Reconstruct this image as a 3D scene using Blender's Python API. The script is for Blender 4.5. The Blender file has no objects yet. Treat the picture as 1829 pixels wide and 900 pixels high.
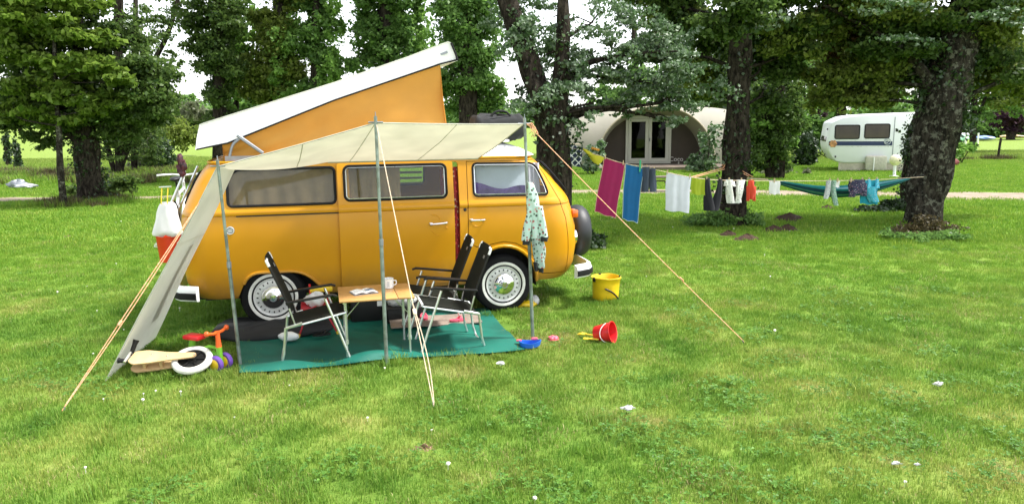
import bpy, bmesh, math, random
import numpy as np
from math import sin, cos, pi, radians, sqrt, atan2
from mathutils import Vector, Matrix, Euler

SC = bpy.context.scene
COL = SC.collection
random.seed(7)
NR = np.random.default_rng(11)

# ------------------------------------------------------------------ camera
F, PITCH, ROLL, CAMH = 1370.0, radians(9.795), radians(-0.5), 2.086   # focal length in photo pixels (1829 wide)
cd = bpy.data.cameras.new('camera')
cam = bpy.data.objects.new('camera', cd)
COL.objects.link(cam)
cd.sensor_width = 36.0
cd.lens = 36.0 * F / 1829.0
cd.clip_start, cd.clip_end = 0.1, 3000
FW = Vector((0, cos(PITCH), -sin(PITCH)))
_up = Vector((0, sin(PITCH), cos(PITCH)))
_rt = Vector((1, 0, 0))
RT = _rt * cos(ROLL) + _up * sin(ROLL)
UP = _up * cos(ROLL) - _rt * sin(ROLL)
cam.matrix_world = Matrix(((RT.x, UP.x, -FW.x, 0), (RT.y, UP.y, -FW.y, 0), (RT.z, UP.z, -FW.z, CAMH), (0, 0, 0, 1)))
SC.camera = cam
CO = Vector((0, 0, CAMH))

# ------------------------------------------------------------------ light: bright overcast, soft sun high on the right behind the camera
SUN_EL, SUN_AZ = radians(62), radians(86)          # azimuth clockwise from +Y
W = bpy.data.worlds.new('World')
SC.world = W
W.use_nodes = True
wn = W.node_tree
wn.nodes.clear()
sky = wn.nodes.new('ShaderNodeTexSky')
sky.sky_type = 'NISHITA'
sky.sun_disc = False
sky.sun_elevation, sky.sun_rotation = SUN_EL, SUN_AZ
sky.air_density, sky.dust_density, sky.ozone_density = 1.0, 1.0, 1.0
hs = wn.nodes.new('ShaderNodeHueSaturation')
hs.inputs['Saturation'].default_value = 0.22       # cloud cover: nearly colourless sky
hs.inputs['Value'].default_value = 1.0
bgn = wn.nodes.new('ShaderNodeBackground')
bgn.inputs['Strength'].default_value = 0.12
wo = wn.nodes.new('ShaderNodeOutputWorld')
wn.links.new(sky.outputs[0], hs.inputs['Color'])
wn.links.new(hs.outputs[0], bgn.inputs['Color'])
wn.links.new(bgn.outputs[0], wo.inputs['Surface'])
sl = bpy.data.lights.new('sun', 'SUN')
sl.energy, sl.angle, sl.color = 2.2, radians(8), (1.0, 0.96, 0.9)
sun = bpy.data.objects.new('sun', sl)
COL.objects.link(sun)
_sd = Vector((sin(SUN_AZ) * cos(SUN_EL), cos(SUN_AZ) * cos(SUN_EL), sin(SUN_EL)))
sun.rotation_euler = _sd.to_track_quat('Z', 'Y').to_euler()
sun.location = (20, -20, 40)
SC.view_settings.view_transform = 'Standard'
SC.view_settings.look = 'None'
SC.view_settings.gamma = 1.0
SC.view_settings.exposure = 1.85
SC.render.engine = 'CYCLES'
SC.cycles.max_bounces = 6
SC.cycles.diffuse_bounces = 3
SC.cycles.transparent_max_bounces = 12
SC.cycles.caustics_reflective = False
SC.cycles.caustics_refractive = False
SC.cycles.use_denoising = True

# ------------------------------------------------------------------ helpers
def ray(u, v):
    return FW + RT * ((u - 914.5) / F) - UP * ((v - 450) / F)
def G(u, v, z=0.0):
    d = ray(u, v); t = (z - CAMH) / d.z
    return CO + d * t
def D(u, v, Y):
    d = ray(u, v)
    return CO + d * (Y / d.y)

def PM(o):
    M = Matrix.Translation(o.location) @ o.rotation_euler.to_matrix().to_4x4()
    if o.scale != Vector((1, 1, 1)):
        M = M @ Matrix.Diagonal((*o.scale, 1))
    return PM(o.parent) @ M if o.parent else M

def tag(o, label=None, cat=None, group=None, kind=None):
    if label: o['label'] = label
    if cat: o['category'] = cat
    if group: o['group'] = group
    if kind: o['kind'] = kind
    return o

def thing(name, label, cat, loc=(0, 0, 0), rotz=0.0, group=None):
    o = bpy.data.objects.new(name, None)
    COL.objects.link(o)
    o.empty_display_size = 0.2
    o.location = loc
    o.rotation_euler = (0, 0, rotz)
    return tag(o, label, cat, group)

def copy_tree(o, parent=None):
    c = o.copy(); COL.objects.link(c)
    if parent is not None: c.parent = parent
    for ch in [x for x in SC.objects if x.parent == o]:
        copy_tree(ch, c)
    return c

def link_mesh(name, me, mat, parent=None, angle=35):
    o = bpy.data.objects.new(name, me)
    COL.objects.link(o)
    for m in (mat if isinstance(mat, (list, tuple)) else [mat]):
        me.materials.append(m)
    if angle:
        me.polygons.foreach_set('use_smooth', np.ones(len(me.polygons), bool))
        me.set_sharp_from_angle(angle=radians(angle))
    if parent is not None: o.parent = parent
    return o

class MB:
    """collects shapes; build() links them as one mesh object"""
    def __init__(s): s.v, s.f, s.m = [], [], []
    def add(s, vs, fs, mi=0):
        b = len(s.v)
        s.v += [tuple(p) for p in vs]
        s.f += [tuple(b + i for i in f) for f in fs]
        s.m += [mi] * len(fs)
        return s
    def box(s, c, d, R=None, mi=0, bev=0.0):
        hx, hy, hz = d[0] / 2, d[1] / 2, d[2] / 2
        if bev > 0:
            bm = bmesh.new()
            bmesh.ops.create_cube(bm, size=1)
            for v in bm.verts: v.co = Vector((v.co.x * d[0], v.co.y * d[1], v.co.z * d[2]))
            bmesh.ops.bevel(bm, geom=bm.edges[:], offset=bev, segments=2, affect='EDGES', profile=0.5)
            vs = [v.co.copy() for v in bm.verts]
            for i, v in enumerate(bm.verts): v.index = i
            fs = [[v.index for v in f.verts] for f in bm.faces]
            bm.free()
        else:
            vs = [Vector((x, y, z)) for x in (-hx, hx) for y in (-hy, hy) for z in (-hz, hz)]
            fs = [(0, 1, 3, 2), (4, 6, 7, 5), (0, 4, 5, 1), (2, 3, 7, 6), (0, 2, 6, 4), (1, 5, 7, 3)]
        R = R or Matrix.Identity(3)
        return s.add([Vector(c) + R @ v for v in vs], fs, mi)
    def tube(s, pts, r, n=8, closed=False, mi=0, cap=True):
        P = [Vector(p) for p in pts]
        k = len(P)
        rs = r if isinstance(r, (list, tuple)) else [r] * k
        T = []
        for i in range(k):
            a = P[(i - 1) % k] if closed or i > 0 else P[i]
            b = P[(i + 1) % k] if closed or i < k - 1 else P[i]
            t = (b - a)
            T.append(t.normalized() if t.length > 1e-9 else Vector((0, 0, 1)))
        ref = Vector((0, 0, 1)) if abs(T[0].z) < 0.9 else Vector((1, 0, 0))
        nx = (ref - T[0] * ref.dot(T[0])).normalized()
        vs = []
        for i in range(k):
            nx = (nx - T[i] * nx.dot(T[i]))
            nx = nx.normalized() if nx.length > 1e-6 else T[i].orthogonal().normalized()
            ny = T[i].cross(nx)
            for j in range(n):
                a = 2 * pi * j / n
                vs.append(P[i] + (nx * cos(a) + ny * sin(a)) * rs[i])
        fs = []
        for i in range(k if closed else k - 1):
            i2 = (i + 1) % k
            for j in range(n):
                j2 = (j + 1) % n
                fs.append((i * n + j, i * n + j2, i2 * n + j2, i2 * n + j))
        if cap and not closed:
            fs.append(tuple(range(n - 1, -1, -1)))
            fs.append(tuple((k - 1) * n + j for j in range(n)))
        return s.add(vs, fs, mi)
    def lathe(s, prof, c=(0, 0, 0), axis='Z', n=24, mi=0, R=None, closed=False):
        """prof: list of (radius, height along axis)"""
        k = len(prof); vs = []
        for r, h in prof:
            for j in range(n):
                a = 2 * pi * j / n
                x, y = r * cos(a), r * sin(a)
                p = {'Z': (x, y, h), 'Y': (x, h, y), 'X': (h, x, y)}[axis]
                p = Vector(p)
                if R is not None: p = R @ p
                vs.append(Vector(c) + p)
        fs = []
        for i in range(k if closed else k - 1):
            i2 = (i + 1) % k
            for j in range(n):
                j2 = (j + 1) % n
                fs.append((i * n + j, i * n + j2, i2 * n + j2, i2 * n + j))
        return s.add(vs, fs, mi)
    def grid(s, fn, nu, nv, mi=0, closed_u=False):
        vs = [fn(i / nu, j / nv) for j in range(nv + 1) for i in range(nu + (0 if closed_u else 1))]
        w = nu + (0 if closed_u else 1); fs = []
        for j in range(nv):
            for i in range(nu):
                i2 = (i + 1) % w
                fs.append((j * w + i, j * w + i2, (j + 1) * w + i2, (j + 1) * w + i))
        return s.add(vs, fs, mi)
    def cloth(s, fn, nu, nv, th=0.004, mi=0):
        """a sheet with real thickness: fn(u,v)->Vector"""
        P = [[Vector(fn(i / nu, j / nv)) for i in range(nu + 1)] for j in range(nv + 1)]
        top, bot = [], []
        for j in range(nv + 1):
            for i in range(nu + 1):
                a = P[j][min(i + 1, nu)] - P[j][max(i - 1, 0)]
                b = P[min(j + 1, nv)][i] - P[max(j - 1, 0)][i]
                nn = a.cross(b)
                nn = nn.normalized() if nn.length > 1e-9 else Vector((0, 0, 1))
                top.append(P[j][i] + nn * th / 2); bot.append(P[j][i] - nn * th / 2)
        w = nu + 1; N = len(top); fs = []
        for j in range(nv):
            for i in range(nu):
                a, b, c, d = j * w + i, j * w + i + 1, (j + 1) * w + i + 1, (j + 1) * w + i
                fs.append((a, b, c, d)); fs.append((N + d, N + c, N + b, N + a))
        rim = [i for i in range(nu)] + [j * w + nu for j in range(nv)] + [nv * w + i for i in range(nu, 0, -1)] + [j * w for j in range(nv, 0, -1)]
        for q in range(len(rim)):
            a, b = rim[q], rim[(q + 1) % len(rim)]
            fs.append((b, a, N + a, N + b))
        return s.add(top + bot, fs, mi)
    def prism(s, poly, fn, d0, d1, mi=0):
        """poly: 2-D outline; fn(a,b,d)->point; extruded from d0 to d1"""
        n = len(poly)
        vs = [fn(a, b, d0) for a, b in poly] + [fn(a, b, d1) for a, b in poly]
        fs = [tuple(range(n - 1, -1, -1)), tuple(range(n, 2 * n))]
        for i in range(n):
            j = (i + 1) % n
            fs.append((i, j, n + j, n + i))
        return s.add(vs, fs, mi)
    def mesh(s, name, M=None):
        me = bpy.data.meshes.new(name)
        vs = [M @ Vector(p) for p in s.v] if M is not None else s.v
        me.from_pydata(vs, [], s.f)
        if any(s.m): me.polygons.foreach_set('material_index', s.m)
        bm = bmesh.new(); bm.from_mesh(me)
        bmesh.ops.recalc_face_normals(bm, faces=bm.faces[:])
        bm.to_mesh(me); bm.free()
        me.update()
        return me
    def build(s, name, mat, parent=None, world=False, angle=35, origin=None):
        M = None
        if world and parent is not None: M = PM(parent).inverted()
        if origin is not None: M = Matrix.Translation(-Vector(origin))
        o = link_mesh(name, s.mesh(name, M), mat, parent, angle)
        if origin is not None: o.location = origin
        return o

def rrect(x0, x1, z0, z1, r, n=5):
    rs = r if isinstance(r, (list, tuple)) else [r] * 4     # (x0,z0),(x1,z0),(x1,z1),(x0,z1)
    out = []
    for (cx, cz, a0, rr) in ((x0 + rs[0], z0 + rs[0], pi, rs[0]), (x1 - rs[1], z0 + rs[1], 1.5 * pi, rs[1]), (x1 - rs[2], z1 - rs[2], 0, rs[2]), (x0 + rs[3], z1 - rs[3], .5 * pi, rs[3])):
        for i in range(n + 1):
            a = a0 + .5 * pi * i / n
            out.append((cx + rr * cos(a), cz + rr * sin(a)))
    return out
def round_poly(poly, r, n=4):
    """rounds the corners of a 2-D polygon"""
    out = []
    k = len(poly)
    for i in range(k):
        p0, p, p1 = Vector(poly[i - 1]), Vector(poly[i]), Vector(poly[(i + 1) % k])
        rr = r[i] if isinstance(r, (list, tuple)) else r
        d0, d1 = (p0 - p), (p1 - p)
        q = min(rr, d0.length * .48, d1.length * .48)
        a, b = p + d0.normalized() * q, p + d1.normalized() * q
        for t in range(n + 1):
            t /= n
            out.append(tuple(a * (1 - t) ** 2 + p * 2 * t * (1 - t) + b * t * t))
    return out
def inset(poly, d):
    """moves every vertex of a polygon inwards by d (d<0 grows it)"""
    k = len(poly)
    ar = sum(poly[i - 1][0] * poly[i][1] - poly[i][0] * poly[i - 1][1] for i in range(k))
    sg = 1 if ar > 0 else -1
    out = []
    for i in range(k):
        a = Vector(poly[(i + 1) % k]) - Vector(poly[i - 1])
        nn = Vector((-a.y, a.x)) * sg
        nn = nn.normalized() if nn.length > 1e-9 else Vector((0, 0))
        out.append((poly[i][0] + nn.x * d, poly[i][1] + nn.y * d))
    return out
def spline(pts, n=8):
    P = [Vector(p) for p in pts]
    out = []
    for i in range(len(P) - 1):
        p0, p1, p2, p3 = P[max(i - 1, 0)], P[i], P[i + 1], P[min(i + 2, len(P) - 1)]
        for t in range(n):
            t /= n
            out.append(0.5 * ((2 * p1) + (p2 - p0) * t + (2 * p0 - 5 * p1 + 4 * p2 - p3) * t * t + (3 * p1 - p0 - 3 * p2 + p3) * t ** 3))
    out.append(P[-1])
    return out
def boolean(me, cutter, op):
    a = bpy.data.objects.new('tmp_a', me); b = bpy.data.objects.new('tmp_b', cutter)
    COL.objects.link(a); COL.objects.link(b)
    md = a.modifiers.new('b', 'BOOLEAN'); md.operation = op; md.solver = 'EXACT'; md.object = b
    dg = bpy.context.evaluated_depsgraph_get()
    r = bpy.data.meshes.new_from_object(a.evaluated_get(dg))
    bpy.data.objects.remove(a); bpy.data.objects.remove(b)
    return r

# ------------------------------------------------------------------ materials
def nodes_of(name):
    m = bpy.data.materials.new(name); m.use_nodes = True
    t = m.node_tree
    return m, t, t.nodes['Principled BSDF']
def rgba(c): return (c[0], c[1], c[2], 1)
def pm(name, col, rough=0.5, metal=0.0, var=0.12, scale=12.0, bump=0.0, bscale=80.0, coat=0.0, spec=0.5, col2=None, sss=0, trans=0.0, sheen=0.0):
    """a principled material with soft noise variation of its colour and roughness and, if asked, fine relief"""
    m, t, b = nodes_of(name)
    tc = t.nodes.new('ShaderNodeTexCoord')
    nz = t.nodes.new('ShaderNodeTexNoise')
    nz.inputs['Scale'].default_value = scale; nz.inputs['Detail'].default_value = 5
    t.links.new(tc.outputs['Object'], nz.inputs['Vector'])
    mx = t.nodes.new('ShaderNodeMix'); mx.data_type = 'RGBA'
    c2 = col2 or tuple(min(1, x * (1 + var)) for x in col)
    c1 = col if col2 else tuple(x * (1 - var) for x in col)
    mx.inputs[6].default_value, mx.inputs[7].default_value = rgba(c1), rgba(c2)
    rp = t.nodes.new('ShaderNodeValToRGB')
    rp.color_ramp.elements[0].position, rp.color_ramp.elements[1].position = .35, .65
    t.links.new(nz.outputs['Fac'], rp.inputs['Fac'])
    t.links.new(rp.outputs['Color'], mx.inputs[0])
    t.links.new(mx.outputs[2], b.inputs['Base Color'])
    mr = t.nodes.new('ShaderNodeMapRange')
    mr.inputs['To Min'].default_value = max(0.02, rough - .08); mr.inputs['To Max'].default_value = min(1, rough + .08)
    t.links.new(nz.outputs['Fac'], mr.inputs['Value'])
    t.links.new(mr.outputs[0], b.inputs['Roughness'])
    b.inputs['Metallic'].default_value = metal
    b.inputs['Specular IOR Level'].default_value = spec
    b.inputs['Coat Weight'].default_value = coat
    b.inputs['Coat Roughness'].default_value = 0.06
    b.inputs['Sheen Weight'].default_value = sheen
    if bump > 0:
        n2 = t.nodes.new('ShaderNodeTexNoise'); n2.inputs['Scale'].default_value = bscale; n2.inputs['Detail'].default_value = 4
        t.links.new(tc.outputs['Object'], n2.inputs['Vector'])
        bp = t.nodes.new('ShaderNodeBump'); bp.inputs['Strength'].default_value = bump; bp.inputs['Distance'].default_value = 0.01
        t.links.new(n2.outputs['Fac'], bp.inputs['Height'])
        t.links.new(bp.outputs['Normal'], b.inputs['Normal'])
    if trans > 0:
        tr = t.nodes.new('ShaderNodeBsdfTranslucent'); ms = t.nodes.new('ShaderNodeMixShader')
        t.links.new(mx.outputs[2], tr.inputs['Color'])
        ms.inputs['Fac'].default_value = trans
        out = t.nodes['Material Output']
        t.links.new(b.outputs[0], ms.inputs[1]); t.links.new(tr.outputs[0], ms.inputs[2])
        t.links.new(ms.outputs[0], out.inputs['Surface'])
    return m
def glass(name, tint=(0.90, 0.92, 0.91), refl=.55, rough=0.03):
    m, t, b = nodes_of(name)
    t.nodes.remove(b)
    out = t.nodes['Material Output']
    tr = t.nodes.new('ShaderNodeBsdfTransparent'); tr.inputs['Color'].default_value = rgba(tint)
    gl = t.nodes.new('ShaderNodeBsdfGlossy'); gl.inputs['Roughness'].default_value = rough
    fr = t.nodes.new('ShaderNodeFresnel'); fr.inputs['IOR'].default_value = 1.55
    mu = t.nodes.new('ShaderNodeMath'); mu.operation = 'MULTIPLY'; mu.inputs[1].default_value = refl; mu.use_clamp = True
    ms = t.nodes.new('ShaderNodeMixShader')
    t.links.new(fr.outputs[0], mu.inputs[0]); t.links.new(mu.outputs[0], ms.inputs['Fac'])
    t.links.new(tr.outputs[0], ms.inputs[1]); t.links.new(gl.outputs[0], ms.inputs[2])
    t.links.new(ms.outputs[0], out.inputs['Surface'])
    return m
def pattern(name, base, spots, scale=30.0, rough=.85, trans=0.0):
    """printed cloth: voronoi patches of several colours over a base colour"""
    m, t, b = nodes_of(name)
    tc = t.nodes.new('ShaderNodeTexCoord')
    vo = t.nodes.new('ShaderNodeTexVoronoi'); vo.inputs['Scale'].default_value = scale
    t.links.new(tc.outputs['Object'], vo.inputs['Vector'])
    rp = t.nodes.new('ShaderNodeValToRGB'); rp.color_ramp.interpolation = 'CONSTANT'
    els = rp.color_ramp.elements
    while len(els) < len(spots): els.new(0.5)
    for i, c in enumerate(spots):
        els[i].position = i / len(spots); els[i].color = rgba(c)
    se = t.nodes.new('ShaderNodeSeparateColor')
    t.links.new(vo.outputs['Color'], se.inputs[0]); t.links.new(se.outputs[0], rp.inputs['Fac'])
    lt = t.nodes.new('ShaderNodeMath'); lt.operation = 'LESS_THAN'; lt.inputs[1].default_value = 0.38
    t.links.new(vo.outputs['Distance'], lt.inputs[0])
    mx = t.nodes.new('ShaderNodeMix'); mx.data_type = 'RGBA'; mx.inputs[6].default_value = rgba(base)
    t.links.new(lt.outputs[0], mx.inputs[0]); t.links.new(rp.outputs['Color'], mx.inputs[7])
    t.links.new(mx.outputs[2], b.inputs['Base Color'])
    b.inputs['Roughness'].default_value = rough
    return m

M = {}
M['paint'] = pm('yellow_paint', (0.58, 0.262, 0.004), .36, var=.05, scale=2.0, coat=.15, spec=.35, bump=.012, bscale=5)
_m = M['paint']; _t = _m.node_tree; _b = _t.nodes['Principled BSDF']      # road dust along the sills and arches
_l = _b.inputs['Base Color'].links[0]; _src = _l.from_socket
_tc = _t.nodes.new('ShaderNodeTexCoord'); _sx = _t.nodes.new('ShaderNodeSeparateXYZ'); _t.links.new(_tc.outputs['Object'], _sx.inputs[0])
_mr = _t.nodes.new('ShaderNodeMapRange'); _mr.inputs['From Min'].default_value, _mr.inputs['From Max'].default_value = .66, .34; _t.links.new(_sx.outputs['Z'], _mr.inputs['Value'])
_nz = _t.nodes.new('ShaderNodeTexNoise'); _nz.inputs['Scale'].default_value = 9; _nz.inputs['Detail'].default_value = 8; _nz.inputs['Roughness'].default_value = .7; _t.links.new(_tc.outputs['Object'], _nz.inputs['Vector'])
_mu = _t.nodes.new('ShaderNodeMath'); _mu.operation = 'MULTIPLY'; _t.links.new(_mr.outputs[0], _mu.inputs[0]); _t.links.new(_nz.outputs['Fac'], _mu.inputs[1])
_mx = _t.nodes.new('ShaderNodeMix'); _mx.data_type = 'RGBA'; _mx.inputs[7].default_value = (.16, .11, .06, 1); _t.links.new(_mu.outputs[0], _mx.inputs[0]); _t.links.new(_src, _mx.inputs[6]); _t.links.new(_mx.outputs[2], _b.inputs['Base Color'])
M['white_gloss'] = pm('white_fibreglass', (.80, .81, .80), .35, var=.03, scale=3)
M['black_rubber'] = pm('black_rubber', (.008, .008, .009), .6, bump=.05, spec=.2)
M['tyre'] = pm('tyre_rubber', (.009, .009, .010), .85, spec=.2, bump=.15, bscale=60)
M['whitewall'] = pm('whitewall', (.78, .77, .73), .5)
M['rim'] = pm('rim_silver', (.70, .70, .69), .38, metal=.05)
M['chrome'] = pm('chrome', (.82, .82, .82), .07, metal=1.0, var=.02)
M['dark'] = pm('dark_metal', (.02, .02, .02), .7)
M['galv'] = pm('galvanised_pole', (.30, .36, .34), .45, metal=.6, var=.25, scale=14, col2=(.16, .18, .16))
M['alu'] = pm('aluminium', (.72, .74, .73), .3, metal=.85, var=.1)
M['glass'] = glass('window_glass')
M['tan_curtain'] = pm('tan_curtain', (.36, .255, .14), .9, var=.15, scale=5, bump=.1, bscale=150, trans=.3)
M['tent_orange'] = pm('pop_top_canvas', (.56, .275, .048), .85, var=.05, scale=4, bump=.12, bscale=12, trans=.12)
M['awning'] = pm('awning_canvas', (.79, .775, .69), .85, var=.05, scale=3, bump=.15, bscale=9, trans=.55)
M['flap'] = pm('flap_canvas', (.86, .85, .79), .85, var=.05, scale=3, bump=.2, bscale=9, trans=.5)
M['black_cloth'] = pm('black_cloth', (.016, .017, .018), .9, var=.3, scale=6, bump=.25, bscale=10)
M['seat_cloth'] = pm('dark_green_black_webbing', (.009, .011, .008), .9, spec=.2, var=.2, bump=.1, bscale=200)
M['black_plastic'] = pm('black_plastic', (.010, .010, .010), .45, spec=.3)
M['rope'] = pm('orange_rope', (.72, .30, .13), .8, var=.3, scale=60, col2=(.80, .50, .33))
M['rope_pale'] = pm('pale_rope', (.70, .55, .40), .8, var=.2, scale=60)
M['plastic_bag'] = pm('white_plastic', (.78, .78, .78), .35, var=.03, bump=.2, bscale=14, trans=.25)
M['steel_dark'] = pm('grey_steel', (.25, .27, .30), .45, metal=.5)
def bark(name, c1, c2, lich=None):
    m, t, b = nodes_of(name)
    tc = t.nodes.new('ShaderNodeTexCoord'); mp = t.nodes.new('ShaderNodeMapping'); mp.inputs['Scale'].default_value = (1, 1, .35)
    t.links.new(tc.outputs['Object'], mp.inputs[0])
    def nz(sc, det, vec):
        n = t.nodes.new('ShaderNodeTexNoise'); n.inputs['Scale'].default_value = sc; n.inputs['Detail'].default_value = det; n.inputs['Roughness'].default_value = .7
        t.links.new(vec, n.inputs['Vector']); return n.outputs['Fac']
    def rmp(f, p0, p1, a, c):
        r = t.nodes.new('ShaderNodeValToRGB'); e = r.color_ramp.elements; e[0].position, e[1].position = p0, p1; e[0].color, e[1].color = rgba(a), rgba(c)
        t.links.new(f, r.inputs['Fac']); return r.outputs['Color']
    ridge = nz(16, 8, mp.outputs[0])
    col = rmp(ridge, .40, .62, c1, c2)
    if lich:
        mx = t.nodes.new('ShaderNodeMix'); mx.data_type = 'RGBA'
        t.links.new(rmp(nz(9, 7, tc.outputs['Object']), .53, .60, (0, 0, 0), (1, 1, 1)), mx.inputs[0])
        t.links.new(col, mx.inputs[6]); t.links.new(rmp(nz(40, 3, tc.outputs['Object']), .3, .7, tuple(x * .5 for x in lich), lich), mx.inputs[7]); col = mx.outputs[2]
    t.links.new(col, b.inputs['Base Color']); b.inputs['Roughness'].default_value = .95; b.inputs['Specular IOR Level'].default_value = .1
    bp = t.nodes.new('ShaderNodeBump'); bp.inputs['Strength'].default_value = 1.0; bp.inputs['Distance'].default_value = .06
    t.links.new(ridge, bp.inputs['Height']); t.links.new(bp.outputs['Normal'], b.inputs['Normal'])
    return m
M['bark'] = bark('dark_bark', (.010, .008, .006), (.060, .050, .038))
M['bark_lichen'] = bark('lichen_bark', (.010, .009, .007), (.060, .052, .040), (.20, .20, .155))
# =================================================================== the camper van
VX, VY, VYAW = -.083, 8.132, radians(14.3)
van = thing('camper_van', 'yellow camper van with raised white pop top, whitewall tyres and an awning on its side', 'camper van', (VX, VY, 0), VYAW)
HW = .862
_z = [.34, .37, .42, .5, .6, .7, .8, .9, 1.0, 1.08, 1.15, 1.172, 1.18, 1.20, 1.225, 1.242, 1.26, 1.32, 1.40, 1.5, 1.6, 1.66, 1.685]
_zk = [.34, .37, .42, .5, .7, .9, 1.0, 1.15, 1.172, 1.18, 1.205, 1.225, 1.245, 1.30, 1.4, 1.5, 1.6, 1.66, 1.685]
_wk = [.79, .812, .825, .838, .852, .861, .861, .852, .849, .862, .866, .862, .848, .838, .822, .806, .788, .776, .77]
_xfz, _xf = [.34, .42, .5, .7, .9, 1.05, 1.17, 1.25, 1.30, 1.4, 1.5, 1.6, 1.66, 1.685], [.80, .86, .89, .915, .90, .87, .835, .80, .765, .68, .595, .50, .43, .40]
_xrz, _xr = [.34, .42, .5, .7, .9, 1.05, 1.17, 1.25, 1.4, 1.5, 1.6, 1.66, 1.685], [-3.14, -3.2, -3.235, -3.26, -3.262, -3.255, -3.235, -3.21, -3.14, -3.09, -3.03, -2.98, -2.95]
def Wz(z): return float(np.interp(z, _zk, _wk))
def yside(z): return HW - Wz(z)
def van_shell(off=0.0, zs=None, name='shell'):
    mb = MB(); rings = []
    for z in (zs or _z):
        w = Wz(z) - off
        xf = float(np.interp(z, _xfz, _xf)) - off; xr = float(np.interp(z, _xrz, _xr)) + off
        rf, rr = .36 - off, .27 - off
        ring = []
        for i in range(41): ring.append((xr + rr + (xf - rf - xr - rr) * i / 40, -w))
        for i in range(1, 10): a = -pi / 2 + pi / 2 * i / 10; ring.append((xf - rf + rf * cos(a), -w + rf + rf * sin(a)))
        for i in range(9):
            y = (-w + rf) + 2 * (w - rf) * i / 8
            ring.append((xf + .05 * (1 - (y / (w - rf)) ** 2), y))
        for i in range(1, 10): a = pi / 2 * i / 10; ring.append((xf - rf + rf * cos(a), w - rf + rf * sin(a)))
        for i in range(41): ring.append((xf - rf - (xf - rf - xr - rr) * i / 40, w))
        for i in range(1, 10): a = pi / 2 + pi / 2 * i / 10; ring.append((xr + rr + rr * cos(a), w - rr + rr * sin(a)))
        for i in range(9): ring.append((xr - .03 * (1 - ((i - 4) / 4) ** 2), (w - rr) - 2 * (w - rr) * i / 8))
        for i in range(1, 10): a = pi + pi / 2 * i / 10; ring.append((xr + rr + rr * cos(a), -w + rr + rr * sin(a)))
        rings.append([(x, y + HW, z) for x, y in ring])
    if off == 0:       # slightly domed roof sheet
        base = rings[-1]; cx = -1.3
        for s_, dz in ((.97, .012), (.9, .022), (.7, .03)):
            rings.append([(cx + (x - cx) * s_, HW + (y - HW) * s_, 1.685 + dz) for x, y, z in base])
    n = len(rings[0])
    vs = [p for r in rings for p in r]; fs = []
    for k in range(len(rings) - 1):
        for j in range(n):
            j2 = (j + 1) % n
            fs.append((k * n + j, k * n + j2, (k + 1) * n + j2, (k + 1) * n + j))
    fs.append(tuple(range(n - 1, -1, -1))); fs.append(tuple((len(rings) - 1) * n + j for j in range(n)))
    mb.add(vs, fs)
    return mb.mesh(name)
fxz = lambda a, b, d: Vector((a, d, b))
# outlines in the side plane (x forward, z up)
REAR_WIN = rrect(-2.775, -1.735, 1.262, 1.632, [.05, .05, .05, .15])
MID_WIN = rrect(-1.655, -.605, 1.285, 1.642, .06)
CAB_WIN = round_poly([(-.325, 1.283), (.515, 1.275), (.475, 1.40), (.365, 1.632), (-.325, 1.640)], [.06, .07, .12, .09, .06], 5)
REAR_ARCH = [(-2.765, .28)] + round_poly([(-2.80, .20), (-2.625, .60), (-2.09, .60), (-1.875, .37), (-1.80, .2)], [.001, .12, .17, .05, .001], 5)[6:24] + [(-1.835, .28)]
def front_arch(r, x0=-.005):
    out = []
    for i in range(17):
        a = pi * i / 16
        out.append((x0 + r * cos(a) * 1.0, .335 + (r + .03) * sin(a)))
    return out
FRONT_ARCH = [(.37, .28)] + front_arch(.375) + [(-.38, .28)]
FRONT_DOOR = ([(-.385, 1.655), (-.393, .80), (-.30, .748)] + [(-.005 + .43 * cos(a), .335 + .455 * sin(a)) for a in [pi * t for t in (.66, .6, .5, .4, .3, .2, .12)]]
              + [(.435, .415), (.73, .405), (.752, .60), (.745, .80), (.715, 1.02), (.645, 1.21), (.62, 1.26), (.50, 1.49), (.405, 1.655)])
SLIDE_OPEN = rrect(-1.6, -.475, .42, 1.655, .03)
SLIDE_DOOR = rrect(-1.717, -.537, .385, 1.665, .025)

outer = van_shell()
inner = van_shell(.035, [.43] + [z for z in _z if .5 <= z <= 1.64] + [1.645], 'inner')
shell = boolean(outer, inner, 'DIFFERENCE')
c = MB()
far = lambda p: c.prism(p, fxz, 1.55, 1.85)
c.prism(REAR_WIN, fxz, -.1, .3)
c.prism(SLIDE_OPEN, fxz, -.1, .3)
c.prism(FRONT_DOOR, fxz, -.1, .32)
far(REAR_WIN); far(MID_WIN); far(CAB_WIN)
for A in (REAR_ARCH, FRONT_ARCH):
    c.prism(A, fxz, -.1, .42); c.prism(A, fxz, 1.30, 1.85)
c.prism(rrect(HW - .60, HW + .60, 1.29, 1.62, .1), lambda a, b, d: Vector((d, a, b)), .45, 1.1)
c.prism(rrect(HW - .48, HW + .48, 1.27, 1.58, .1), lambda a, b, d: Vector((d, a, b)), -3.4, -2.85)
body_me = boolean(shell, c.mesh('cut'), 'DIFFERENCE')
link_mesh('body', body_me, M['paint'], van, 32)
# front door
c = MB(); c.prism(inset(FRONT_DOOR, .008), fxz, -.1, .30)
d_me = boolean(shell, c.mesh('cut'), 'INTERSECT')
c = MB(); c.prism(CAB_WIN, fxz, -.2, .4)
d_me = boolean(d_me, c.mesh('cut'), 'DIFFERENCE')
fdoor = link_mesh('front_door', d_me, M['paint'], van, 32)
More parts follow.
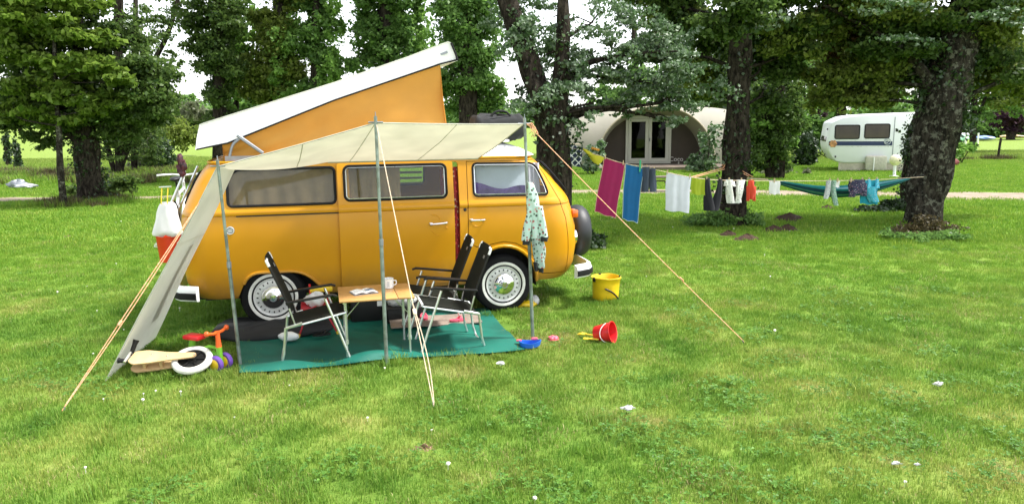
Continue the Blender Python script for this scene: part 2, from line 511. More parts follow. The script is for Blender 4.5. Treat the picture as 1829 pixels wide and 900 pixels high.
# sliding door, popped out and slid back
c = MB(); c.prism(SLIDE_DOOR, fxz, -.1, .30)
d_me = boolean(shell, c.mesh('cut'), 'INTERSECT')
c = MB(); c.prism(MID_WIN, fxz, -.2, .4)
d_me = boolean(d_me, c.mesh('cut'), 'DIFFERENCE')
for v in d_me.vertices: v.co.y -= .034
sdoor = link_mesh('sliding_door', d_me, M['paint'], van, 32)

def side_window(outline, parent, dy, frame_mat, mirror=False, trim=None, rub=.015):
    fy = (lambda z: 2 * HW - yside(z) + dy) if mirror else (lambda z: yside(z) + dy)
    mb = MB()
    def ring(o, r, dd): mb.tube([(a, fy(b) + dd, b) for a, b in o], r, 6, closed=True)
    ring(inset(outline, .006), rub, 0)
    w = mb.build('window', frame_mat, parent)
    if trim:
        mb = MB(); mb.tube([(a, fy(b) + .002, b) for a, b in inset(outline, .024)], .005, 5, closed=True)
        mb.build('window_trim', trim, w)
    g = MB()
    o = inset(outline, .012)
    s_ = .006 if not mirror else -.006
    g.prism(o, lambda a, b, d: Vector((a, fy(b) + d, b)), s_, s_ + (.004 if not mirror else -.004))
    g.build('pane', M['glass'], w, angle=20)
    return w
side_window(REAR_WIN, van, 0, M['black_rubber'], rub=.014)
wm = side_window(MID_WIN, sdoor, -.034, M['black_rubber'], trim=M['alu'], rub=.013)
side_window(CAB_WIN, fdoor, 0, M['black_rubber'], trim=M['chrome'], rub=.010)
for o in (REAR_WIN, MID_WIN, CAB_WIN): side_window(o, van, 0, M['black_rubber'], True)
# quarter-light bar in the cab window
mb = MB(); mb.tube([(.27, yside(1.285) + .004, 1.285), (.27, yside(1.64) + .004, 1.635)], .006, 5); mb.build('quarter_light_bar', M['alu'], fdoor)
# windscreen and rear glass
def end_glass(name, hw, z0, z1, tbl, sgn):
    xs = lambda y, z: float(np.interp(z, *tbl)) + sgn * (.012 if sgn > 0 else .0) + (.05 if sgn > 0 else -.03) * (1 - (y / .6) ** 2) - sgn * .012
    o = rrect(-hw, hw, z0, z1, .1)
    mb = MB(); mb.tube([(xs(a, b) + sgn * .014, HW + a, b) for a, b in o], .016, 6, closed=True)
    w = mb.build(name, M['black_rubber'], van)
    g = MB(); g.grid(lambda s_, t: Vector((xs((s_ * 2 - 1) * hw, z0 + (z1 - z0) * t), HW + (s_ * 2 - 1) * hw, z0 + (z1 - z0) * t)), 10, 4)
    g.build('pane', M['glass'], w)
end_glass('windscreen', .60, 1.29, 1.62, (_xfz, _xf), 1)
end_glass('rear_window', .48, 1.27, 1.58, (_xrz, _xr), -1)

# gutter
def loop_at(z, off):
    w = Wz(z) + off; xf = float(np.interp(z, _xfz, _xf)) + off; xr = float(np.interp(z, _xrz, _xr)) - off
    rf, rr = .36, .27; o = []
    for (cx, cy, a0, r_) in ((xr + rr, -w + rr, pi, rr), (xf - rf, -w + rf, 1.5 * pi, rf), (xf - rf, w - rf, 0, rf), (xr + rr, w - rr, .5 * pi, rr)):
        for i in range(9):
            a = a0 + .5 * pi * i / 8
            o.append((cx + r_ * cos(a), HW + cy + r_ * sin(a), z))
    return o
mb = MB(); mb.tube(loop_at(1.692, .012), .013, 6, closed=True); mb.build('gutter', M['paint'], van)
# arch lips
mb = MB()
lip = [p for p in REAR_ARCH if p[1] > .31]
mb.tube([(a, yside(max(b, .36)) - .004, b) for a, b in lip], .016, 6)
mb.build('rear_arch_lip', M['paint'], van)
mb = MB(); mb.tube([(a, yside(max(b, .36)) - .003, b) for a, b in front_arch(.382)], .018, 6); mb.build('front_arch_lip', M['paint'], van)
# sill rail under the sliding door and the rail the door runs on
mb = MB(); mb.box((-2.2, yside(1.16) - .004, 1.172), (1.0, .012, .012)); mb.build('slide_rail', M['dark'], van)
mb = MB(); mb.box((-1.1, .10, .365), (1.45, .03, .022)); mb.build('sill_rail', M['steel_dark'], van)
# wheel wells and underside
for A in (REAR_ARCH, FRONT_ARCH):
    for y0, y1 in ((.045, .40), (1.32, 1.68)):
        n = len(A)
        vs = [(a, y0, b) for a, b in A] + [(a, y1, b) for a, b in A]
        fs = [(i, i + 1, n + i + 1, n + i) for i in range(n - 1)] + [tuple(n + i for i in range(n)) if y0 < .5 else tuple(range(n))]
        mb = MB(); mb.add(vs, fs); mb.build('wheel_well', M['dark'], van, angle=40)
mb = MB()
mb.box((-1.2, HW, .30), (1.5, 1.1, .10)); mb.box((-2.85, HW, .32), (.5, .8, .14)); mb.box((.55, HW, .33), (.5, .9, .06))
mb.tube([(-2.4, .25, .32), (-2.4, 1.5, .32)], .04, 8); mb.tube([(0, .25, .32), (0, 1.5, .32)], .04, 8)
mb.tube([(-3.3, .55, .27), (-2.7, .55, .27)], .025, 8)
mb.build('underbody', M['dark'], van)

# wheels
M['hub_black'] = M['black_plastic']
def wheel(x, y, sgn):
    """outer face towards -y when sgn = -1"""
    root = bpy.data.objects.new('wheel', None); COL.objects.link(root); root.parent = van; root.location = (x, y, .322 if x == 0 else .335)
    if sgn > 0: root.rotation_euler = (0, 0, pi)
    t = MB()
    t.lathe([(.185, .02), (.215, 0), (.262, -.012), (.30, .002), (.318, .03), (.325, .06), (.325, .13), (.31, .165), (.25, .18), (.18, .17)], axis='Y', n=48)
    t.build('tyre', M['tyre'], root)
    w = MB(); w.lathe([(.212, -.002), (.214, -.006), (.226, -.0085), (.238, -.0105), (.243, -.007)], axis='Y', n=48); w.build('whitewall', M['whitewall'], root)
    r = MB(); r.lathe([(.196, .0), (.194, -.006), (.186, -.004), (.174, .008), (.155, .004), (.135, .000), (.11, .006), (.0, .012)], axis='Y', n=48)
    rim = r.build('rim', M['rim'], root)
    h = MB()
    for k in range(20):
        a = 2 * pi * k / 20
        h.box((.154 * cos(a), .0025, .154 * sin(a)), (.019, .006, .012), Matrix.Rotation(-a, 3, 'Y'))
    tag(h.build('rim_slot', M['dark'], rim), kind='stuff')
    hc = MB(); hc.lathe([(.120, .004), (.121, -.008), (.110, -.022), (.078, -.036), (.045, -.042), (.042, -.046), (.030, -.048), (.0, -.049)], axis='Y', n=40)
    hub = hc.build('hubcap', M['chrome'], root, angle=50)
    e = MB()
    e.tube([(.034 * cos(2 * pi * i / 24), -.049, .034 * sin(2 * pi * i / 24)) for i in range(24)], .0028, 5, closed=True)
    e.tube([(-.014, -.051, .029), (0, -.051, .004), (.014, -.051, .029)], .0025, 5)
    e.tube([(-.027, -.051, .016), (-.014, -.051, -.026), (0, -.051, -.002), (.014, -.051, -.026), (.027, -.051, .016)], .0025, 5)
    e.build('hub_emblem', M['steel_dark'], hub)
    return root
for x in (0, -2.4):
    wheel(x, .042, -1); wheel(x, 2 * HW - .042, 1)

# bumpers
def bumper(xe, sgn, name):
    pr = [(0, -.075), (.04, -.068), (.055, -.03), (.055, .02), (.04, .06), (0, .075)]
    def path(off):
        o = []
        ym = HW + .02
        for i in range(25):
            t = -1 + 2 * i / 24
            y = t * ym
            k = max(0, (abs(t) - .72) / .28)
            x = xe - .10 * abs(t) ** 2 * .3 - .21 * (1 - sqrt(max(0, 1 - k * k)))
            o.append((x, y))
        return o
    P = path(0)
    mb = MB(); n = len(pr); vs = []
    for i, (x, y) in enumerate(P):
        a, b = P[max(i - 1, 0)], P[min(i + 1, len(P) - 1)]
        tx, ty = b[0] - a[0], b[1] - a[1]; l = sqrt(tx * tx + ty * ty)
        nx, ny = ty / l, -tx / l
        for d, h in pr: vs.append((sgn * (x + nx * d), HW + y + ny * d, .425 + h))
    fs = []
    for i in range(len(P) - 1):
        for j in range(n):
            j2 = (j + 1) % n
            fs.append((i * n + j, i * n + j2, (i + 1) * n + j2, (i + 1) * n + j))
    fs.append(tuple(range(n))); fs.append(tuple((len(P) - 1) * n + j for j in range(n)))
    mb.add(vs, fs)
    b = mb.build(name, M['white_gloss'], van, angle=40)
    st = MB(); vs = []
    for i, (x, y) in enumerate(P):
        a, bb = P[max(i - 1, 0)], P[min(i + 1, len(P) - 1)]
        tx, ty = bb[0] - a[0], bb[1] - a[1]; l = sqrt(tx * tx + ty * ty)
        nx, ny = ty / l, -tx / l
        for d, h in ((.05, -.046), (.066, -.034), (.066, .016), (.05, .028)): vs.append((sgn * (x + nx * d), HW + y + ny * d, .418 + h))
    fs = [(i * 4 + j, i * 4 + (j + 1) % 4, (i + 1) * 4 + (j + 1) % 4, (i + 1) * 4 + j) for i in range(len(P) - 1) for j in range(4)]
    fs += [(0, 1, 2, 3), tuple((len(P) - 1) * 4 + j for j in (3, 2, 1, 0))]
    st.add(vs, fs); st.build('bumper_strip', M['black_rubber'], b)
bumper(1.03, 1, 'front_bumper')
bumper(3.33, -1, 'rear_bumper')

# lamps, handles, badges
for y in (.34, 2 * HW - .34):
    mb = MB(); mb.lathe([(.0, .06), (.05, .055), (.082, .035), (.092, .01), (.098, -.03)], (.885, y, .76), 'X', 28); hl = mb.build('headlight', M['chrome'], van)
M['amber'] = pm('amber_lens', (.75, .14, .01), .2, coat=.5)
M['red_lens'] = pm('red_lens', (.45, .01, .01), .2, coat=.5)
for y in (.26, 2 * HW - .26):
    mb = MB(); mb.box((.868, y, 1.04), (.07, .16, .085), bev=.012); mb.build('indicator', M['amber'], van)
    mb = MB(); mb.box((-3.225, y - .03 if y < HW else y + .03, .95), (.06, .13, .24), bev=.015); mb.build('tail_light', M['red_lens'], van)
def handle(x0, x1, z, y, parent, tilt=0.0):
    mb = MB()
    mb.tube(spline([(x0, y + .01, z), (x0 + .01, y - .028, z + .002), ((x0 + x1) / 2, y - .034, z + tilt * .5), (x1 - .01, y - .03, z + tilt), (x1, y + .01, z + tilt)], 4), .0095, 7)
    mb.box((x0 + .012, y - .004, z), (.034, .012, .03), bev=.004)
    return mb.build('handle', M['chrome'], parent)
handle(-.366, -.209, 1.043, yside(1.04), fdoor)
handle(-.80, -.62, 1.022, yside(1.02) - .034, sdoor, .012)
# pressed finger scoops round the handles, as raised rims
mb = MB()
mb.tube([(-.29 + .062 * cos(a), yside(1.03) + .0, 1.028 + .055 * sin(a)) for a in np.linspace(pi, 2 * pi, 12)], .0045, 5)
mb.build('scoop_rim', M['paint'], fdoor)
mb = MB()
mb.tube(spline([(-.79, .855 - HW - .02 + HW - .862, 1.115), (-.72, -.0335 + yside(1.1), 1.105), (-.685, -.034 + yside(1.08), 1.06)], 5)[1:], .0045, 5)
mb.tube(spline([(-.79, -.034 + yside(.95), .955), (-.75, -.034 + yside(.9), .915), (-.70, -.034 + yside(.9), .90)], 5), .0045, 5)
mb.lathe([(0, -.008), (.012, -.006), (.013, .006)], (-.625, yside(.98) - .034, .975), 'Y', 12)
tag(mb.build('scoop_rim', M['paint'], sdoor), kind='stuff')
mb = MB(); mb.lathe([(.0, -.012), (.013, -.01), (.018, .0)], (-.418, yside(1.15), 1.153), 'Y', 14); mb.build('door_striker', M['dark'], van)
# round badge behind the rear wheel
bx, bz = -2.764, 1.036; by = yside(bz)
mb = MB(); mb.lathe([(0, -.004), (.040, -.004), (.042, .002)], (bx, by, bz), 'Y', 28); badge = mb.build('round_badge', M['steel_dark'], van)
mb = MB()
mb.tube([(bx + .034 * cos(2 * pi * i / 28), by - .006, bz + .034 * sin(2 * pi * i / 28)) for i in range(28)], .003, 5, closed=True)
for dz, w_ in ((.012, .020), (0, .026), (-.012, .018)): mb.box((bx, by - .0055, bz + dz), (w_ * 2, .003, .005))
mb.build('badge_print', M['white_gloss'], badge)

# spare wheel in its dark cover on the nose
mb = MB(); mb.lathe([(0, .13), (.20, .13), (.27, .12), (.300, .085), (.315, .03), (.305, -.05), (.28, -.075), (0, -.075)], (1.08, HW - .05, .755), 'X', 40)
M['spare_cover'] = pm('charcoal_vinyl', (.018, .020, .024), .5, bump=.05)
mb.build('spare_wheel', M['spare_cover'], van, angle=50)
mb = MB(); mb.tube([(.88, HW - .05, .75), (1.05, HW - .05, .75)], .05, 8); mb.build('spare_bracket', M['dark'], van)
# wing mirror
mb = MB(); mb.tube([(.60, .0, 1.30), (.62, -.08, 1.33)], .007, 6); mb.box((.62, -.12, 1.36), (.02, .10, .15), bev=.008)

# interior: curtains, seats, blind, blanket
def curtain(x0, x1, z0, z1, y0, amp, n, mat, name, th=.006, ph=0):
    mb = MB()
    mb.cloth(lambda s_, t: Vector((x0 + (x1 - x0) * s_, y0 + yside(min(z0 + (z1 - z0) * t, 1.68)) + amp * sin(n * 2 * pi * s_ + ph + .6 * sin(3 * t)) * (1 - .3 * t), z0 + (z1 - z0) * t)), int(n * 8), 5, th)
    return mb.build(name, mat, van, angle=60)
curtain(-2.80, -1.70, 1.25, 1.65, .040, .010, 7, M['tan_curtain'], 'curtain')
curtain(-1.64, -1.08, 1.25, 1.65, .036, .010, 5, M['tan_curtain'], 'curtain', ph=1)
M['red_floral'] = pattern('red_floral_cloth', (.20, .010, .016), [(.55, .08, .08), (.45, .35, .26), (.3, .015, .03), (.10, .006, .01)], 30)
curtain(-.66, -.40, .42, 1.60, .035, .02, 3, M['red_floral'], 'door_curtain')
M['blind'] = pm('blue_grey_blind', (.52, .58, .66), .5, var=.12, scale=2.5, bump=.05, bscale=30)
curtain(-.36, .28, 1.26, 1.66, .10, .004, 2, M['blind'], 'window_blind')
M['lilac_blind'] = pm('lilac_grey_blind', (.46, .44, .50), .6, var=.1, scale=6)
curtain(.285, .44, 1.26, 1.62, .10, .012, 3, M['lilac_blind'], 'window_blind')
M['purple'] = pm('purple_cloth', (.10, .055, .22), .9, var=.3, scale=14, bump=.5, bscale=30)
mb = MB(); mb.cloth(lambda s_, t: Vector((-.34 + .60 * s_, .055 + .02 * sin(9 * s_) + .02 * t, 1.24 + (.17 + .025 * sin(7 * s_ + 1) - .05 * s_) * t)), 20, 5, .02); mb.build('purple_blanket', M['purple'], van, angle=60)
M['seat_grey'] = pm('grey_upholstery', (.09, .09, .085), .9)
for bx_ in ((((-.10, HW - .4, .85), (.5, .5, .16), .04), ((-.36, HW - .4, 1.15), (.14, .5, .6), .05)), (((-.10, HW + .4, .85), (.5, .5, .16), .04), ((-.36, HW + .4, 1.15), (.14, .5, .6), .05)), (((-2.35, HW, .88), (1.2, 1.4, .16), .04),)):
    mb = MB()
    for c_, d_, e_ in bx_: mb.box(c_, d_, bev=e_)
    mb.build('seat', M['seat_grey'], van)
mb = MB(); mb.box((-1.25, 1.45, .80), (1.0, .36, .72), bev=.01); mb.build('kitchen_unit', pm('brown_laminate', (.10, .07, .045), .5), van)
M['louvre'] = pm('grey_louvre', (.45, .5, .5), .25)
# louvre slats in the far middle window
for k in range(5):
    mb = MB(); mb.box((-1.13, 2 * HW - yside(1.3 + .07 * k) - .02, 1.31 + .07 * k), (.98, .006, .030), Matrix.Rotation(radians(35), 3, 'X'))
    mb.build('louvre_slat', M['louvre'], van)

# ------------------------------------------------ pop top
PT = [(-3.05, 1.82), (-3.03, 1.93), (-2.995, 2.065), (-2.94, 2.085), (-1.7, 2.47), (-.95, 2.73), (-.62, 2.855), (-.53, 2.885), (-.495, 2.87), (-.455, 2.76), (-.435, 2.69)]
lidv = PT + [(-.62, 2.648), (-1.7, 2.285), (-2.75, 1.872)]
mb = MB()
ys = [(.20, 1.0), (.175, .985), (.16, .93)]
def lid_pt(p, y): return Vector((p[0], y, p[1]))
secs = []
for y, s_ in ((.192, .018), (.183, .024), (.18, .03), (1.54, .03), (1.537, .024), (1.528, .018)):
    secs.append([(a, y, b) for a, b in inset(lidv, .03 - s_)])
n = len(lidv); vs = [p for s_ in secs for p in s_]; fs = [(k * n + j, k * n + (j + 1) % n, (k + 1) * n + (j + 1) % n, (k + 1) * n + j) for k in range(5) for j in range(n)]
fs += [tuple(range(n)), tuple(5 * n + j for j in range(n))]
mb.add(vs, fs)
lid = mb.build('pop_top_lid', M['white_gloss'], van, angle=28)
mb = MB()
for y in (.178, 1.542):
    mb.tube([(-3.04, y, 1.822), (-2.75, y, 1.878), (-1.7, y, 2.292), (-.62, y, 2.655), (-.44, y, 2.70)], .009, 5)
    mb.tube([(-.437, y, 2.70), (-.457, y, 2.765), (-.50, y, 2.868)], .011, 5)
mb.tube([(-.437, .18, 2.70), (-.437, 1.54, 2.70)], .009, 5)
mb.build('lid_seal', M['black_rubber'], lid)
mb = MB(); mb.box((-.575, .177, 2.765), (.075, .006, .022), Matrix.Rotation(radians(-20), 3, 'Y')); mb.build('lid_badge', M['steel_dark'], lid)
# canvas wedge
def canvas(fn, nu, nv): mb.grid(fn, nu, nv)
mb = MB()
LB = lambda x: float(np.interp(x, [-2.95, -2.75, -1.7, -.62, -.5], [1.85, 1.875, 2.29, 2.65, 2.68]))
for yb, sg in ((.20, 1), (1.52, -1)):
    def side(s_, t, yb=yb, sg=sg):
        x = -2.80 + 2.185 * s_
        z1 = LB(x) - .004; z0 = 1.71
        w = t * (1 - t)
        return Vector((x + (.09 * (1 - t) * s_ ** 3), yb + sg * (.06 * w * 2.2 + .016 * sin(11 * s_ + 5 * t) * w * 4 + .008 * sin(23 * s_ - 14 * t) * w * 4), z0 + (z1 - z0) * t))
    canvas(side, 40, 12)
def frontw(s_, t):
    w = t * (1 - t)
    return Vector((-.525 - .09 * t - .05 * w, .20 + 1.32 * s_, 1.71 + (LB(-.615) - .004 - 1.71) * t))
canvas(frontw, 12, 10)
def rearw(s_, t): return Vector((-2.80, .20 + 1.32 * s_, 1.71 + .14 * t))
canvas(rearw, 6, 2)
mb.build('pop_top_canvas', M['tent_orange'], van, angle=60)
for y in (.165, 1.56):
    mb = MB(); mb.tube(spline([(-2.74, y, 1.735), (-2.70, y, 1.86), (-2.62, y, 1.93)], 5), .014, 6)
    mb.tube([(-2.65, y - .012, 1.955), (-2.42, y - .012, 1.775)], .018, 6)
    mb.box((-2.60, y, 1.728), (.36, .03, .05))
    mb.build('lid_strut', M['steel_dark'], van)
# rear roof skin behind the canvas and white front roof with luggage tray
mb = MB()
def froof(s_, t):
    x = -.56 + (1.0) * s_
    hx = 1.715 + .145 * (1 - max(0, (s_ - .45) / .55) ** 2) * (1 if s_ > .02 else .9)
    y = -1 + 2 * t
    fall = (1 - abs(y) ** 5)
    w = .775 - .28 * max(0, (s_ - .75) / .25) ** 2
    return Vector((x, HW + y * w, 1.700 + (hx - 1.700) * fall))
mb.grid(froof, 24, 24)
mb.build('front_roof', M['white_gloss'], van, angle=50)
mb = MB(); mb.tube([(-.45, .17, 1.86), (.10, .17, 1.86), (.20, HW, 1.87), (.10, 1.55, 1.86), (-.45, 1.55, 1.86)], .014, 6); mb.build('roof_rail', M['white_gloss'], van)
# luggage on the front roof
bag = thing('luggage_bag', 'black soft luggage bag lying on the white front roof of the yellow van', 'bag', PM(van) @ Vector((.06, .50, 1.86)), VYAW)
mb = MB()
def bagf(s_, t):
    a = 2 * pi * s_; ph = -pi / 2 + pi * t
    r = abs(cos(ph)) ** .35
    x = .29 * r * (abs(cos(a)) ** .45) * np.sign(cos(a)); y = .25 * r * (abs(sin(a)) ** .45) * np.sign(sin(a))
    return Vector((x + .01 * sin(9 * a + t * 7), y, .13 + .14 * np.sign(sin(ph)) * abs(sin(ph)) ** .6 + .02 * cos(2 * a + 1) + .012 * sin(7 * x * 10)))
mb.grid(bagf, 36, 14, closed_u=True); mb.build('bag_body', M['black_cloth'], bag, angle=60)
mb = MB(); mb.tube([(-.26, -.0, .16), (-.1, -.262, .17), (.12, -.262, .17), (.27, 0, .16)], .008, 5); mb.tube(spline([(-.12, -.2, .26), (-.06, -.2, .31), (.04, -.2, .31), (.1, -.2, .26)], 4), .012, 6); mb.build('strap', M['black_plastic'], bag)
# =================================================================== awning, ropes, ground sheet
VM = PM(van)
vp = lambda x, y, z: VM @ Vector((x, y, z))
B1, B2, B3 = G(430, 656), G(691, 654), G(952, 608)
T1, T2, T3 = D(389, 297, B1.y - .03), D(671, 219, B2.y), D(937, 221, B3.y)
awn = thing('awning', 'cream canvas awning tied from the van gutter to three thin grey poles', 'awning', (B2.x, B2.y, 0))
QF = vp(-.28, -.03, 1.69); QM = vp(-1.80, -.03, 1.685)
QC = D(419, 303, 7.0)
def inner_edge(s_):
    if s_ < .42:
        t = s_ / .42
        return QC.lerp(QM, t) + Vector((0, 0, -.03 * sin(pi * t)))
    return QM.lerp(QF, (s_ - .42) / .58)
def outer_edge(s_):
    return T1.lerp(T2, s_ / .5) if s_ < .5 else T2.lerp(T3, (s_ - .5) / .5)
def canopy(s_, t):
    a, b = outer_edge(s_), inner_edge(s_)
    p = a.lerp(b, t)
    d2 = abs(s_ - .5)
    sag = .022 * sin(pi * t) * (.5 + .5 * sin(pi * min(1, 2 * abs(s_ - .5)))) + .006 * sin(pi * min(1, abs(2 * s_ - (0 if s_ < .5 else 1)))) * (1 - t)
    rip = .013 * sin(26 * (s_ - .5) / (.25 + t)) * t * (1 - t) * 4 * math.exp(-6 * d2) + .004 * sin(40 * s_ + 3 * t) * sin(pi * t)
    return p + Vector((0, 0, -sag + rip))
mb = MB(); mb.cloth(canopy, 72, 16, .003)
canopy_o = mb.build('canopy', M['awning'], awn, world=True, angle=60)
mb = MB(); mb.tube([canopy(i / 60, 0) + Vector((0, 0, -.004)) for i in range(61)], .006, 5); mb.tube([canopy(1, i / 10) for i in range(11)], .006, 5)
mb.tube([canopy(.42 + .58 * i / 20, 1) + Vector((0, -.004, -.004)) for i in range(21)], .009, 5)
M['hem'] = pm('canvas_hem', (.44, .44, .36), .9)
mb.build('hem', M['hem'], awn, world=True)
for s0 in (.27, .5, .76):
    mb = MB(); mb.tube([canopy(s0, i / 16) + Vector((0, 0, -.003)) for i in range(17)], .0035, 4); mb.build('stitched_seam', M['hem'], awn, world=True)
WB1, WB2 = G(188, 682), G(276, 606)
def flap(s_, t):
    a, b = T1.lerp(QC, s_), WB1.lerp(WB2, s_)
    p = a.lerp(b, t)
    w = t * (1 - t) * 4
    n = Vector((.8, .1, .5))
    return p + n * (-.035 * w * sin(pi * s_) + .012 * sin(9 * s_ + 6 * t) * w + .02 * s_ * w * sin(7 * t))
mb = MB(); mb.cloth(flap, 16, 40, .003)
mb.build('side_flap', M['flap'], awn, world=True, angle=60)
mb = MB()
mb.tube([flap(i / 16, .36) + Vector((-.004, -.006, .004)) for i in range(17)], .005, 5)
mb.tube([flap(0, i / 40) for i in range(41)], .006, 5)
mb.build('seam', pm('canvas_seam', (.42, .43, .35), .9), awn, world=True)
M['clear_strip'] = pm('clear_vinyl_strip', (.74, .74, .70), .4, spec=.4)
mb = MB(); mb.cloth(lambda s_, t: flap(.62 + .16 * s_, .40 + .42 * t) + Vector((-.006, -.008, .006)), 3, 20, .003); mb.build('vinyl_strip', M['clear_strip'], awn, world=True, angle=60)
for B, T in ((B1, T1), (B2, T2), (B3, T3)):
    mb = MB()
    mid = B.lerp(T, .52)
    mb.tube([B + Vector((0, 0, -.03)), mid], .0165, 8); mb.tube([mid, T + Vector((0, 0, .05))], .0135, 8)
    p = mb.build('pole', M['galv'], awn, world=True)
    mb = MB(); mb.tube([mid + Vector((0, 0, -.02)), mid + Vector((0, 0, .03))], .02, 8); mb.build('pole_collar', M['steel_dark'], p, world=True)
    mb = MB(); mb.tube([T + Vector((-.06, 0, .0)), T + Vector((.06, 0, .0))], .007, 5); mb.tube([T, T + Vector((0, 0, .085))], .004, 5); mb.build('pole_spike', M['steel_dark'], p, world=True)
def twist(a, b, r=.0045, off=0, sag=0):
    pts = []
    for i in range(25):
        t = i / 24
        pts.append(Vector(a).lerp(Vector(b), t) + Vector((off * sin(pi * t), 0, -sag * sin(pi * t))))
    return pts
def guy(label, a, b, lines, mat, slider=None):
    t = thing('guy_rope', label, 'rope', (b.x, b.y, 0), 0, 'guy ropes holding the awning')
    for off, q0 in lines:
        mb = MB(); mb.tube(twist(Vector(a).lerp(b, q0), b, off=off, sag=.015), .0038, 5); mb.build('line', mat, t, world=True)
    mb = MB(); d = (Vector(a) - b).normalized()
    mb.tube([b + d * .05, b + Vector((d.x * .01, d.y * .01, -.08))], .006, 6); mb.build('peg', M['steel_dark'], t, world=True)
    if slider is not None:
        q = Vector(a).lerp(b, slider)
        mb = MB(); mb.box(q, (.03, .012, .045), d.to_track_quat('Z', 'Y').to_matrix(), bev=.004); mb.build('slider', mat, t, world=True)
    return t
PL = flap(0, .17)
guy('orange double rope pegged out in the grass left of the grey canvas flap', PL, G(108, 737), ((.012, 0), (-.014, 0)), M['rope'], .6)
guy('thin pale rope from the middle pole down to the lawn in front of the table', T2 + Vector((.01, -.02, -.02)), G(776, 730), ((0, 0), (.03, .66)), M['rope_pale'], .68)
guy('long orange rope from the pole with the jacket across the open lawn', T3 + Vector((.02, -.02, 0)), G(1333, 614), ((0, 0),), M['rope'], .7)
kn = thing('rope_bundle', 'tangled orange rope ends knotted on the pole top beside the dark tree trunk', 'rope', T3 + Vector((.02, -.02, -.1)))
mb = MB()
for k in range(5):
    p0 = T3 + Vector((.02, -.02, -.01)); a = random.uniform(-.6, .6)
    mb.tube(spline([p0, p0 + Vector((.03 + .012 * k, -.01, -.02 + .03 * sin(k))), p0 + Vector((.04 + .015 * k, -.02, -.06 - .02 * (k % 3))), p0 + Vector((.02 + .02 * k, .0, -.10 + .02 * cos(k * 2)))], 5), .0035, 5)
mb.build('loose_ends', M['rope'], kn, world=True)

MAT_POLY = [G(428, 672), G(560, 662), G(690, 655), G(800, 644), G(938, 629), G(868, 553), G(640, 578), G(430, 598)]
FLm, FRm, BRm, BLm = G(428, 672), G(938, 629), G(868, 553), G(425, 590)
M['mat'] = pm('green_ground_sheet', (.006, .118, .085), .6, var=.18, scale=2.5, bump=.35, bscale=6, spec=.3)
def matf(s_, t):
    p = FLm.lerp(FRm, s_).lerp(BLm.lerp(BRm, s_), t)
    e = min(1, t * 9)
    h = .030 + .014 * sin(5 * s_ * 3 + 4 * t) * e + .009 * sin(17 * s_ - 11 * t) + .006 * sin(31 * s_ + 23 * t)
    h += .05 * math.exp(-((s_ - .44) / .10) ** 2 - ((t - .07) / .07) ** 2) + .03 * math.exp(-((s_ - .15) / .12) ** 2 - ((t - .06) / .06) ** 2)
    p = p + Vector((0, -.035 * sin(9 * s_) * (1 - t) - .03 * sin(23 * s_) * max(0, .2 - t), 0))
    p.z = max(.012, h) if t > .001 else .034
    return p
mb = MB(); mb.cloth(matf, 90, 40, .005)
tag(mb.build('ground_sheet', M['mat'], None, origin=(FLm.x, FLm.y, 0), angle=60), 'creased dark green ground sheet spread on the grass under the awning', 'ground sheet')

# =================================================================== table, mug, notebook
TC = Vector((-1.245, 6.79, 0)); TY = radians(14)
tab = thing('folding_table', 'small folding table with bamboo top and grey metal legs on the green sheet', 'table', TC, TY)
m, t_, b_ = nodes_of('bamboo')
tc = t_.nodes.new('ShaderNodeTexCoord'); mp = t_.nodes.new('ShaderNodeMapping'); mp.inputs['Scale'].default_value = (3, 40, 3)
nz = t_.nodes.new('ShaderNodeTexNoise'); nz.inputs['Scale'].default_value = 2.2; nz.inputs['Detail'].default_value = 6
rp = t_.nodes.new('ShaderNodeValToRGB')
rp.color_ramp.elements[0].color = (.38, .19, .06, 1); rp.color_ramp.elements[1].color = (.58, .33, .12, 1)
rp.color_ramp.elements[0].position, rp.color_ramp.elements[1].position = .3, .7
t_.links.new(tc.outputs['Object'], mp.inputs[0]); t_.links.new(mp.outputs[0], nz.inputs[0]); t_.links.new(nz.outputs[0], rp.inputs[0]); t_.links.new(rp.outputs[0], b_.inputs['Base Color'])
b_.inputs['Roughness'].default_value = .4
M['bamboo'] = m
for x0, x1 in ((-.325, .178), (.182, .325)):
    mb = MB(); mb.box(((x0 + x1) / 2, 0, .552), (x1 - x0, .60, .016), bev=.004); mb.build('tabletop', M['bamboo'], tab)
for sx in (-1, 1):
    mb = MB(); mb.box((sx * .285, 0, .535), (.02, .55, .018)); mb.build('rail', M['alu'], tab)
    for sy in (-1, 1):
        x, y = sx * .275, sy * .255
        mb = MB(); mb.tube([(x, y, .535), (x, y, .17)], .0135, 10); mb.tube([(x, y, .17), (x, y, .015)], .0095, 10)
        mb.tube([(x, y, .165), (x, y, .20)], .0175, 10); mb.tube([(x, y, .015), (x, y, .03)], .012, 8)
        lg = mb.build('leg', M['alu'], tab)
        mb = MB(); mb.tube([(x, y, .40), (x - sx * .12, y, .535)], .004, 5); mb.build('brace', M['alu'], lg)
nb = thing('notebook', 'open notebook with white pages lying on the bamboo table top', 'notebook', TM if False else PM(tab) @ Vector((-.10, -.02, .560)), TY + .25)
mb = MB()
for s_ in (-1, 1):
    mb.cloth(lambda a, b, s_=s_: Vector((s_ * .105 * a, -.075 + .15 * b, .012 + .012 * sin(pi * min(1, a * 1.1)) * (1 - .35 * a))), 8, 2, .006)
mb.build('page', pm('paper', (.78, .78, .76), .7), nb, angle=60)
mb = MB(); mb.box((0, 0, .004), (.225, .158, .004)); mb.build('cover', pm('grey_card', (.25, .27, .30), .6), nb)
mb = MB(); mb.box((.05, .0, .0275), (.07, .05, .002), Matrix.Rotation(.3, 3, 'Z')); mb.build('printed_picture', pm('print_blue', (.12, .17, .26), .5), nb)
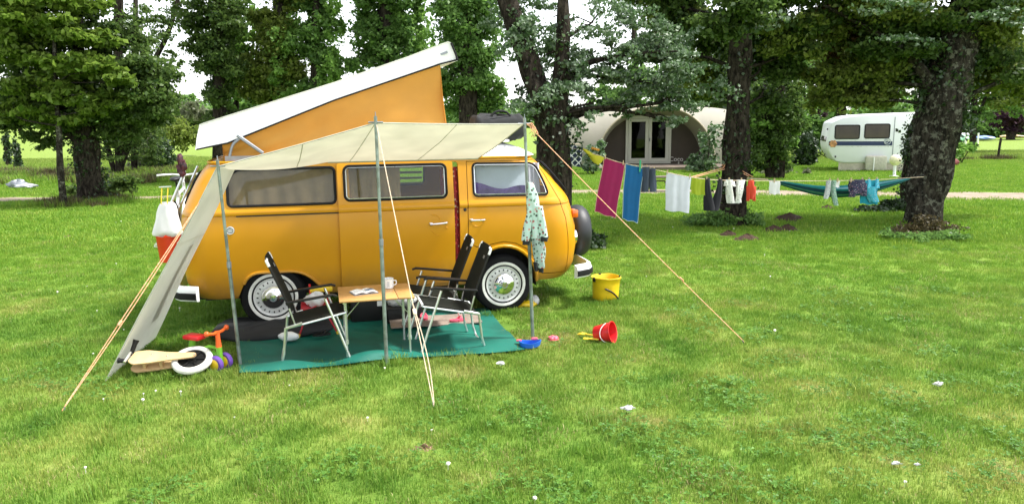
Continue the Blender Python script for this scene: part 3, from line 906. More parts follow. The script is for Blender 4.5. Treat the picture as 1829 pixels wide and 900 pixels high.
mug = thing('enamel_mug', 'white enamel mug with grey print standing at the back of the table', 'mug', PM(tab) @ Vector((.135, .12, .560)), TY)
mb = MB(); mb.lathe([(0, .001), (.040, .001), (.044, .006), (.044, .085), (.0465, .088), (.0465, .092), (.041, .090), (.041, .01), (0, .008)], n=28); mb.build('mug_body', M['white_gloss'], mug)
mb = MB()
for k in range(5): mb.box((-.006, -.0445, .064 - k * .01), (.022 - .003 * (k % 2), .002, .003))
mb.build('mug_print', M['steel_dark'], mug)
mb = MB(); mb.tube(spline([(.043, 0, .07), (.068, 0, .065), (.068, 0, .035), (.043, 0, .025)], 5), .005, 6); mb.build('mug_handle', M['white_gloss'], mug)

# =================================================================== camping chairs
def chair(label, loc, yaw, w=.44):
    t = thing('camping_chair', label, 'camping chair', loc, yaw, 'folding camping chairs round the table')
    h = w / 2
    for s_ in (-1, 1):
        y = s_ * h
        mb = MB(); mb.tube([(.29, y, .012), (.19, y, .31), (.10, y, .565)], .0115, 8); mb.build('front_leg', M['alu'], t)
        mb = MB(); mb.box((-.03, y, .572), (.40, .038, .020), Matrix.Rotation(radians(-7), 3, 'Y'), bev=.006)
        mb.box((.175, y, .590), (.05, .038, .018), Matrix.Rotation(radians(18), 3, 'Y'), bev=.006); mb.build('armrest', M['black_plastic'], t)
        mb = MB(); mb.tube([(-.24, y * .98, .325), (.05, y * .98, .385), (.27, y * .98, .432)], .010, 7); mb.build('seat_frame', M['alu'], t)
        mb = MB(); mb.tube([(-.17, y * .9, .345), (-.205, y * .9, .52), (-.36, y * .9, .905)], .0105, 7); mb.build('back_frame', M['black_plastic'], t)
        mb = MB(); mb.tube([(-.343, y * .9, .865), (-.362, y * .9, .912)], .0125, 8); mb.tube([(-.362, y * .9, .912), (-.362, y * .74, .922)], .0125, 8); mb.build('corner_cap', M['white_gloss'], t)
        mb = MB(); mb.tube([(-.20, y, .50), (-.16, y, .36), (-.245, y, .325)], .008, 6); mb.tube([(-.235, y * 1.02, .33), (-.10, y * 1.02, .365)], .013, 6); mb.build('hinge', M['alu'], t)
    mb = MB(); mb.tube([(-.24, -h * .98, .33), (-.265, -h * .98, .10), (-.285, -h * .96, .03), (-.29, -h * .80, .012), (-.29, h * .80, .012), (-.285, h * .96, .03), (-.265, h * .98, .10), (-.24, h * .98, .33)], .0115, 8)
    mb.build('rear_frame', M['alu'], t)
    mb = MB(); mb.cloth(lambda a, b: Vector((-.215 + .475 * b, -h * .93 + 2 * h * .93 * a, .338 + .092 * b - .022 * sin(pi * a) * sin(pi * b) + .008)), 8, 10, .010)
    mb.build('seat', M['seat_cloth'], t, angle=60)
    mb = MB(); mb.tube([(.268, -h * .9, .436), (.268, h * .9, .436)], .013, 8); mb.build('seat_front_bar', M['white_gloss'], t)
    mb = MB()
    def back(a, b):
        z = .40 + .53 * b
        x = float(np.interp(z, [.345, .52, .93], [-.17, -.205, -.372]))
        return Vector((x - .022 * sin(pi * a) * (1 - .6 * b) + .004, -h * .86 + 2 * h * .86 * a, z))
    mb.cloth(back, 8, 12, .012)
    bk = mb.build('backrest', M['seat_cloth'], t, angle=60)
    mb = MB(); mb.box((-.318, h * .45, .83), (.004, .05, .028), Matrix.Rotation(radians(-23), 3, 'Y')); mb.build('logo_patch', M['steel_dark'], bk)
    return t
chair('black folding camping chair left of the bamboo table, facing right', (-1.755, 6.60, .022), radians(14))
chair('black folding camping chair on the right, the one nearer the camera', (-.59, 6.92, .022), radians(180 + 14))
chair('black folding camping chair right of the table, the one closer to the van', (-.77, 7.42, .022), radians(180 + 12))

# red folding stool with yellow feet and things on it
st = thing('folding_stool', 'small red folding stool with yellow feet between the left chair and table', 'stool', (-1.93, 7.33, .03), radians(15))
M['red_metal'] = pm('red_metal', (.40, .018, .03), .4)
M['yellow_plastic'] = pm('yellow_plastic', (.72, .50, .02), .4, var=.06)
M['red_plastic'] = pm('red_plastic', (.62, .015, .02), .35, var=.06)
for s_ in (-1, 1):
    y = s_ * .14
    mb = MB(); mb.tube([(-.17, y, .02), (-.08, y, .26), (.0, y, .30)], .009, 7); mb.tube([(.19, y, .02), (.08, y, .26)], .009, 7); mb.build('leg', M['red_metal'], st)
    mb = MB(); mb.tube([(-.18, y, .0), (-.166, y, .04)], .013, 7); mb.tube([(.197, y, .0), (.186, y, .04)], .013, 7); mb.build('foot', M['yellow_plastic'], st)
mb = MB(); mb.tube([(-.17, -.14, .02), (-.17, .14, .02)], .008, 6); mb.build('cross_bar', M['red_metal'], st)
mb = MB(); mb.cloth(lambda a, b: Vector((-.14 + .30 * a, -.15 + .30 * b, .275 - .02 * sin(pi * a))), 6, 6, .025); mb.build('seat', M['red_metal'], st, angle=60)
mb = MB(); mb.box((.06, .15, .40), (.22, .03, .05), bev=.012); mb.build('armrest', M['yellow_plastic'], st)
for a_, b_, c_ in ((-.04, -.05, .46), (.12, .12, .40)):
    mb = MB(); mb.tube([(a_, .15, .28), (b_, .15, c_)], .010, 6); mb.build('upright', M['red_plastic'], st)
def lump(mb, c, r, seed, n=18, m=10, rough=.18):
    rg = random.Random(seed); ph = [rg.uniform(0, 6.3) for _ in range(6)]
    def f(s_, t):
        a, b = 2 * pi * s_, -pi / 2 + pi * t
        q = 1 + rough * (sin(3 * a + ph[0]) * cos(2 * b + ph[1]) + .6 * sin(5 * a + 4 * b + ph[2]) + .4 * sin(9 * a - 6 * b + ph[3]))
        return Vector((c[0] + r[0] * q * cos(a) * cos(b), c[1] + r[1] * q * sin(a) * cos(b), c[2] + r[2] * q * sin(b)))
    return mb.grid(f, n, m, closed_u=True)
mb = MB(); lump(mb, (0, 0, .06), (.10, .09, .07), 3); tag(mb.build('plastic_bag', M['plastic_bag'], None, origin=(0, 0, 0), angle=60), 'crumpled white plastic bag on the small red stool', 'bag').location = (-1.93, 7.33, .30)
mb = MB(); lump(mb, (0, 0, .045), (.10, .05, .045), 5, rough=.06); o = mb.build('white_shoe', M['white_gloss'], None, angle=60); tag(o, 'small white shoe lying under the left chair by the wheel', 'shoe'); o.location = (-2.13, 7.05, .03)

# black padded bag half under the van, storage box, doormat, odds and ends
bb = thing('black_mattress', 'black folded mattress lying half under the van by the rear wheel', 'mattress', (-2.40, 7.50, 0), radians(12))
mb = MB()
def mattress(s_, t):
    a = 2 * pi * s_; ph = -pi / 2 + pi * t
    r = abs(cos(ph)) ** .3
    x = .58 * r * abs(cos(a)) ** .4 * np.sign(cos(a)); y = .40 * r * abs(sin(a)) ** .4 * np.sign(sin(a))
    return Vector((x, y, .055 + .045 * np.sign(sin(ph)) * abs(sin(ph)) ** .7 + .018 * sin(6 * x + 3 * y) + .012 * sin(15 * x + 2) + .01 * sin(19 * y)))
mb.grid(mattress, 48, 16, closed_u=True); mb.build('mattress_cover', M['black_cloth'], bb, angle=60)
sb = thing('storage_box', 'black storage box with a white square label standing under the van behind table', 'box', (-1.50, 7.98, 0), radians(14))
mb = MB(); mb.box((0, 0, .15), (.46, .34, .28), bev=.015); mb.build('box_body', M['black_plastic'], sb)
mb = MB(); mb.box((0, 0, .30), (.49, .37, .03), bev=.01); mb.build('box_lid', M['black_plastic'], sb)
mb = MB(); mb.box((.07, -.172, .20), (.055, .003, .055)); mb.build('paper_label', M['white_gloss'], sb)
mb = MB(); lump(mb, (0, 0, .07), (.16, .12, .07), 9, rough=.15); o = mb.build('carrier_bag', M['plastic_bag'], None, angle=60); tag(o, 'white carrier bag heaped beside the black box under the table', 'bag'); o.location = (-1.17, 7.85, .16)
cr = thing('black_crate', 'low black crate under the white carrier bag beside the van sill', 'crate', (-1.15, 7.86, 0), radians(14))
mb = MB(); mb.box((0, 0, .09), (.36, .30, .15), bev=.01); mb.build('crate_body', M['black_plastic'], cr)
mb = MB(); mb.box((0, 0, .172), (.38, .32, .016), bev=.005); mb.build('crate_rim', M['dark'], cr)
mb = MB(); mb.cloth(lambda a, b: Vector((-.46 + .92 * a, -.20 + .40 * b, .052 + .005 * sin(7 * a) + .004 * sin(9 * b))), 14, 6, .012)
o = mb.build('doormat', pm('taupe_mat', (.24, .19, .155), .95, bump=.4, bscale=120), None, angle=60); tag(o, 'grey brown doormat on the green sheet below the sliding door', 'doormat'); o.location = (-.80, 7.68, 0); o.rotation_euler = (0, 0, radians(12))
def sandal(label, x, y, rz, mat):
    t = thing('sandal', label, 'sandal', (x, y, .062), rz)
    mb = MB(); mb.prism([(-.09 + .18 * i / 12, .032 * sqrt(max(0, 1 - ((i - 6) / 6.01) ** 2)) ** .6 * 1) for i in range(13)] + [(.09 - .18 * i / 12, -.032 * sqrt(max(0, 1 - ((i - 6) / 6.01) ** 2)) ** .6) for i in range(1, 12)], lambda a, b, d: Vector((a, b, d)), 0, .018); mb.build('sole', mat, t)
    mb = MB(); mb.tube(spline([(.0, -.034, .012), (.03, -.02, .04), (.03, .02, .04), (.0, .034, .012)], 4), .009, 5); mb.build('strap', mat, t)
M['pink'] = pm('pink_plastic', (.72, .10, .16), .45, var=.1)
sandal('pink sandal lying on the doormat in front of the sliding door', -.56, 7.62, .4, M['pink'])
sandal('pink sandal at the far end of the doormat beside a chair leg', -.92, 7.74, 1.9, M['pink'])
sandal('black sandal on the green sheet beside the red stool', -1.83, 7.12, .5, M['black_plastic'])

# =================================================================== toys and buckets on the grass
def torus(mb, R, r, c=(0, 0, 0), axis='Z', n=36, k=10, Rm=None):
    return mb.lathe([(R + r * cos(2 * pi * i / k), r * sin(2 * pi * i / k)) for i in range(k)], c, axis, n, R=Rm, closed=True)
M['ply'] = pm('birch_plywood', (.58, .40, .20), .5, var=.1, scale=9)
M['cream_tyre'] = pm('cream_foam_tyre', (.74, .72, .66), .7, bump=.4, bscale=90)
bk = thing('balance_bike', 'wooden balance bike with cream tyre lying on its side in the grass', 'balance bike', (-2.90, 6.13, 0), radians(8))
TILT = Matrix.Rotation(radians(24), 3, 'X')
wc = Vector((.22, .02, .125))
mb = MB(); torus(mb, .135, .030, wc, 'Z', Rm=TILT); mb.build('tyre', M['cream_tyre'], bk, angle=60)
mb = MB(); mb.lathe([(0, .014), (.03, .014), (.035, .006), (.095, .004), (.105, .018), (.118, .018), (.118, -.018), (.105, -.018), (.095, -.004), (0, -.006)], wc, 'Z', 32, R=TILT); wheel_r = mb.build('rim', M['black_plastic'], bk)
mb = MB()
for k in range(6): a = k * pi / 3; mb.box(wc + TILT @ Vector((.062 * cos(a), .062 * sin(a), .012)), (.07, .012, .01), TILT @ Matrix.Rotation(a, 3, 'Z'))
tag(mb.build('spoke', M['black_plastic'], wheel_r), kind='stuff')
FB = [(-.27, -.045), (-.24, .075), (-.14, .085), (.02, .05), (.245, .028), (.265, 0), (.245, -.028), (.05, -.05), (-.10, -.075), (-.22, -.085)]
for dz in (.042, -.042):
    mb = MB(); mb.prism(round_poly(FB, .02, 3), lambda a, b, d: Vector((0, .02, .135)) + TILT @ Vector((a, b, d)), dz - .006, dz + .006); mb.build('side_plate', M['ply'], bk)
for a_, b_, c_ in ((-.15, 0, .11), (-.02, -.02, .06)):
    mb = MB(); mb.box(Vector((a_, .02, .135)) + TILT @ Vector((0, b_, 0)), (.02, c_, .075), TILT); mb.build('spacer', M['ply'], bk)
mb = MB()
for a, b in ((.245, 0), (-.1, .03), (.03, .0)): mb.lathe([(0, .054), (.008, .053), (.009, .046)], Vector((0, .02, .135)) + TILT @ Vector((a, b, 0)), 'Z', 10, R=TILT)
tag(mb.build('bolt', M['alu'], bk), kind='stuff')
mb = MB(); mb.tube([(-.25, .03, .16), (-.27, .06, .21), (-.29, -.06, .16)], .011, 7); mb.build('handlebar', M['alu'], bk)
for p, q in (((-.275, .055, .18), (-.235, .10, .30)), ((-.28, -.03, .16), (-.345, -.03, .17))):
    mb = MB(); mb.tube([p, Vector(p).lerp(q, .7), q], [.018, .019, .026], 8); mb.build('grip', M['black_plastic'], bk)
mb = MB(); mb.box((-.03, .14, .11), (.20, .06, .05), TILT, bev=.018); mb.build('saddle', M['ply'], bk)
M['green_plastic'] = pm('green_plastic', (.16, .42, .03), .4, var=.08)
M['orange_plastic'] = pm('orange_plastic', (.80, .12, .02), .35, var=.06)
M['purple_plastic'] = pm('purple_plastic', (.12, .05, .30), .4, var=.08)
sc = thing('ride_on_toy', 'green ride-on toy with red seat, orange handlebar and purple wheels', 'ride-on toy', (-2.60, 6.31, 0), radians(-22))
mb = MB(); mb.box((-.14, 0, .275), (.175, .115, .042), bev=.018); mb.build('seat', M['red_plastic'], sc)
mb = MB(); mb.tube(spline([(-.16, 0, .26), (-.17, 0, .16), (-.10, 0, .12), (.02, 0, .145), (.12, 0, .125)], 5), [.03] * 10 + [.026] * 11, 8)
mb.tube(spline([(-.09, 0, .125), (-.02, 0, .195), (.07, 0, .205), (.125, 0, .19)], 4), .014, 6)
mb.tube([(.125, 0, .07), (.12, 0, .215)], .026, 8); mb.build('frame', M['green_plastic'], sc, angle=60)
mb = MB()
for k in range(5): mb.tube([(-.07 + .04 * k, 0, .135), (-.05 + .04 * k, 0, .19)], .006, 5)
tag(mb.build('frame_rib', M['green_plastic'], sc), kind='stuff')
mb = MB(); mb.tube([(.12, 0, .21), (.118, 0, .28), (.112, 0, .35)], [.026, .020, .020], 10); mb.build('stem', M['orange_plastic'], sc)
mb = MB(); mb.tube([(.11, -.11, .35), (.115, -.05, .336), (.115, .05, .336), (.11, .11, .35)], .014, 8)
for s_ in (-1, 1): lump(mb, (.11, s_ * .115, .352), (.024, .020, .024), 4, 12, 8, .0)
mb.build('handlebar', M['orange_plastic'], sc, angle=60)
for x, y in ((.125, -.055), (.125, .055), (-.19, -.06), (-.19, .06)):
    mb = MB(); mb.lathe([(.03, -.022), (.066, -.022), (.074, -.012), (.074, .012), (.066, .022), (.03, .022)], (x, y, .075), 'Y', 28); w_ = mb.build('wheel', M['purple_plastic'], sc)
    mb = MB(); mb.lathe([(0, -.030), (.035, -.029), (.048, -.024), (.048, .024), (.035, .029), (0, .030)], (x, y, .075), 'Y', 24); mb.build('hub', M['yellow_plastic'], w_)

yb = thing('yellow_bucket', 'yellow folding fabric bucket with black handles standing on the lawn', 'bucket', G(1084, 540) + Vector((0, .12, 0)), .3)
M['yellow_tarp'] = pm('yellow_tarpaulin', (.74, .50, .012), .38, var=.08, scale=9, bump=.25, bscale=9)
mb = MB()
prf = [(0, .01), (.145, .012), (.150, .02), (.153, .10), (.158, .20), (.166, .272), (.172, .276), (.166, .278), (.160, .27), (.150, .15), (.14, .03), (0, .025)]
mb.lathe(prf, (0, 0, 0), 'Z', 40)
mb.v = [(x * (1 + .03 * sin(3 * atan2(y, x) + z * 9)), y * (1 + .03 * cos(4 * atan2(y, x) - z * 12)), z + .010 * sin(2 * atan2(y, x)) * z / .27) for x, y, z in mb.v]
mb.build('bucket_wall', M['yellow_tarp'], yb, angle=60)
mb = MB(); torus(mb, .168, .006, (0, 0, .277), 'Z', 40, 6); mb.build('rim', M['yellow_tarp'], yb)
for a0, a1, z0, z1 in ((-2.05, -.95, .17, .03), (1.2, 2.2, .25, .22)):
    mb = MB()
    pts = [Vector((.172 * cos(a0 + (a1 - a0) * i / 12), .172 * sin(a0 + (a1 - a0) * i / 12), z0 + (z1 - z0) * i / 12 + (.02 * sin(pi * i / 12)))) for i in range(13)]
    mb.tube(pts, .0095, 6); mb.build('handle', M['black_plastic'], yb)
for a in (-2.9, -.15, 1.6):
    mb = MB(); mb.box((.168 * cos(a), .168 * sin(a), .262), (.022, .034, .05), Matrix.Rotation(a, 3, 'Z'), bev=.005); mb.build('tab', M['black_plastic'], yb)

rb = thing('red_bucket', 'red plastic sand bucket tipped over on the lawn with a white handle', 'bucket', (.86, 7.02, 0), radians(-28))
RB = Matrix.Rotation(radians(78), 3, 'Y')
mb = MB(); mb.lathe([(0, -.085), (.066, -.085), (.07, -.08), (.096, .085), (.104, .088), (.104, .096), (.094, .094), (.066, -.07), (0, -.072)], (0, 0, .092), 'Z', 36, R=RB); mb.build('bucket_wall', M['red_plastic'], rb)
mb = MB(); mb.tube([Vector((0, 0, .092)) + RB @ Vector((.104 * cos(a), .104 * sin(a), .088 - .09 * sin(a) * 1 if False else .088 - .085 * abs(sin(a)))) for a in np.linspace(-pi * .5 - 1.2, -pi * .5 + 1.2, 12)], .004, 5); mb.build('handle', M['white_gloss'], rb)
for k, (lab, x, y, rz) in enumerate((('yellow toy rake lying at the mouth side behind the red bucket', .72, 7.14, 2.6), ('yellow toy spade in the grass beside the red bucket, nearer the camera', .74, 6.99, 2.95))):
    t = thing('toy_rake' if k == 0 else 'toy_spade', lab, 'toy', (x, y, .03), rz)
    mb = MB(); mb.tube([(-.07, 0, .01), (.03, 0, .014)], .009, 7); mb.build('handle', M['yellow_plastic'], t)
    mb = MB()
    mb.box((.05, 0, .014), (.05, .05 if k else .065, .008), bev=.003)
    if k == 0:
        for q in range(4): mb.box((.08, -.026 + .0175 * q, .008), (.03, .008, .008))
    mb.build('head', M['yellow_plastic'], t)
M['blue_plastic'] = pm('blue_plastic', (.015, .12, .55), .4, var=.08)
bo = thing('toy_boat', 'blue plastic toy boat on the edge of the green sheet at the pole foot', 'toy boat', G(947, 624) + Vector((0, .02, 0)), radians(8))
mb = MB()
def boat(s_, t):
    a = 2 * pi * s_; r = [.0, .6, .9, 1.0, .93, .85, 0][int(round(t * 6))]; z = [.012, .012, .03, .075, .075, .03, .028][int(round(t * 6))]
    return Vector((.105 * r * cos(a), .065 * r * sin(a) * (1 - .3 * cos(a)), z + .008 * cos(2 * a) * (r > .8)))
mb.grid(boat, 32, 6, closed_u=True); mb.build('hull', M['blue_plastic'], bo)
mb = MB(); mb.box((.05, .05, .082), (.06, .03, .02), bev=.008); mb.box((-.10, .03, .078), (.05, .03, .015), bev=.006); mb.build('deck_piece', M['pink'], bo)
pk = thing('sand_mould', 'pink sand mould lying in the grass right of the blue boat', 'toy', G(988, 609), .4)
mb = MB()
for k in range(5):
    a = 2 * pi * k / 5; lump(mb, (.028 * cos(a), .028 * sin(a), .03), (.026, .026, .02), k, 12, 8, .0)
lump(mb, (0, 0, .034), (.028, .028, .022), 9, 12, 8, 0); mb.build('star', M['pink'], pk, angle=60)
mb = MB(); torus(mb, .05, .006, (0, 0, .02), 'Z', 24, 6); mb.build('edge', M['pink'], pk)
du = thing('beach_bag', 'yellow and white crumpled beach bag behind the front wheel', 'bag', G(948, 552) + Vector((0, .1, 0)), .5)
mb = MB(); lump(mb, (-.06, 0, .035), (.13, .07, .04), 21, rough=.15); mb.build('yellow_part', M['yellow_tarp'], du, angle=60)
mb = MB(); lump(mb, (.07, .03, .06), (.06, .05, .055), 23, rough=.15); mb.build('white_part', M['plastic_bag'], du, angle=60)
for lab, (u, v), s_ in (('scrap of white paper on the lawn in front of the blue boat', (895, 657), .03), ('torn white paper on the open grass below the red bucket', (1122, 738), .035), ('white tissue with dark spots on the lawn at the far right', (1676, 694), .03),
                        ('ball of white paper lying in the clover at lower right', (1600, 837), .02), ('smaller scrap of white paper right of the paper ball', (1638, 839), .014)):
    mb = MB(); lump(mb, (0, 0, .0), (s_, s_ * .6, s_ * .4), int(u), 14, 8, .6); o = mb.build('paper_scrap', M['plastic_bag'], None, angle=60); tag(o, lab, 'litter'); o.location = G(u, v) + Vector((0, 0, .035 + s_ * .2))

# jacket hung on the pole
M['jacket'] = pattern('mint_floral_jersey', (.50, .66, .60), [(.05, .07, .06), (.35, .12, .12), (.12, .22, .15), (.55, .62, .58), (.08, .06, .05), (.6, .35, .3)], 34)
M['jacket_dark'] = pattern('mint_floral_jersey_dense', (.32, .42, .38), [(.04, .05, .04), (.30, .08, .07), (.05, .08, .06), (.45, .52, .5)], 40)
jk = thing('floral_jacket', 'mint green floral hooded jacket with black cuffs hung on the right pole', 'jacket', Vector((B3.x, B3.y, 0)))
def drape(pts, rx, ry, mat, name, parent, seed, n=18):
    """pts: list of world points; flattened folded tube"""
    P = spline(pts, 5); k = len(P); rg = random.Random(seed); ph = rg.uniform(0, 6)
    rxs = np.interp(np.linspace(0, 1, k), np.linspace(0, 1, len(rx)), rx); rys = np.interp(np.linspace(0, 1, k), np.linspace(0, 1, len(ry)), ry)
    mb = MB(); vs = []
    for i, p in enumerate(P):
        for j in range(n):
            a = 2 * pi * j / n
            q = 1 + .16 * sin(3 * a + ph + i * .35) + .10 * sin(5 * a - i * .5 + ph)
            vs.append(p + Vector((rxs[i] * q * cos(a), rys[i] * q * sin(a), 0)))
    fs = [(i * n + j, i * n + (j + 1) % n, (i + 1) * n + (j + 1) % n, (i + 1) * n + j) for i in range(k - 1) for j in range(n)] + [tuple(range(n)), tuple((k - 1) * n + j for j in range(n))]
    mb.add(vs, fs)
    return mb.build(name, mat, parent, world=True, angle=70)
jy = B3.y - .035
J = lambda u, v, dy=0: D(u, v, jy + dy)
drape([J(947, 326), J(950, 345), J(953, 370), J(956, 400), J(959, 425)], [.02, .045, .055, .055, .06], [.02, .04, .045, .045, .045], M['jacket'], 'hood_and_body', jk, 1)
drape([J(958, 420), J(961, 440), J(963, 462), J(966, 478)], [.055, .06, .05, .04], [.045, .045, .04, .035], M['jacket_dark'], 'lower_body', jk, 2)
drape([J(948, 372, -.02), J(943, 400, -.02), J(939, 430, -.02)], [.03, .035, .036], [.03, .03, .03], M['jacket'], 'sleeve', jk, 3)
drape([J(962, 368, -.03), J(967, 395, -.03), J(972, 423, -.03)], [.03, .035, .036], [.03, .03, .03], M['jacket'], 'sleeve', jk, 4)
drape([J(939, 429, -.02), J(939, 437, -.02)], [.034, .030], [.03, .028], M['black_cloth'], 'cuff', jk, 3)
drape([J(972, 422, -.03), J(972, 431, -.03)], [.034, .030], [.03, .028], M['black_cloth'], 'cuff', jk, 4)
drape([J(966, 476), J(967, 486)], [.026, .022], [.03, .028], M['black_cloth'], 'cuff', jk, 5)
drape([J(957, 468, -.02), J(958, 484, -.02)], [.02, .018], [.02, .02], M['black_cloth'], 'cuff', jk, 6)

# =================================================================== bicycle rack behind the van with a bicycle, white bag and bucket
rk = thing('bicycle_rack', 'silver tube bicycle rack fixed to the rear of the yellow van', 'bicycle rack', vp(-3.30, .9, 0), VYAW)
for y in (-.45, .45):
    mb = MB(); mb.tube(spline([(.05, y, .62), (-.12, y, .70), (-.20, y, .95), (-.02, y, 1.35), (.10, y, 1.60)], 5), .014, 7); mb.build('hoop', M['alu'], rk)
mb = MB(); mb.tube([(-.24, -.42, .86), (-.24, .60, .86)], .014, 7); mb.tube([(-.14, -.40, .82), (-.26, -.40, .84)], .012, 6); mb.tube([(-.14, .45, .82), (-.26, .45, .84)], .012, 6); mb.build('carrier_bar', M['alu'], rk)
bi = thing('bicycle', 'white framed bicycle hanging on the rack behind the van', 'bicycle', vp(-3.44, 1.52, .62), VYAW + pi / 2)
M['bike_white'] = pm('white_bike_paint', (.66, .68, .70), .3, coat=.3)
for x in (-.48, .48):
    mb = MB(); torus(mb, .30, .018, (x, 0, .32), 'Y', 40, 8); w_ = mb.build('tyre', M['tyre'], bi, angle=60)
    mb = MB(); torus(mb, .277, .009, (x, 0, .32), 'Y', 40, 6); mb.lathe([(0, -.03), (.02, -.03), (.02, .03), (0, .03)], (x, 0, .32), 'Y', 12); mb.build('rim', M['alu'], w_)
    mb = MB()
    for k in range(16): a = 2 * pi * k / 16; mb.tube([(x, .02 * (-1) ** k, .32), (x + .275 * cos(a), 0, .32 + .275 * sin(a))], .0015, 3)
    tag(mb.build('spoke', M['alu'], w_), kind='stuff')
mb = MB()
for a, b in (((-.48, .32), (-.05, .26)), ((-.48, .32), (-.14, .62)), ((-.14, .72), (-.05, .26)), ((-.05, .26), (.33, .60)), ((-.13, .66), (.31, .70)), ((.30, .78), (.37, .55)), ((.37, .55), (.48, .32))):
    mb.tube([(a[0], 0, a[1]), (b[0], 0, b[1])], .018, 8)
mb.build('frame', M['bike_white'], bi)
mb = MB(); mb.tube(spline([(.30, 0, .78), (.32, 0, .84), (.36, -.12, .86), (.25, -.27, .86)], 5), .012, 7); mb.tube(spline([(.30, 0, .78), (.32, 0, .84), (.36, .12, .86), (.25, .27, .86)], 5), .012, 7); mb.build('handlebar', M['bike_white'], bi)
mb = MB(); mb.tube([(-.14, 0, .70), (-.16, 0, .82)], .012, 7); lump(mb, (-.15, 0, .84), (.13, .07, .03), 2, rough=.05); mb.build('saddle', M['black_plastic'], bi, angle=60)
mb = MB(); mb.lathe([(.085, -.035), (.09, -.03), (.085, -.025)], (-.05, 0, .26), 'Y', 24); mb.tube([(-.05, -.05, .26), (-.12, -.06, .12)], .009, 6); mb.tube([(-.05, .05, .26), (.02, .06, .40)], .009, 6); mb.build('crank', M['black_plastic'], bi)
# straps and dark red lashings
mb = MB()
for k in range(5):
    p = D(321 + 3.5 * (k % 3), 284 + 6 * k, 7.5)
    lump(mb, p, (.03, .03, .045), 30 + k, 10, 8, .3)
o = mb.build('bungee_straps', pm('dark_red_strap', (.10, .02, .03), .8, var=.5, scale=30, col2=(.03, .02, .025)), None, origin=D(324, 296, 7.5), angle=60); tag(o, 'dark red straps bundled round the top of the bicycle at van corner', 'straps')
wb = thing('white_carrier_bag', 'white plastic carrier bag with yellow handles hanging from the bicycle', 'bag', D(301, 388, 7.25))
def bagw(s_, t):
    a = 2 * pi * s_
    z = .145 - .325 * t
    r = float(np.interp(t, [0, .08, .3, .7, .93, 1], [.05, .075, .095, .128, .142, .06]))
    q = 1 + .05 * sin(4 * a + 7 * t) + .05 * sin(7 * a - 5 * t)
    return Vector((r * q * cos(a) - .02 * t, r * .55 * q * sin(a), z + .012 * sin(3 * a) * t))
mb = MB(); mb.grid(bagw, 28, 16, closed_u=True); mb.build('bag_body', M['plastic_bag'], wb, angle=60)
for x in (-.035, .022):
    mb = MB(); mb.tube([(x, -.05, .13), (x + .004, -.045, .20), (x + .006, -.02, .285)], .0055, 5); mb.build('handle', M['yellow_plastic'], wb)
mb = MB(); mb.tube([(-.055, -.02, .285), (.06, -.02, .29)], .008, 5); mb.build('hanger', M['alu'], wb)
ob = thing('orange_bucket', 'translucent orange red bucket hanging below the white carrier bag', 'bucket', D(302, 444, 7.30))
mb = MB(); mb.lathe([(0, -.125), (.082, -.125), (.088, -.12), (.108, .12), (.112, .125), (.104, .12), (.084, -.11), (0, -.115)], (0, 0, 0), 'Z', 32); mb.build('bucket_wall', pm('orange_red_plastic', (.80, .075, .02), .4, var=.05, trans=.35), ob)
mb = MB(); mb.tube([(-.108, 0, .12), (-.06, 0, .20), (.0, 0, .23), (.06, 0, .20), (.108, 0, .12)], .004, 5); mb.build('handle', M['alu'], ob)
# =================================================================== terrain and path
def terrain(x, y):
    t = min(1, max(0, (y - 42) / 75)); t = t * t * (3 - 2 * t)
    left = 1 / (1 + math.exp((x - 2) / 4))
    return 1.0 * t * left + .012 * sin(x * 1.3 + 2 * sin(y * .7)) * min(1, max(0, (abs(x) - 4) / 6)) 
xs = np.concatenate([np.linspace(-400, -42, 16), np.linspace(-40, 50, 91), np.linspace(55, 420, 16)])
ys = np.concatenate([np.linspace(-12, 60, 73), np.linspace(62, 130, 35), np.linspace(150, 700, 14)])
mb = MB()
mb.v = [(x, y, terrain(x, y)) for y in ys for x in xs]
w_ = len(xs)
mb.f = [(j * w_ + i, j * w_ + i + 1, (j + 1) * w_ + i + 1, (j + 1) * w_ + i) for j in range(len(ys) - 1) for i in range(w_ - 1)]
mb.m = [0] * len(mb.f)

def noise(t, vec, scale, detail=4, rough=.55):
    n = t.nodes.new('ShaderNodeTexNoise'); n.inputs['Scale'].default_value = scale; n.inputs['Detail'].default_value = detail; n.inputs['Roughness'].default_value = rough
    t.links.new(vec, n.inputs['Vector']); return n.outputs['Fac']
def ramp(t, fac, stops):
    r = t.nodes.new('ShaderNodeValToRGB'); e = r.color_ramp.elements
    while len(e) < len(stops): e.new(.5)
    for i, (p, c) in enumerate(stops): e[i].position = p; e[i].color = rgba(c)
    t.links.new(fac, r.inputs['Fac']); return r.outputs['Color']
def mixc(t, fac, a, b, mode='MIX'):
    m = t.nodes.new('ShaderNodeMix'); m.data_type = 'RGBA'; m.blend_type = mode
    for sock, val in ((m.inputs[0], fac), (m.inputs[6], a), (m.inputs[7], b)):
        if isinstance(val, (int, float)): sock.default_value = val
        elif isinstance(val, tuple): sock.default_value = rgba(val)
        else: t.links.new(val, sock)
    return m.outputs[2]
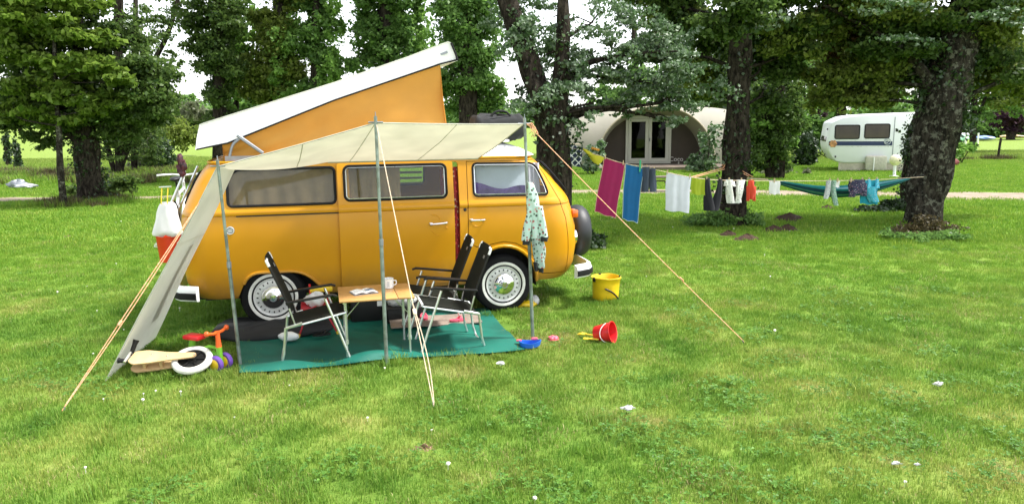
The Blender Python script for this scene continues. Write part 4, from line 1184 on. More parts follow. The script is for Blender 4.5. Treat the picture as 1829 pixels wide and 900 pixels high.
def lawn_colour(t, fine=None):
    """the lawn's own colour: lush, yellowed and dry patches"""
    g = t.nodes.new('ShaderNodeNewGeometry'); pos = g.outputs['Position']
    big = noise(t, pos, .32, 3); mid = noise(t, pos, 1.1, 5, .6); sm = noise(t, pos, 6.0, 4, .6)
    col = ramp(t, mid, [(.30, (.085, .205, .024)), (.45, (.175, .305, .042)), (.58, (.265, .355, .068)), (.72, (.43, .39, .16))])
    lush = ramp(t, sm, [(.3, (.080, .210, .022)), (.7, (.195, .335, .045))])
    f = t.nodes.new('ShaderNodeMapRange'); f.inputs['From Min'].default_value, f.inputs['From Max'].default_value = .45, .62
    t.links.new(big, f.inputs['Value'])
    col = mixc(t, f.outputs[0], col, lush)
    # beyond the pitch the grass is a fresher green
    sp = t.nodes.new('ShaderNodeSeparateXYZ'); t.links.new(pos, sp.inputs[0])
    fy = t.nodes.new('ShaderNodeMapRange'); fy.inputs['From Min'].default_value, fy.inputs['From Max'].default_value = 7.5, 11.5
    t.links.new(sp.outputs['Y'], fy.inputs['Value'])
    f2 = t.nodes.new('ShaderNodeMath'); f2.operation = 'MULTIPLY'; f2.inputs[1].default_value = .75; t.links.new(fy.outputs[0], f2.inputs[0])
    fresh = ramp(t, sm, [(.3, (.110, .250, .018)), (.55, (.180, .325, .030)), (.75, (.255, .350, .052))])
    col = mixc(t, f2.outputs[0], col, fresh)
    # the hay meadow far off on the left is a paler yellow green
    fm = t.nodes.new('ShaderNodeMapRange'); fm.inputs['From Min'].default_value, fm.inputs['From Max'].default_value = 32, 42
    t.links.new(sp.outputs['Y'], fm.inputs['Value'])
    col = mixc(t, fm.outputs[0], col, ramp(t, sm, [(.3, (.155, .26, .038)), (.7, (.23, .31, .06))]))
    return col, pos, sm
m, t, b = nodes_of('lawn_soil_and_grass')
col, pos, sm = lawn_colour(t)
fine = noise(t, pos, 60, 5, .7)
col = mixc(t, ramp(t, fine, [(.35, (.55, .55, .55)), (.7, (1, 1, 1))]), (.12, .14, .035), col)
t.links.new(col, b.inputs['Base Color']); b.inputs['Roughness'].default_value = .95; b.inputs['Specular IOR Level'].default_value = .15
bp = t.nodes.new('ShaderNodeBump'); bp.inputs['Strength'].default_value = .8; bp.inputs['Distance'].default_value = .05
t.links.new(noise(t, pos, 18, 6, .75), bp.inputs['Height']); t.links.new(bp.outputs['Normal'], b.inputs['Normal'])
M['lawn'] = m
tag(mb.build('ground', M['lawn'], None, angle=0), kind='structure')

PATH = [(-60, 24.5, .8), (-30, 22.5, .7), (-13.3, 21.3, .55), (-6, 21.8, .6), (0, 22.2, .65), (4, 22.1, .65), (8, 21.3, .8), (11, 20.3, .95), (13.5, 19.7, 1.2), (20, 18.5, 1.4), (40, 15, 1.5)]
def path_c(x): return float(np.interp(x, [p[0] for p in PATH], [p[1] for p in PATH])), float(np.interp(x, [p[0] for p in PATH], [p[2] for p in PATH]))
m, t, b = nodes_of('gravel')
g_ = t.nodes.new('ShaderNodeNewGeometry')
col = ramp(t, noise(t, g_.outputs['Position'], 3, 6, .7), [(.3, (.20, .155, .105)), (.7, (.36, .29, .21))])
sp_ = ramp(t, noise(t, g_.outputs['Position'], 45, 3, .6), [(.35, (.6, .6, .6)), (.65, (1.1, 1.1, 1.1))])
t.links.new(mixc(t, .8, col, sp_, 'MULTIPLY'), b.inputs['Base Color']); b.inputs['Roughness'].default_value = .95
bp = t.nodes.new('ShaderNodeBump'); bp.inputs['Strength'].default_value = .6; bp.inputs['Distance'].default_value = .02
t.links.new(noise(t, g_.outputs['Position'], 40, 3), bp.inputs['Height']); t.links.new(bp.outputs['Normal'], b.inputs['Normal'])
M['gravel'] = m
mb = MB(); vs = []; fs = []; n_ = 0
for i in range(241):
    x = -50 + 85 * i / 240; c_, h_ = path_c(x)
    for k in range(5):
        y = c_ + (k / 2 - 1) * h_ * (1 + .12 * sin(x * 2.3 + k) + .08 * sin(x * 5.1))
        vs.append((x, y, max(terrain(x, y), 0) + .022 - .010 * abs(k - 2)))
fs = [(i * 5 + k, i * 5 + k + 1, (i + 1) * 5 + k + 1, (i + 1) * 5 + k) for i in range(240) for k in range(4)]
mb.add(vs, fs); tag(mb.build('path', M['gravel'], None, angle=60), kind='structure')

# molehills
M['soil'] = pm('brown_soil', (.050, .026, .015), .98, var=.35, scale=25, bump=1.0, bscale=45)
M['soil_dry'] = pm('dry_bare_soil', (.20, .13, .075), .98, var=.3, scale=25, bump=.8, bscale=45)
MOLES = []
def molehill(lab, u, v, r, h, mat=None):
    c_ = G(u, v); sd = u * .37
    if mat is None: h *= 1.5; r *= 1.1
    MOLES.append((c_.x, c_.y, r * .85))
    mb = MB()
    mb.grid(lambda s_, q: Vector((r * q * (1 + .18 * sin(3 * 2 * pi * s_ + sd) + .1 * sin(14 * pi * s_ + sd)) * cos(2 * pi * s_), r * .75 * q * (1 + .18 * sin(3 * 2 * pi * s_ + sd)) * sin(2 * pi * s_), -.02 + (h + .02) * (1 - q ** 1.6) + .014 * sin(21 * q + 11 * pi * s_) * (1 - q) + .010 * sin(8 * 2 * pi * s_ + 9 * q))), 32, 9, closed_u=True)
    o = mb.build('molehill', mat or M['soil'], None, angle=70); o.location = c_
    tag(o, lab, 'molehill', 'molehills on the lawn')
molehill('largest brown molehill, in front of the hammock', 1410, 393, .30, .09)
molehill('brown molehill left of the pair below the largest molehill', 1381, 412, .20, .06)
molehill('brown molehill, right half of the pair below the largest molehill', 1407, 410, .19, .06)
molehill('small brown molehill by the ivy mound under the washing line', 1301, 420, .16, .05)
molehill('wide flat brown molehill nearest to the camera', 1334, 428, .22, .06)
molehill('small brown molehill under the middle of the hammock', 1478, 373, .17, .05)
molehill('flat patch of brown soil left of the leaning lichen trunk', 1611, 426, .17, .02)
molehill('larger, left one of two bare earth patches left of the van', 86, 433, .22, .015, M['soil_dry'])
molehill('smaller, right one of two bare earth patches left of the van', 122, 423, .16, .015, M['soil_dry'])
molehill('dry bare spot in the grass at bottom centre', 756, 800, .12, .008, M['soil_dry'])

# =================================================================== lodge tent
LX0, LX1, LYc, LRy, LH = 2.45, 9.7, 35.6, 2.2, 2.62
lo = thing('lodge_tent', 'beige barrel shaped lodge tent with an arched porch and glazed double doors', 'tent', (6.0, LYc, 0))
M['lodge'] = pm('beige_tent_canvas', (.27, .256, .205), .8, var=.06, scale=1.2, bump=.1, bscale=3)
M['lodge_brown'] = pm('brown_tent_wall', (.050, .038, .027), .85, var=.1, scale=2)
M['pvc'] = pm('cream_door_frame', (.42, .41, .34), .4, var=.03)
def barrel(s_, t):
    a = pi * t; x = LX0 + (LX1 - LX0) * s_
    k = 1 - .06 * (2 * s_ - 1) ** 2 + .012 * abs(sin(5 * pi * s_))
    return Vector((x, LYc - LRy * k * np.sign(cos(a)) * abs(cos(a)) ** .8, LH * k * abs(sin(a)) ** .75))
mb = MB(); mb.grid(barrel, 50, 28)
for s_ in (0, 1):
    mb.add([barrel(s_, j / 28) for j in range(29)], [tuple(range(29))])
mb.build('canopy_shell', M['lodge'], lo, world=True, angle=50)
PCx = D(1167, 303, 32.6).x
YF, YB = 32.15, 33.36
Ha = (D(1272, 303, YF).x - D(1060, 303, YF).x) / 2; Hz = D(1167, 190, YF).z
def hoop(y, q, a): return Vector((PCx + Ha * q * cos(a) , y, Hz * (q if q < 1 else 1) * abs(sin(a)) ** .85))
mb = MB()
mb.cloth(lambda s_, t: hoop(YF + (35.0 - YF) * t, 1 - .12 * min(1, t * 2.2), pi * s_), 40, 12, .02)
mb.build('porch_canopy', M['lodge'], lo, world=True, angle=60)
mb = MB(); mb.tube([hoop(YF - .01, 1.0, pi * i / 40) for i in range(41)], .035, 7); mb.build('porch_hoop', pm('hoop_edge', (.42, .36, .26), .6), lo, world=True)
for q in (.93,):
    mb = MB(); mb.tube([hoop(YF + .55, .955, pi * i / 40) for i in range(41)], .02, 6); mb.build('inner_hoop', M['dark'], lo, world=True)
wallp = [(PCx + Ha * .90 * cos(pi * i / 32), Hz * .955 * abs(sin(pi * i / 32)) ** .85) for i in range(33)]
mb = MB(); mb.prism(wallp, lambda a, b, d: Vector((a, d, b)), YB, YB + .05); mb.build('porch_wall', M['lodge_brown'], lo, world=True)
M['glass_dark'] = glass('dark_door_glass', (.10, .13, .12))
def dd(u, v, y=YB): q = D(u, v, y - .03); return q.x, q.z
dx0, dz1 = dd(1118, 207); dx1, dz0 = dd(1197, 298)
dz0 = .16
fr = MB()
for a, b, z0, z1 in ((dx0, dx0 + .10, dz0, dz1), (dx1 - .10, dx1, dz0, dz1), (dx0 + .10, dx1 - .10, dz1 - .12, dz1), (dx0 + .10, dx1 - .10, dz0, dz0 + .06)):
    fr.box(((a + b) / 2, YB - .05, (z0 + z1) / 2), (b - a, .10, z1 - z0))
fr.build('door_frame', M['pvc'], lo, world=True)
mx_ = (dx0 + dx1) / 2
for a, b in ((dx0 + .11, mx_ - .006), (mx_ + .006, dx1 - .11)):
    z0, z1 = dz0 + .07, dz1 - .13; fw_ = .13
    d_ = MB()
    for p, q, r0, r1 in ((a, a + fw_, z0, z1), (b - fw_, b, z0, z1), (a + fw_, b - fw_, z1 - fw_, z1), (a + fw_, b - fw_, z0, z0 + .16)):
        d_.box(((p + q) / 2, YB - .075, (r0 + r1) / 2), (q - p, .07, r1 - r0))
    dr = d_.build('door', M['pvc'], lo, world=True)
    g = MB(); g.box(((a + b) / 2, YB - .07, (z0 + z1) / 2 + .02), (b - a - 2 * fw_ + .01, .012, z1 - z0 - fw_ - .15)); g.build('pane', M['glass_dark'], dr, world=True)
    if a > mx_ - .1:
        g = MB(); g.box((a + .04, YB - .13, z0 + .95), (.03, .04, .14)); g.build('handle', M['dark'], dr, world=True)
# lettering on the porch wall
cu = bpy.data.curves.new('lettering', 'FONT'); cu.body = 'Coco'; cu.size = .27; cu.extrude = .006; cu.align_x = 'CENTER'
tx = bpy.data.objects.new('lettering_tmp', cu); COL.objects.link(tx)
me = bpy.data.meshes.new_from_object(tx.evaluated_get(bpy.context.evaluated_depsgraph_get())); bpy.data.objects.remove(tx)
px, pz = dd(1208, 288)
Mt = PM(lo).inverted() @ Matrix.Translation((px, YB - .012, pz)) @ Matrix.Rotation(radians(90), 4, 'X')
me.transform(Mt)
link_mesh('lettering', me, pm('pale_print', (.6, .56, .5), .7), lo, 0)
mb = MB(); p_ = dd(1212, 296); mb.box((p_[0], YB - .02, p_[1] - .05), (.05, .02, .42)); mb.build('wall_post', M['pvc'], lo, world=True)
# terrace boards in front
M['deck'] = pm('weathered_boards', (.16, .125, .095), .85, var=.25, scale=3, bump=.4, bscale=14)
dk = thing('terrace', 'weathered wooden terrace boards in front of the lodge tent porch', 'terrace', (PCx, 31.6, 0))
bm_ = None
for k in range(16):
    mb = MB(); mb.box((0, 0, 0), (5.6, .128, .03))
    if bm_ is None:
        o = mb.build('plank', M['deck'], dk); bm_ = o.data
    else:
        o = bpy.data.objects.new('plank', bm_); COL.objects.link(o); o.parent = dk
    o.location = (.02 * sin(k * 5), -.85 + .142 * k, .135 + .003 * (k % 3))
mb = MB(); mb.box((0, -.90, .06), (5.6, .03, .11)); mb.build('front_board', M['deck'], dk)
bn = thing('bench', 'grey wooden bench standing on the grass in front of the lodge terrace', 'bench', G(1172, 344) + Vector((0, .2, 0)), .06)
for k in range(3):
    mb = MB(); mb.box((0, -.14 + .14 * k, .43), (1.15, .12, .035)); mb.build('plank', M['deck'], bn)
for x in (-.45, .45):
    mb = MB(); mb.box((x, 0, .20), (.06, .36, .42)); mb.build('leg', M['deck'], bn)
mb = MB(); mb.tube([(-.5, .12, .02), (-.3, .12, .30), (.3, .12, .30), (.5, .12, .02)], .02, 6); mb.build('curved_brace', M['deck'], bn)

# =================================================================== caravan
cv = thing('caravan', 'white touring caravan with a dark blue stripe and two brown side windows', 'caravan', G(1480, 306), radians(-15))
CV = PM(cv); CVi = CV.inverted()
nrm = Vector((-sin(radians(-15)), cos(radians(-15)), 0))
def cvp(u, v, y=0.0):
    d = ray(u, v); p0 = CV @ Vector((0, y, 0)); t = (p0 - CO).dot(nrm) / d.dot(nrm)
    q = CVi @ (CO + d * t); return q.x, q.z
L_ = cvp(1652, 250)[0]; Wd = 2.1
zt = cvp(1545, 206)[1]; zb = cvp(1530, 288)[1]
M['caravan_white'] = pm('caravan_white', (.74, .76, .77), .4, var=.03, scale=1.5, bump=.04, bscale=3)
prof = round_poly([(-.10, zb + .45), (.18, zb - .02), (.5, zb - .08), (L_, zb - .08), (L_ + .15, zb + .9), (L_ - .15, zt + .10), (1.2, zt + .04), (.40, zt - .04), (-.04, zt - .26), (-.13, zb + .75)], [.2, .15, .1, .2, .2, .2, .3, .15, .08, .1], 5)
mb = MB(); n = len(prof); secs = []
for y, i_ in ((.0, .06), (.02, .025), (.06, .0), (Wd - .06, 0), (Wd - .02, .025), (Wd, .06)): secs.append([(a, y, b) for a, b in inset(prof, i_)])
mb.add([p for s_ in secs for p in s_], [(k * n + j, k * n + (j + 1) % n, (k + 1) * n + (j + 1) % n, (k + 1) * n + j) for k in range(5) for j in range(n)] + [tuple(range(n)), tuple(5 * n + j for j in range(n))])
mb.build('body', M['caravan_white'], cv, angle=40)
M['brown_glass'] = pm('dark_tinted_window', (.035, .022, .016), .12, spec=.7, var=.3, scale=2)
for a, b, c_, d_ in ((1491, 248, 1536, 224), (1544, 247, 1590, 222)):
    x0, z0 = cvp(a, b); x1, z1 = cvp(c_, d_)
    o = rrect(x0, x1, z0, z1, .06)
    mb = MB(); mb.tube([(p, -.004, q) for p, q in o], .022, 6, closed=True); wf = mb.build('window', M['black_rubber'], cv)
    mb = MB(); mb.prism(o, lambda p, q, r: Vector((p, r, q)), -.012, .0); mb.build('pane', M['brown_glass'], wf)
mb = MB(); mb.box((-.075, Wd / 2, zb + .98), (.04, 1.5, .5), Matrix.Rotation(radians(14), 3, 'Y'), bev=.01); mb.build('front_window', M['brown_glass'], cv)
M['navy'] = pm('navy_stripe', (.012, .025, .09), .4)
x0, z0 = cvp(1480, 261); x1, z1 = cvp(1594, 252)
mb = MB(); mb.box(((x0 + x1) / 2, -.003, (z0 + z1) / 2), (x1 - x0, .006, z1 - z0 - .03)); mb.build('stripe', M['navy'], cv)
mb = MB(); mb.box(((x0 + x1) / 2, -.003, z1 + .015), (x1 - x0, .008, .018)); mb.box(((x0 + x1) / 2, -.003, z0 - .02), (x1 - x0, .008, .02)); tag(mb.build('trim_strip', M['alu'], cv), kind='stuff')
x2, z2 = cvp(1585, 254)
mb = MB(); torus(mb, .11, .016, (x2, -.012, z2 + .02), 'Y', 28, 6); torus(mb, .055, .014, (x2 - .03, -.012, z2 + .02), 'Y', 20, 6); mb.build('swirl_logo', pm('logo_grey', (.45, .48, .52), .4), cv)
x3, z3 = cvp(1488, 257)
fl = MB()
for k in range(6):
    a = k * pi / 3; fl.lathe([(0, -.02), (.05, -.018), (.06, -.005), (.05, .0)], (x3 + .085 * cos(a), -.012, z3 + .085 * sin(a)), 'Y', 12)
fl.lathe([(0, -.03), (.05, -.025), (.055, 0)], (x3, -.012, z3), 'Y', 12); fl.build('flower_ornament', pm('faded_orange_print', (.50, .24, .10), .6, var=.4, scale=9), cv)
x4, _ = cvp(1596, 250)
mb = MB(); mb.box((x4, -.004, (zb + zt) / 2), (.025, .01, zt - zb - .15)); mb.build('panel_joint', M['steel_dark'], cv)
x5, z5 = cvp(1602, 233); mb = MB(); mb.box((x5, -.01, z5), (.09, .03, .10), bev=.01); mb.build('vent', M['black_plastic'], cv)
for u, v in ((1478, 231), (1473, 276), (1492, 280)):
    x6, z6 = cvp(u, v); mb = MB(); mb.box((x6, -.012, z6), (.05, .03, .07), bev=.008); mb.build('marker_lamp', M['dark'], cv)
mb = MB(); mb.cloth(lambda s_, t: Vector((.35 + (L_ - .7) * s_, .06 + .04 * sin(19 * s_) * (1 - t), .02 + (zb - .03) * t + .02 * sin(9 * s_) * (t > .9))), 50, 3, .01)
mb.build('skirt', pm('beige_skirt', (.50, .46, .36), .8, var=.1), cv, angle=60)
x7, z7 = cvp(1563, 294)
mb = MB(); mb.box((x7, -.14, .33), (.74, .24, .56), bev=.07); mb.build('wheel_cover', pm('beige_cover', (.46, .44, .36), .8), cv)
mb = MB(); mb.tube([(x7 - .1, -.30, .02), (x7 - .1, -.30, .55)], .02, 6); mb.build('stand', M['white_gloss'], cv)
mb = MB()
for y in (.3, Wd - .3): mb.lathe([(0, -.09), (.20, -.09), (.30, -.07), (.31, .0), (.30, .07), (0, .08)], (2.3, y, .31), 'Y', 28)
tag(mb.build('wheel', M['tyre'], cv), kind='stuff')
lp = thing('globe_lamp', 'cream globe lamp on a short white post between caravan and leaning trunk', 'lamp', G(1597, 316))
rr_ = 10 * lp.location.y / 1370; hz = D(1597, 286, lp.location.y).z
mb = MB(); mb.lathe([(0.001, -rr_), (rr_ * .5, -rr_ * .86), (rr_ * .86, -rr_ * .5), (rr_, 0), (rr_ * .86, rr_ * .5), (rr_ * .5, rr_ * .86), (.001, rr_)], (0, 0, hz), 'Z', 24); mb.build('globe', pm('cream_globe', (.74, .68, .45), .3), lp, angle=60)
mb = MB(); mb.tube([(0, 0, 0), (0, 0, hz - rr_ * .9)], .05, 10); mb.lathe([(0, .0), (.16, .0), (.16, .03), (.05, .05)], (0, 0, 0), 'Z', 20); mb.build('post', M['white_gloss'], lp)

# =================================================================== washing line with clothes, hammock
LINE = [(1006, 262, 12.75), (1045, 270, 12.78), (1110, 291, 12.85), (1147, 298, 12.9), (1210, 312, 13.05), (1250, 319, 13.15), (1290, 322, 13.25), (1345, 323, 13.4), (1420, 323.5, 13.6), (1490, 323, 13.75), (1570, 321, 13.95), (1650, 316, 14.1)]
def LP(u, dv=0.0, dy=0.0):
    us = [l[0] for l in LINE]
    return D(u, float(np.interp(u, us, [l[1] for l in LINE])) + dv, float(np.interp(u, us, [l[2] for l in LINE])) + dy)
wl = thing('washing_line', 'pale cord washing line strung between three dark tree trunks', 'washing line', (LP(1006).x, LP(1006).y, 0))
mb = MB(); mb.tube(spline([LP(l[0]) for l in LINE], 4), .005, 5); mb.build('cord', M['rope_pale'], wl, world=True)
mb = MB(); mb.tube([LP(1235), D(1292, 300, 14.9)], .009, 5); mb.tube([LP(1240), D(1296, 302, 14.9)], .006, 5); mb.build('tie_rope', M['rope'], wl, world=True)
mb = MB()
for k in range(5):
    q = D(1287 + 3 * k, 300 + (k % 2) * 2, 14.88); mb.tube(spline([q, q + Vector((.08, -.03, .10 + .02 * k)), q + Vector((.16, -.05, .02)), q + Vector((.3 + .05 * k, -.02, -.06 - .03 * k))], 5), .008, 5)
mb.build('tie_knot', M['rope'], wl, world=True)
M['peg_wood'] = pm('wooden_peg', (.55, .42, .25), .7)
M['peg_green'] = pm('green_peg', (.05, .40, .18), .5)
def peg(u, mat=None):
    q = LP(u)
    mb = MB(); mb.box((0, -.012, .0), (.014, .012, .075), Matrix.Rotation(.1, 3, 'Y')); mb.box((0, .012, .0), (.014, .012, .075), Matrix.Rotation(.1, 3, 'Y'))
    o = mb.build('clothes_peg', mat or M['peg_wood'], None, angle=0); o.location = q + Vector((0, 0, .008)); return o
pegs = []
def pegs_for(us, lab, mat=None):
    for k, u in enumerate(us):
        tag(peg(u, mat), lab[k] if isinstance(lab, (list, tuple)) else lab, 'clothes peg', 'pegs on the washing line')
def wash(name, label, cat, ul, ur, lower, mat, fold=.02, nu=14, nv=16, th=.006, ph=0.0, hem=None):
    """cloth hung from the line between ul and ur; lower = ((u,v) left bottom, (u,v) right bottom)"""
    a, b = LP(ul), LP(ur)
    y0 = (a.y + b.y) / 2
    c_, d_ = D(lower[0][0], lower[0][1], y0 - .02), D(lower[1][0], lower[1][1], y0 + .02)
    def f(s_, t):
        top = a.lerp(b, s_) + Vector((0, 0, -.012 * sin(pi * s_)))
        p = top.lerp(c_.lerp(d_, s_), t)
        w = .35 + .65 * t
        return p + Vector((.006 * sin(7 * t + ph), fold * w * sin(2 * pi * 1.6 * s_ + ph + .8 * t) + fold * .5 * sin(2 * pi * 3.3 * s_ - ph), .010 * t * sin(2 * pi * s_ * 1.5 + ph)))
    mb = MB(); mb.cloth(f, nu, nv, th)
    o = mb.build(name, mat, None, origin=(a + b) / 2, angle=70)
    if hem:
        mb = MB(); mb.tube([f(0, i / 16) for i in range(17)] + [f(i / 14, 1) for i in range(15)] + [f(1, 1 - i / 16) for i in range(17)] + [f(1 - i / 14, 0) for i in range(1, 14)], .006, 5, closed=True)
        h_ = mb.build('hem', pm('towel_hem', hem, .9), o, origin=(a + b) / 2); h_.location = (0, 0, 0)
    return tag(o, label, cat)
TW = lambda n, c, **k: pm(n, c, .92, var=.06, scale=6, bump=.15, bscale=60, trans=.15, sheen=.2, **k)
wash('towel', 'magenta towel with a pale hem hanging beside the blue towel', 'towel', 1079, 1116, ((1062, 378), (1099, 390)), TW('magenta_towel', (.34, .012, .10)), .007, hem=(.62, .38, .26))
wash('towel', 'bright blue towel hanging right of the magenta towel', 'towel', 1117, 1149, ((1111, 391), (1138, 398)), TW('blue_towel', (.005, .12, .33)), .006, ph=1.2, hem=(.42, .50, .48))
wash('towel', 'white bath towel with a frayed hem on the washing line', 'towel', 1190, 1234, ((1188, 376), (1230, 380)), TW('white_towel', (.62, .64, .72)), .007, ph=2)
wash('cloth', 'lime green cloth hung between the white towel and black trousers', 'cloth', 1235, 1261, ((1235, 347), (1259, 349)), TW('lime_cloth', (.30, .38, .012)), .005, ph=.5)
hems = MB()
yt = thing('towel', 'yellow green towel slung diagonally at the left end of the washing line', 'towel', LP(1060))
q0, q1, q2, q3 = D(1041, 266, 12.7), D(1079, 283, 12.75), D(1081, 294, 12.7), D(1068, 296, 12.7)
mb = MB(); mb.cloth(lambda s_, t: (q0.lerp(q1, s_)).lerp(q0.lerp(q3, s_), t) + Vector((0, -.02 - .04 * sin(pi * s_) * sin(pi * t), -.02 * sin(pi * s_) * t + .012 * sin(9 * s_ + 5 * t))), 14, 8, .008); mb.build('main_fold', TW('yellow_green_towel', (.50, .47, .02)), yt, world=True, angle=70)
mb = MB()
for k in range(4): lump(mb, D(1058 + 3.5 * k, 265 + k, 12.74), (.022, .02, .018), 60 + k, 10, 7, .3)
mb.build('orange_print', pm('orange_print', (.7, .32, .05), .8), yt, world=True, angle=70)
def trousers(name, label, u0, u1, top_dv, leg_v, mat, spread=.35, cat='trousers', th=.05):
    ya = (LP(u0).y + LP(u1).y) / 2
    t = thing(name, label, cat, LP((u0 + u1) / 2))
    for k, (ua, ub) in enumerate(((u0, (u0 + u1) / 2), ((u0 + u1) / 2, u1))):
        uc = (ua + ub) / 2
        w = (ub - ua) / 2 * ya / 1370
        drape([LP(uc, -1), LP(uc, (leg_v[k] - 322) * .5), D(uc + (-1 if k == 0 else 1) * spread * 4, leg_v[k], ya)], [w * .95, w * .9, w * .75], [.03, .035, .03], mat, 'leg', t, k + int(u0))
    return t
M['denim'] = TW('grey_denim', (.05, .065, .10))
t = thing('jeans', 'dark grey blue jeans hung behind the blue towel', 'jeans', LP(1158))
for k, (ua, uc) in enumerate(((1153, 1152), (1165, 1166))):
    drape([LP(ua, -1), LP(ua, 18), D(uc, 343, 12.9)], [.065, .06, .055], [.035, .04, .03], M['denim'], 'leg', t, 5 + k)
t = thing('black_trousers', 'black leggings hung by both ankles in a V shape by the trunk', 'trousers', LP(1274))
M['black_jersey'] = TW('black_jersey', (.008, .008, .014))
drape([LP(1263, -2), D(1264, 345, 13.18), D(1268, 376, 13.18)], [.035, .06, .10], [.02, .03, .04], M['black_jersey'], 'leg', t, 3)
drape([LP(1286, -2), D(1283, 345, 13.22), D(1275, 376, 13.2)], [.03, .055, .09], [.02, .03, .04], M['black_jersey'], 'leg', t, 4)
M['white_knit'] = pattern('white_printed_knit', (.66, .66, .62), [(.60, .60, .57), (.35, .36, .36), (.68, .68, .66), (.55, .5, .45)], 30)
t = thing('baby_romper', 'white baby romper hung against the trunk, next to the black leggings', 'clothing', LP(1302))
drape([LP(1302, -1), D(1303, 340, 13.28), D(1306, 363, 13.28)], [.055, .06, .07], [.025, .035, .03], M['white_knit'], 'body', t, 11); drape([LP(1297, 2), D(1296, 332, 13.27)], [.03, .035], [.02, .02], M['white_knit'], 'sleeve', t, 12)
drape([LP(1308, 2), D(1311, 333, 13.27)], [.03, .03], [.02, .02], M['white_knit'], 'sleeve', t, 13)
t = thing('baby_leggings', 'white patterned baby leggings left of the red romper suit', 'clothing', LP(1323))
drape([LP(1326, -1), D(1322, 340, 13.3), D(1317, 363, 13.3)], [.045, .045, .04], [.025, .03, .03], M['white_knit'], 'leg', t, 14)
drape([LP(1320, -1), D(1318, 342, 13.3), D(1321, 362, 13.3)], [.035, .035, .03], [.025, .03, .03], M['white_knit'], 'leg', t, 15)
t = thing('red_romper', 'orange red baby romper hanging right of the white clothes', 'clothing', LP(1341))
M['red_knit'] = TW('red_knit', (.62, .055, .02))
drape([LP(1341, -1), D(1341, 336, 13.38), D(1342, 356, 13.38)], [.045, .065, .055], [.03, .04, .035], M['red_knit'], 'body', t, 16)
for a in (1336, 1347): drape([LP(a, 10), D(a, 359, 13.37)], [.03, .026], [.03, .03], M['red_knit'], 'leg', t, 17)
wash('cloth', 'small white square cloth hung at the left end of the hammock', 'cloth', 1374, 1393, ((1374, 347), (1393, 347)), M['plastic_bag'], .008, 8, 8)
t = thing('patterned_leggings', 'green and grey patterned child leggings hung over the hammock', 'clothing', LP(1483))
M['green_print'] = pattern('green_grey_print', (.16, .28, .20), [(.05, .12, .08), (.30, .42, .34), (.10, .10, .12), (.35, .38, .36)], 40)
drape([LP(1489, -1), D(1488, 344, 13.72), D(1493, 367, 13.7)], [.05, .05, .04], [.025, .03, .03], M['green_print'], 'leg', t, 20)
drape([LP(1480, -1), D(1478, 340, 13.72), D(1475, 355, 13.7)], [.04, .045, .04], [.025, .03, .03], pattern('grey_print', (.40, .42, .42), [(.2, .22, .25), (.5, .52, .5)], 40), 'leg', t, 21)
wash('sock', 'tiny white sock pegged between the leggings and the floral shorts', 'sock', 1491, 1500, ((1493, 335), (1499, 335)), M['plastic_bag'], .004, 6, 6)
M['floral_dark'] = pattern('dark_floral', (.02, .022, .05), [(.25, .12, .16), (.05, .05, .12), (.30, .28, .32), (.02, .02, .05), (.12, .08, .14)], 46)
t = thing('floral_shorts', 'dark blue floral bloomers hung between the leggings and turquoise top', 'shorts', LP(1532))
drape([LP(1532, -1), LP(1532, 8), D(1532, 346, 13.82)], [.13, .16, .14], [.03, .05, .04], M['floral_dark'], 'body', t, 24, 22)
drape([D(1523, 342, 13.82), D(1521, 352, 13.82)], [.065, .055], [.04, .04], M['floral_dark'], 'leg', t, 25); drape([D(1542, 341, 13.82), D(1543, 350, 13.82)], [.065, .055], [.04, .04], M['floral_dark'], 'leg', t, 26)
M['turq_print'] = pattern('turquoise_print', (.05, .36, .48), [(.10, .50, .60), (.35, .45, .50), (.04, .30, .42)], 46)
t = thing('turquoise_top', 'turquoise patterned sleeveless top hung in front of the turquoise cloth', 'clothing', LP(1559))
drape([D(1557, 334, 13.86), D(1557, 345, 13.86), D(1562, 361, 13.86)], [.085, .09, .085], [.03, .035, .03], M['turq_print'], 'body', t, 30, 20)
for a in (1552, 1567): drape([LP(a, -1), D(a - 1, 336, 13.86)], [.028, .045], [.02, .03], M['turq_print'], 'strap', t, 31)
wash('cloth', 'turquoise cloth hanging lowest, behind the turquoise top', 'cloth', 1538, 1567, ((1536, 364), (1567, 366)), TW('turquoise_cloth', (.01, .30, .40)), .012, 14)
for u, lab in [(1081, 'wooden peg holding the left top corner of the magenta towel'), (1113, 'wooden peg holding the right top corner of the magenta towel'), (1146, 'wooden peg holding the right top corner of the blue towel'), (1155, 'wooden peg holding the left waist corner of the jeans'), (1168, 'wooden peg holding the right waist corner of the jeans'), (1192, 'wooden peg holding the left corner of the white towel'), (1232, 'wooden peg holding the right corner of the white towel'), (1262, 'wooden peg holding the left ankle of the black leggings'), (1286, 'wooden peg holding the right ankle of the black leggings'), (1302, 'wooden peg above the white baby romper'), (1324, 'wooden peg above the white patterned baby leggings'), (1342, 'wooden peg above the orange red romper'), (1383, 'wooden peg holding the small white square cloth'), (1482, 'wooden peg above the grey leg of the hung leggings'), (1496, 'wooden peg above the tiny white sock'), (1520, 'wooden peg at the left side of the floral shorts'), (1540, 'wooden peg at the right side of the floral shorts'), (1552, 'wooden peg on the left strap of the turquoise top'), (1566, 'wooden peg on the right strap of the turquoise top')]:
    pegs_for([u], lab)
tag(peg(1143, M['peg_green']), 'large green peg on the line above the blue towel', 'clothes peg').scale = (1.6, 1.6, 2.6)

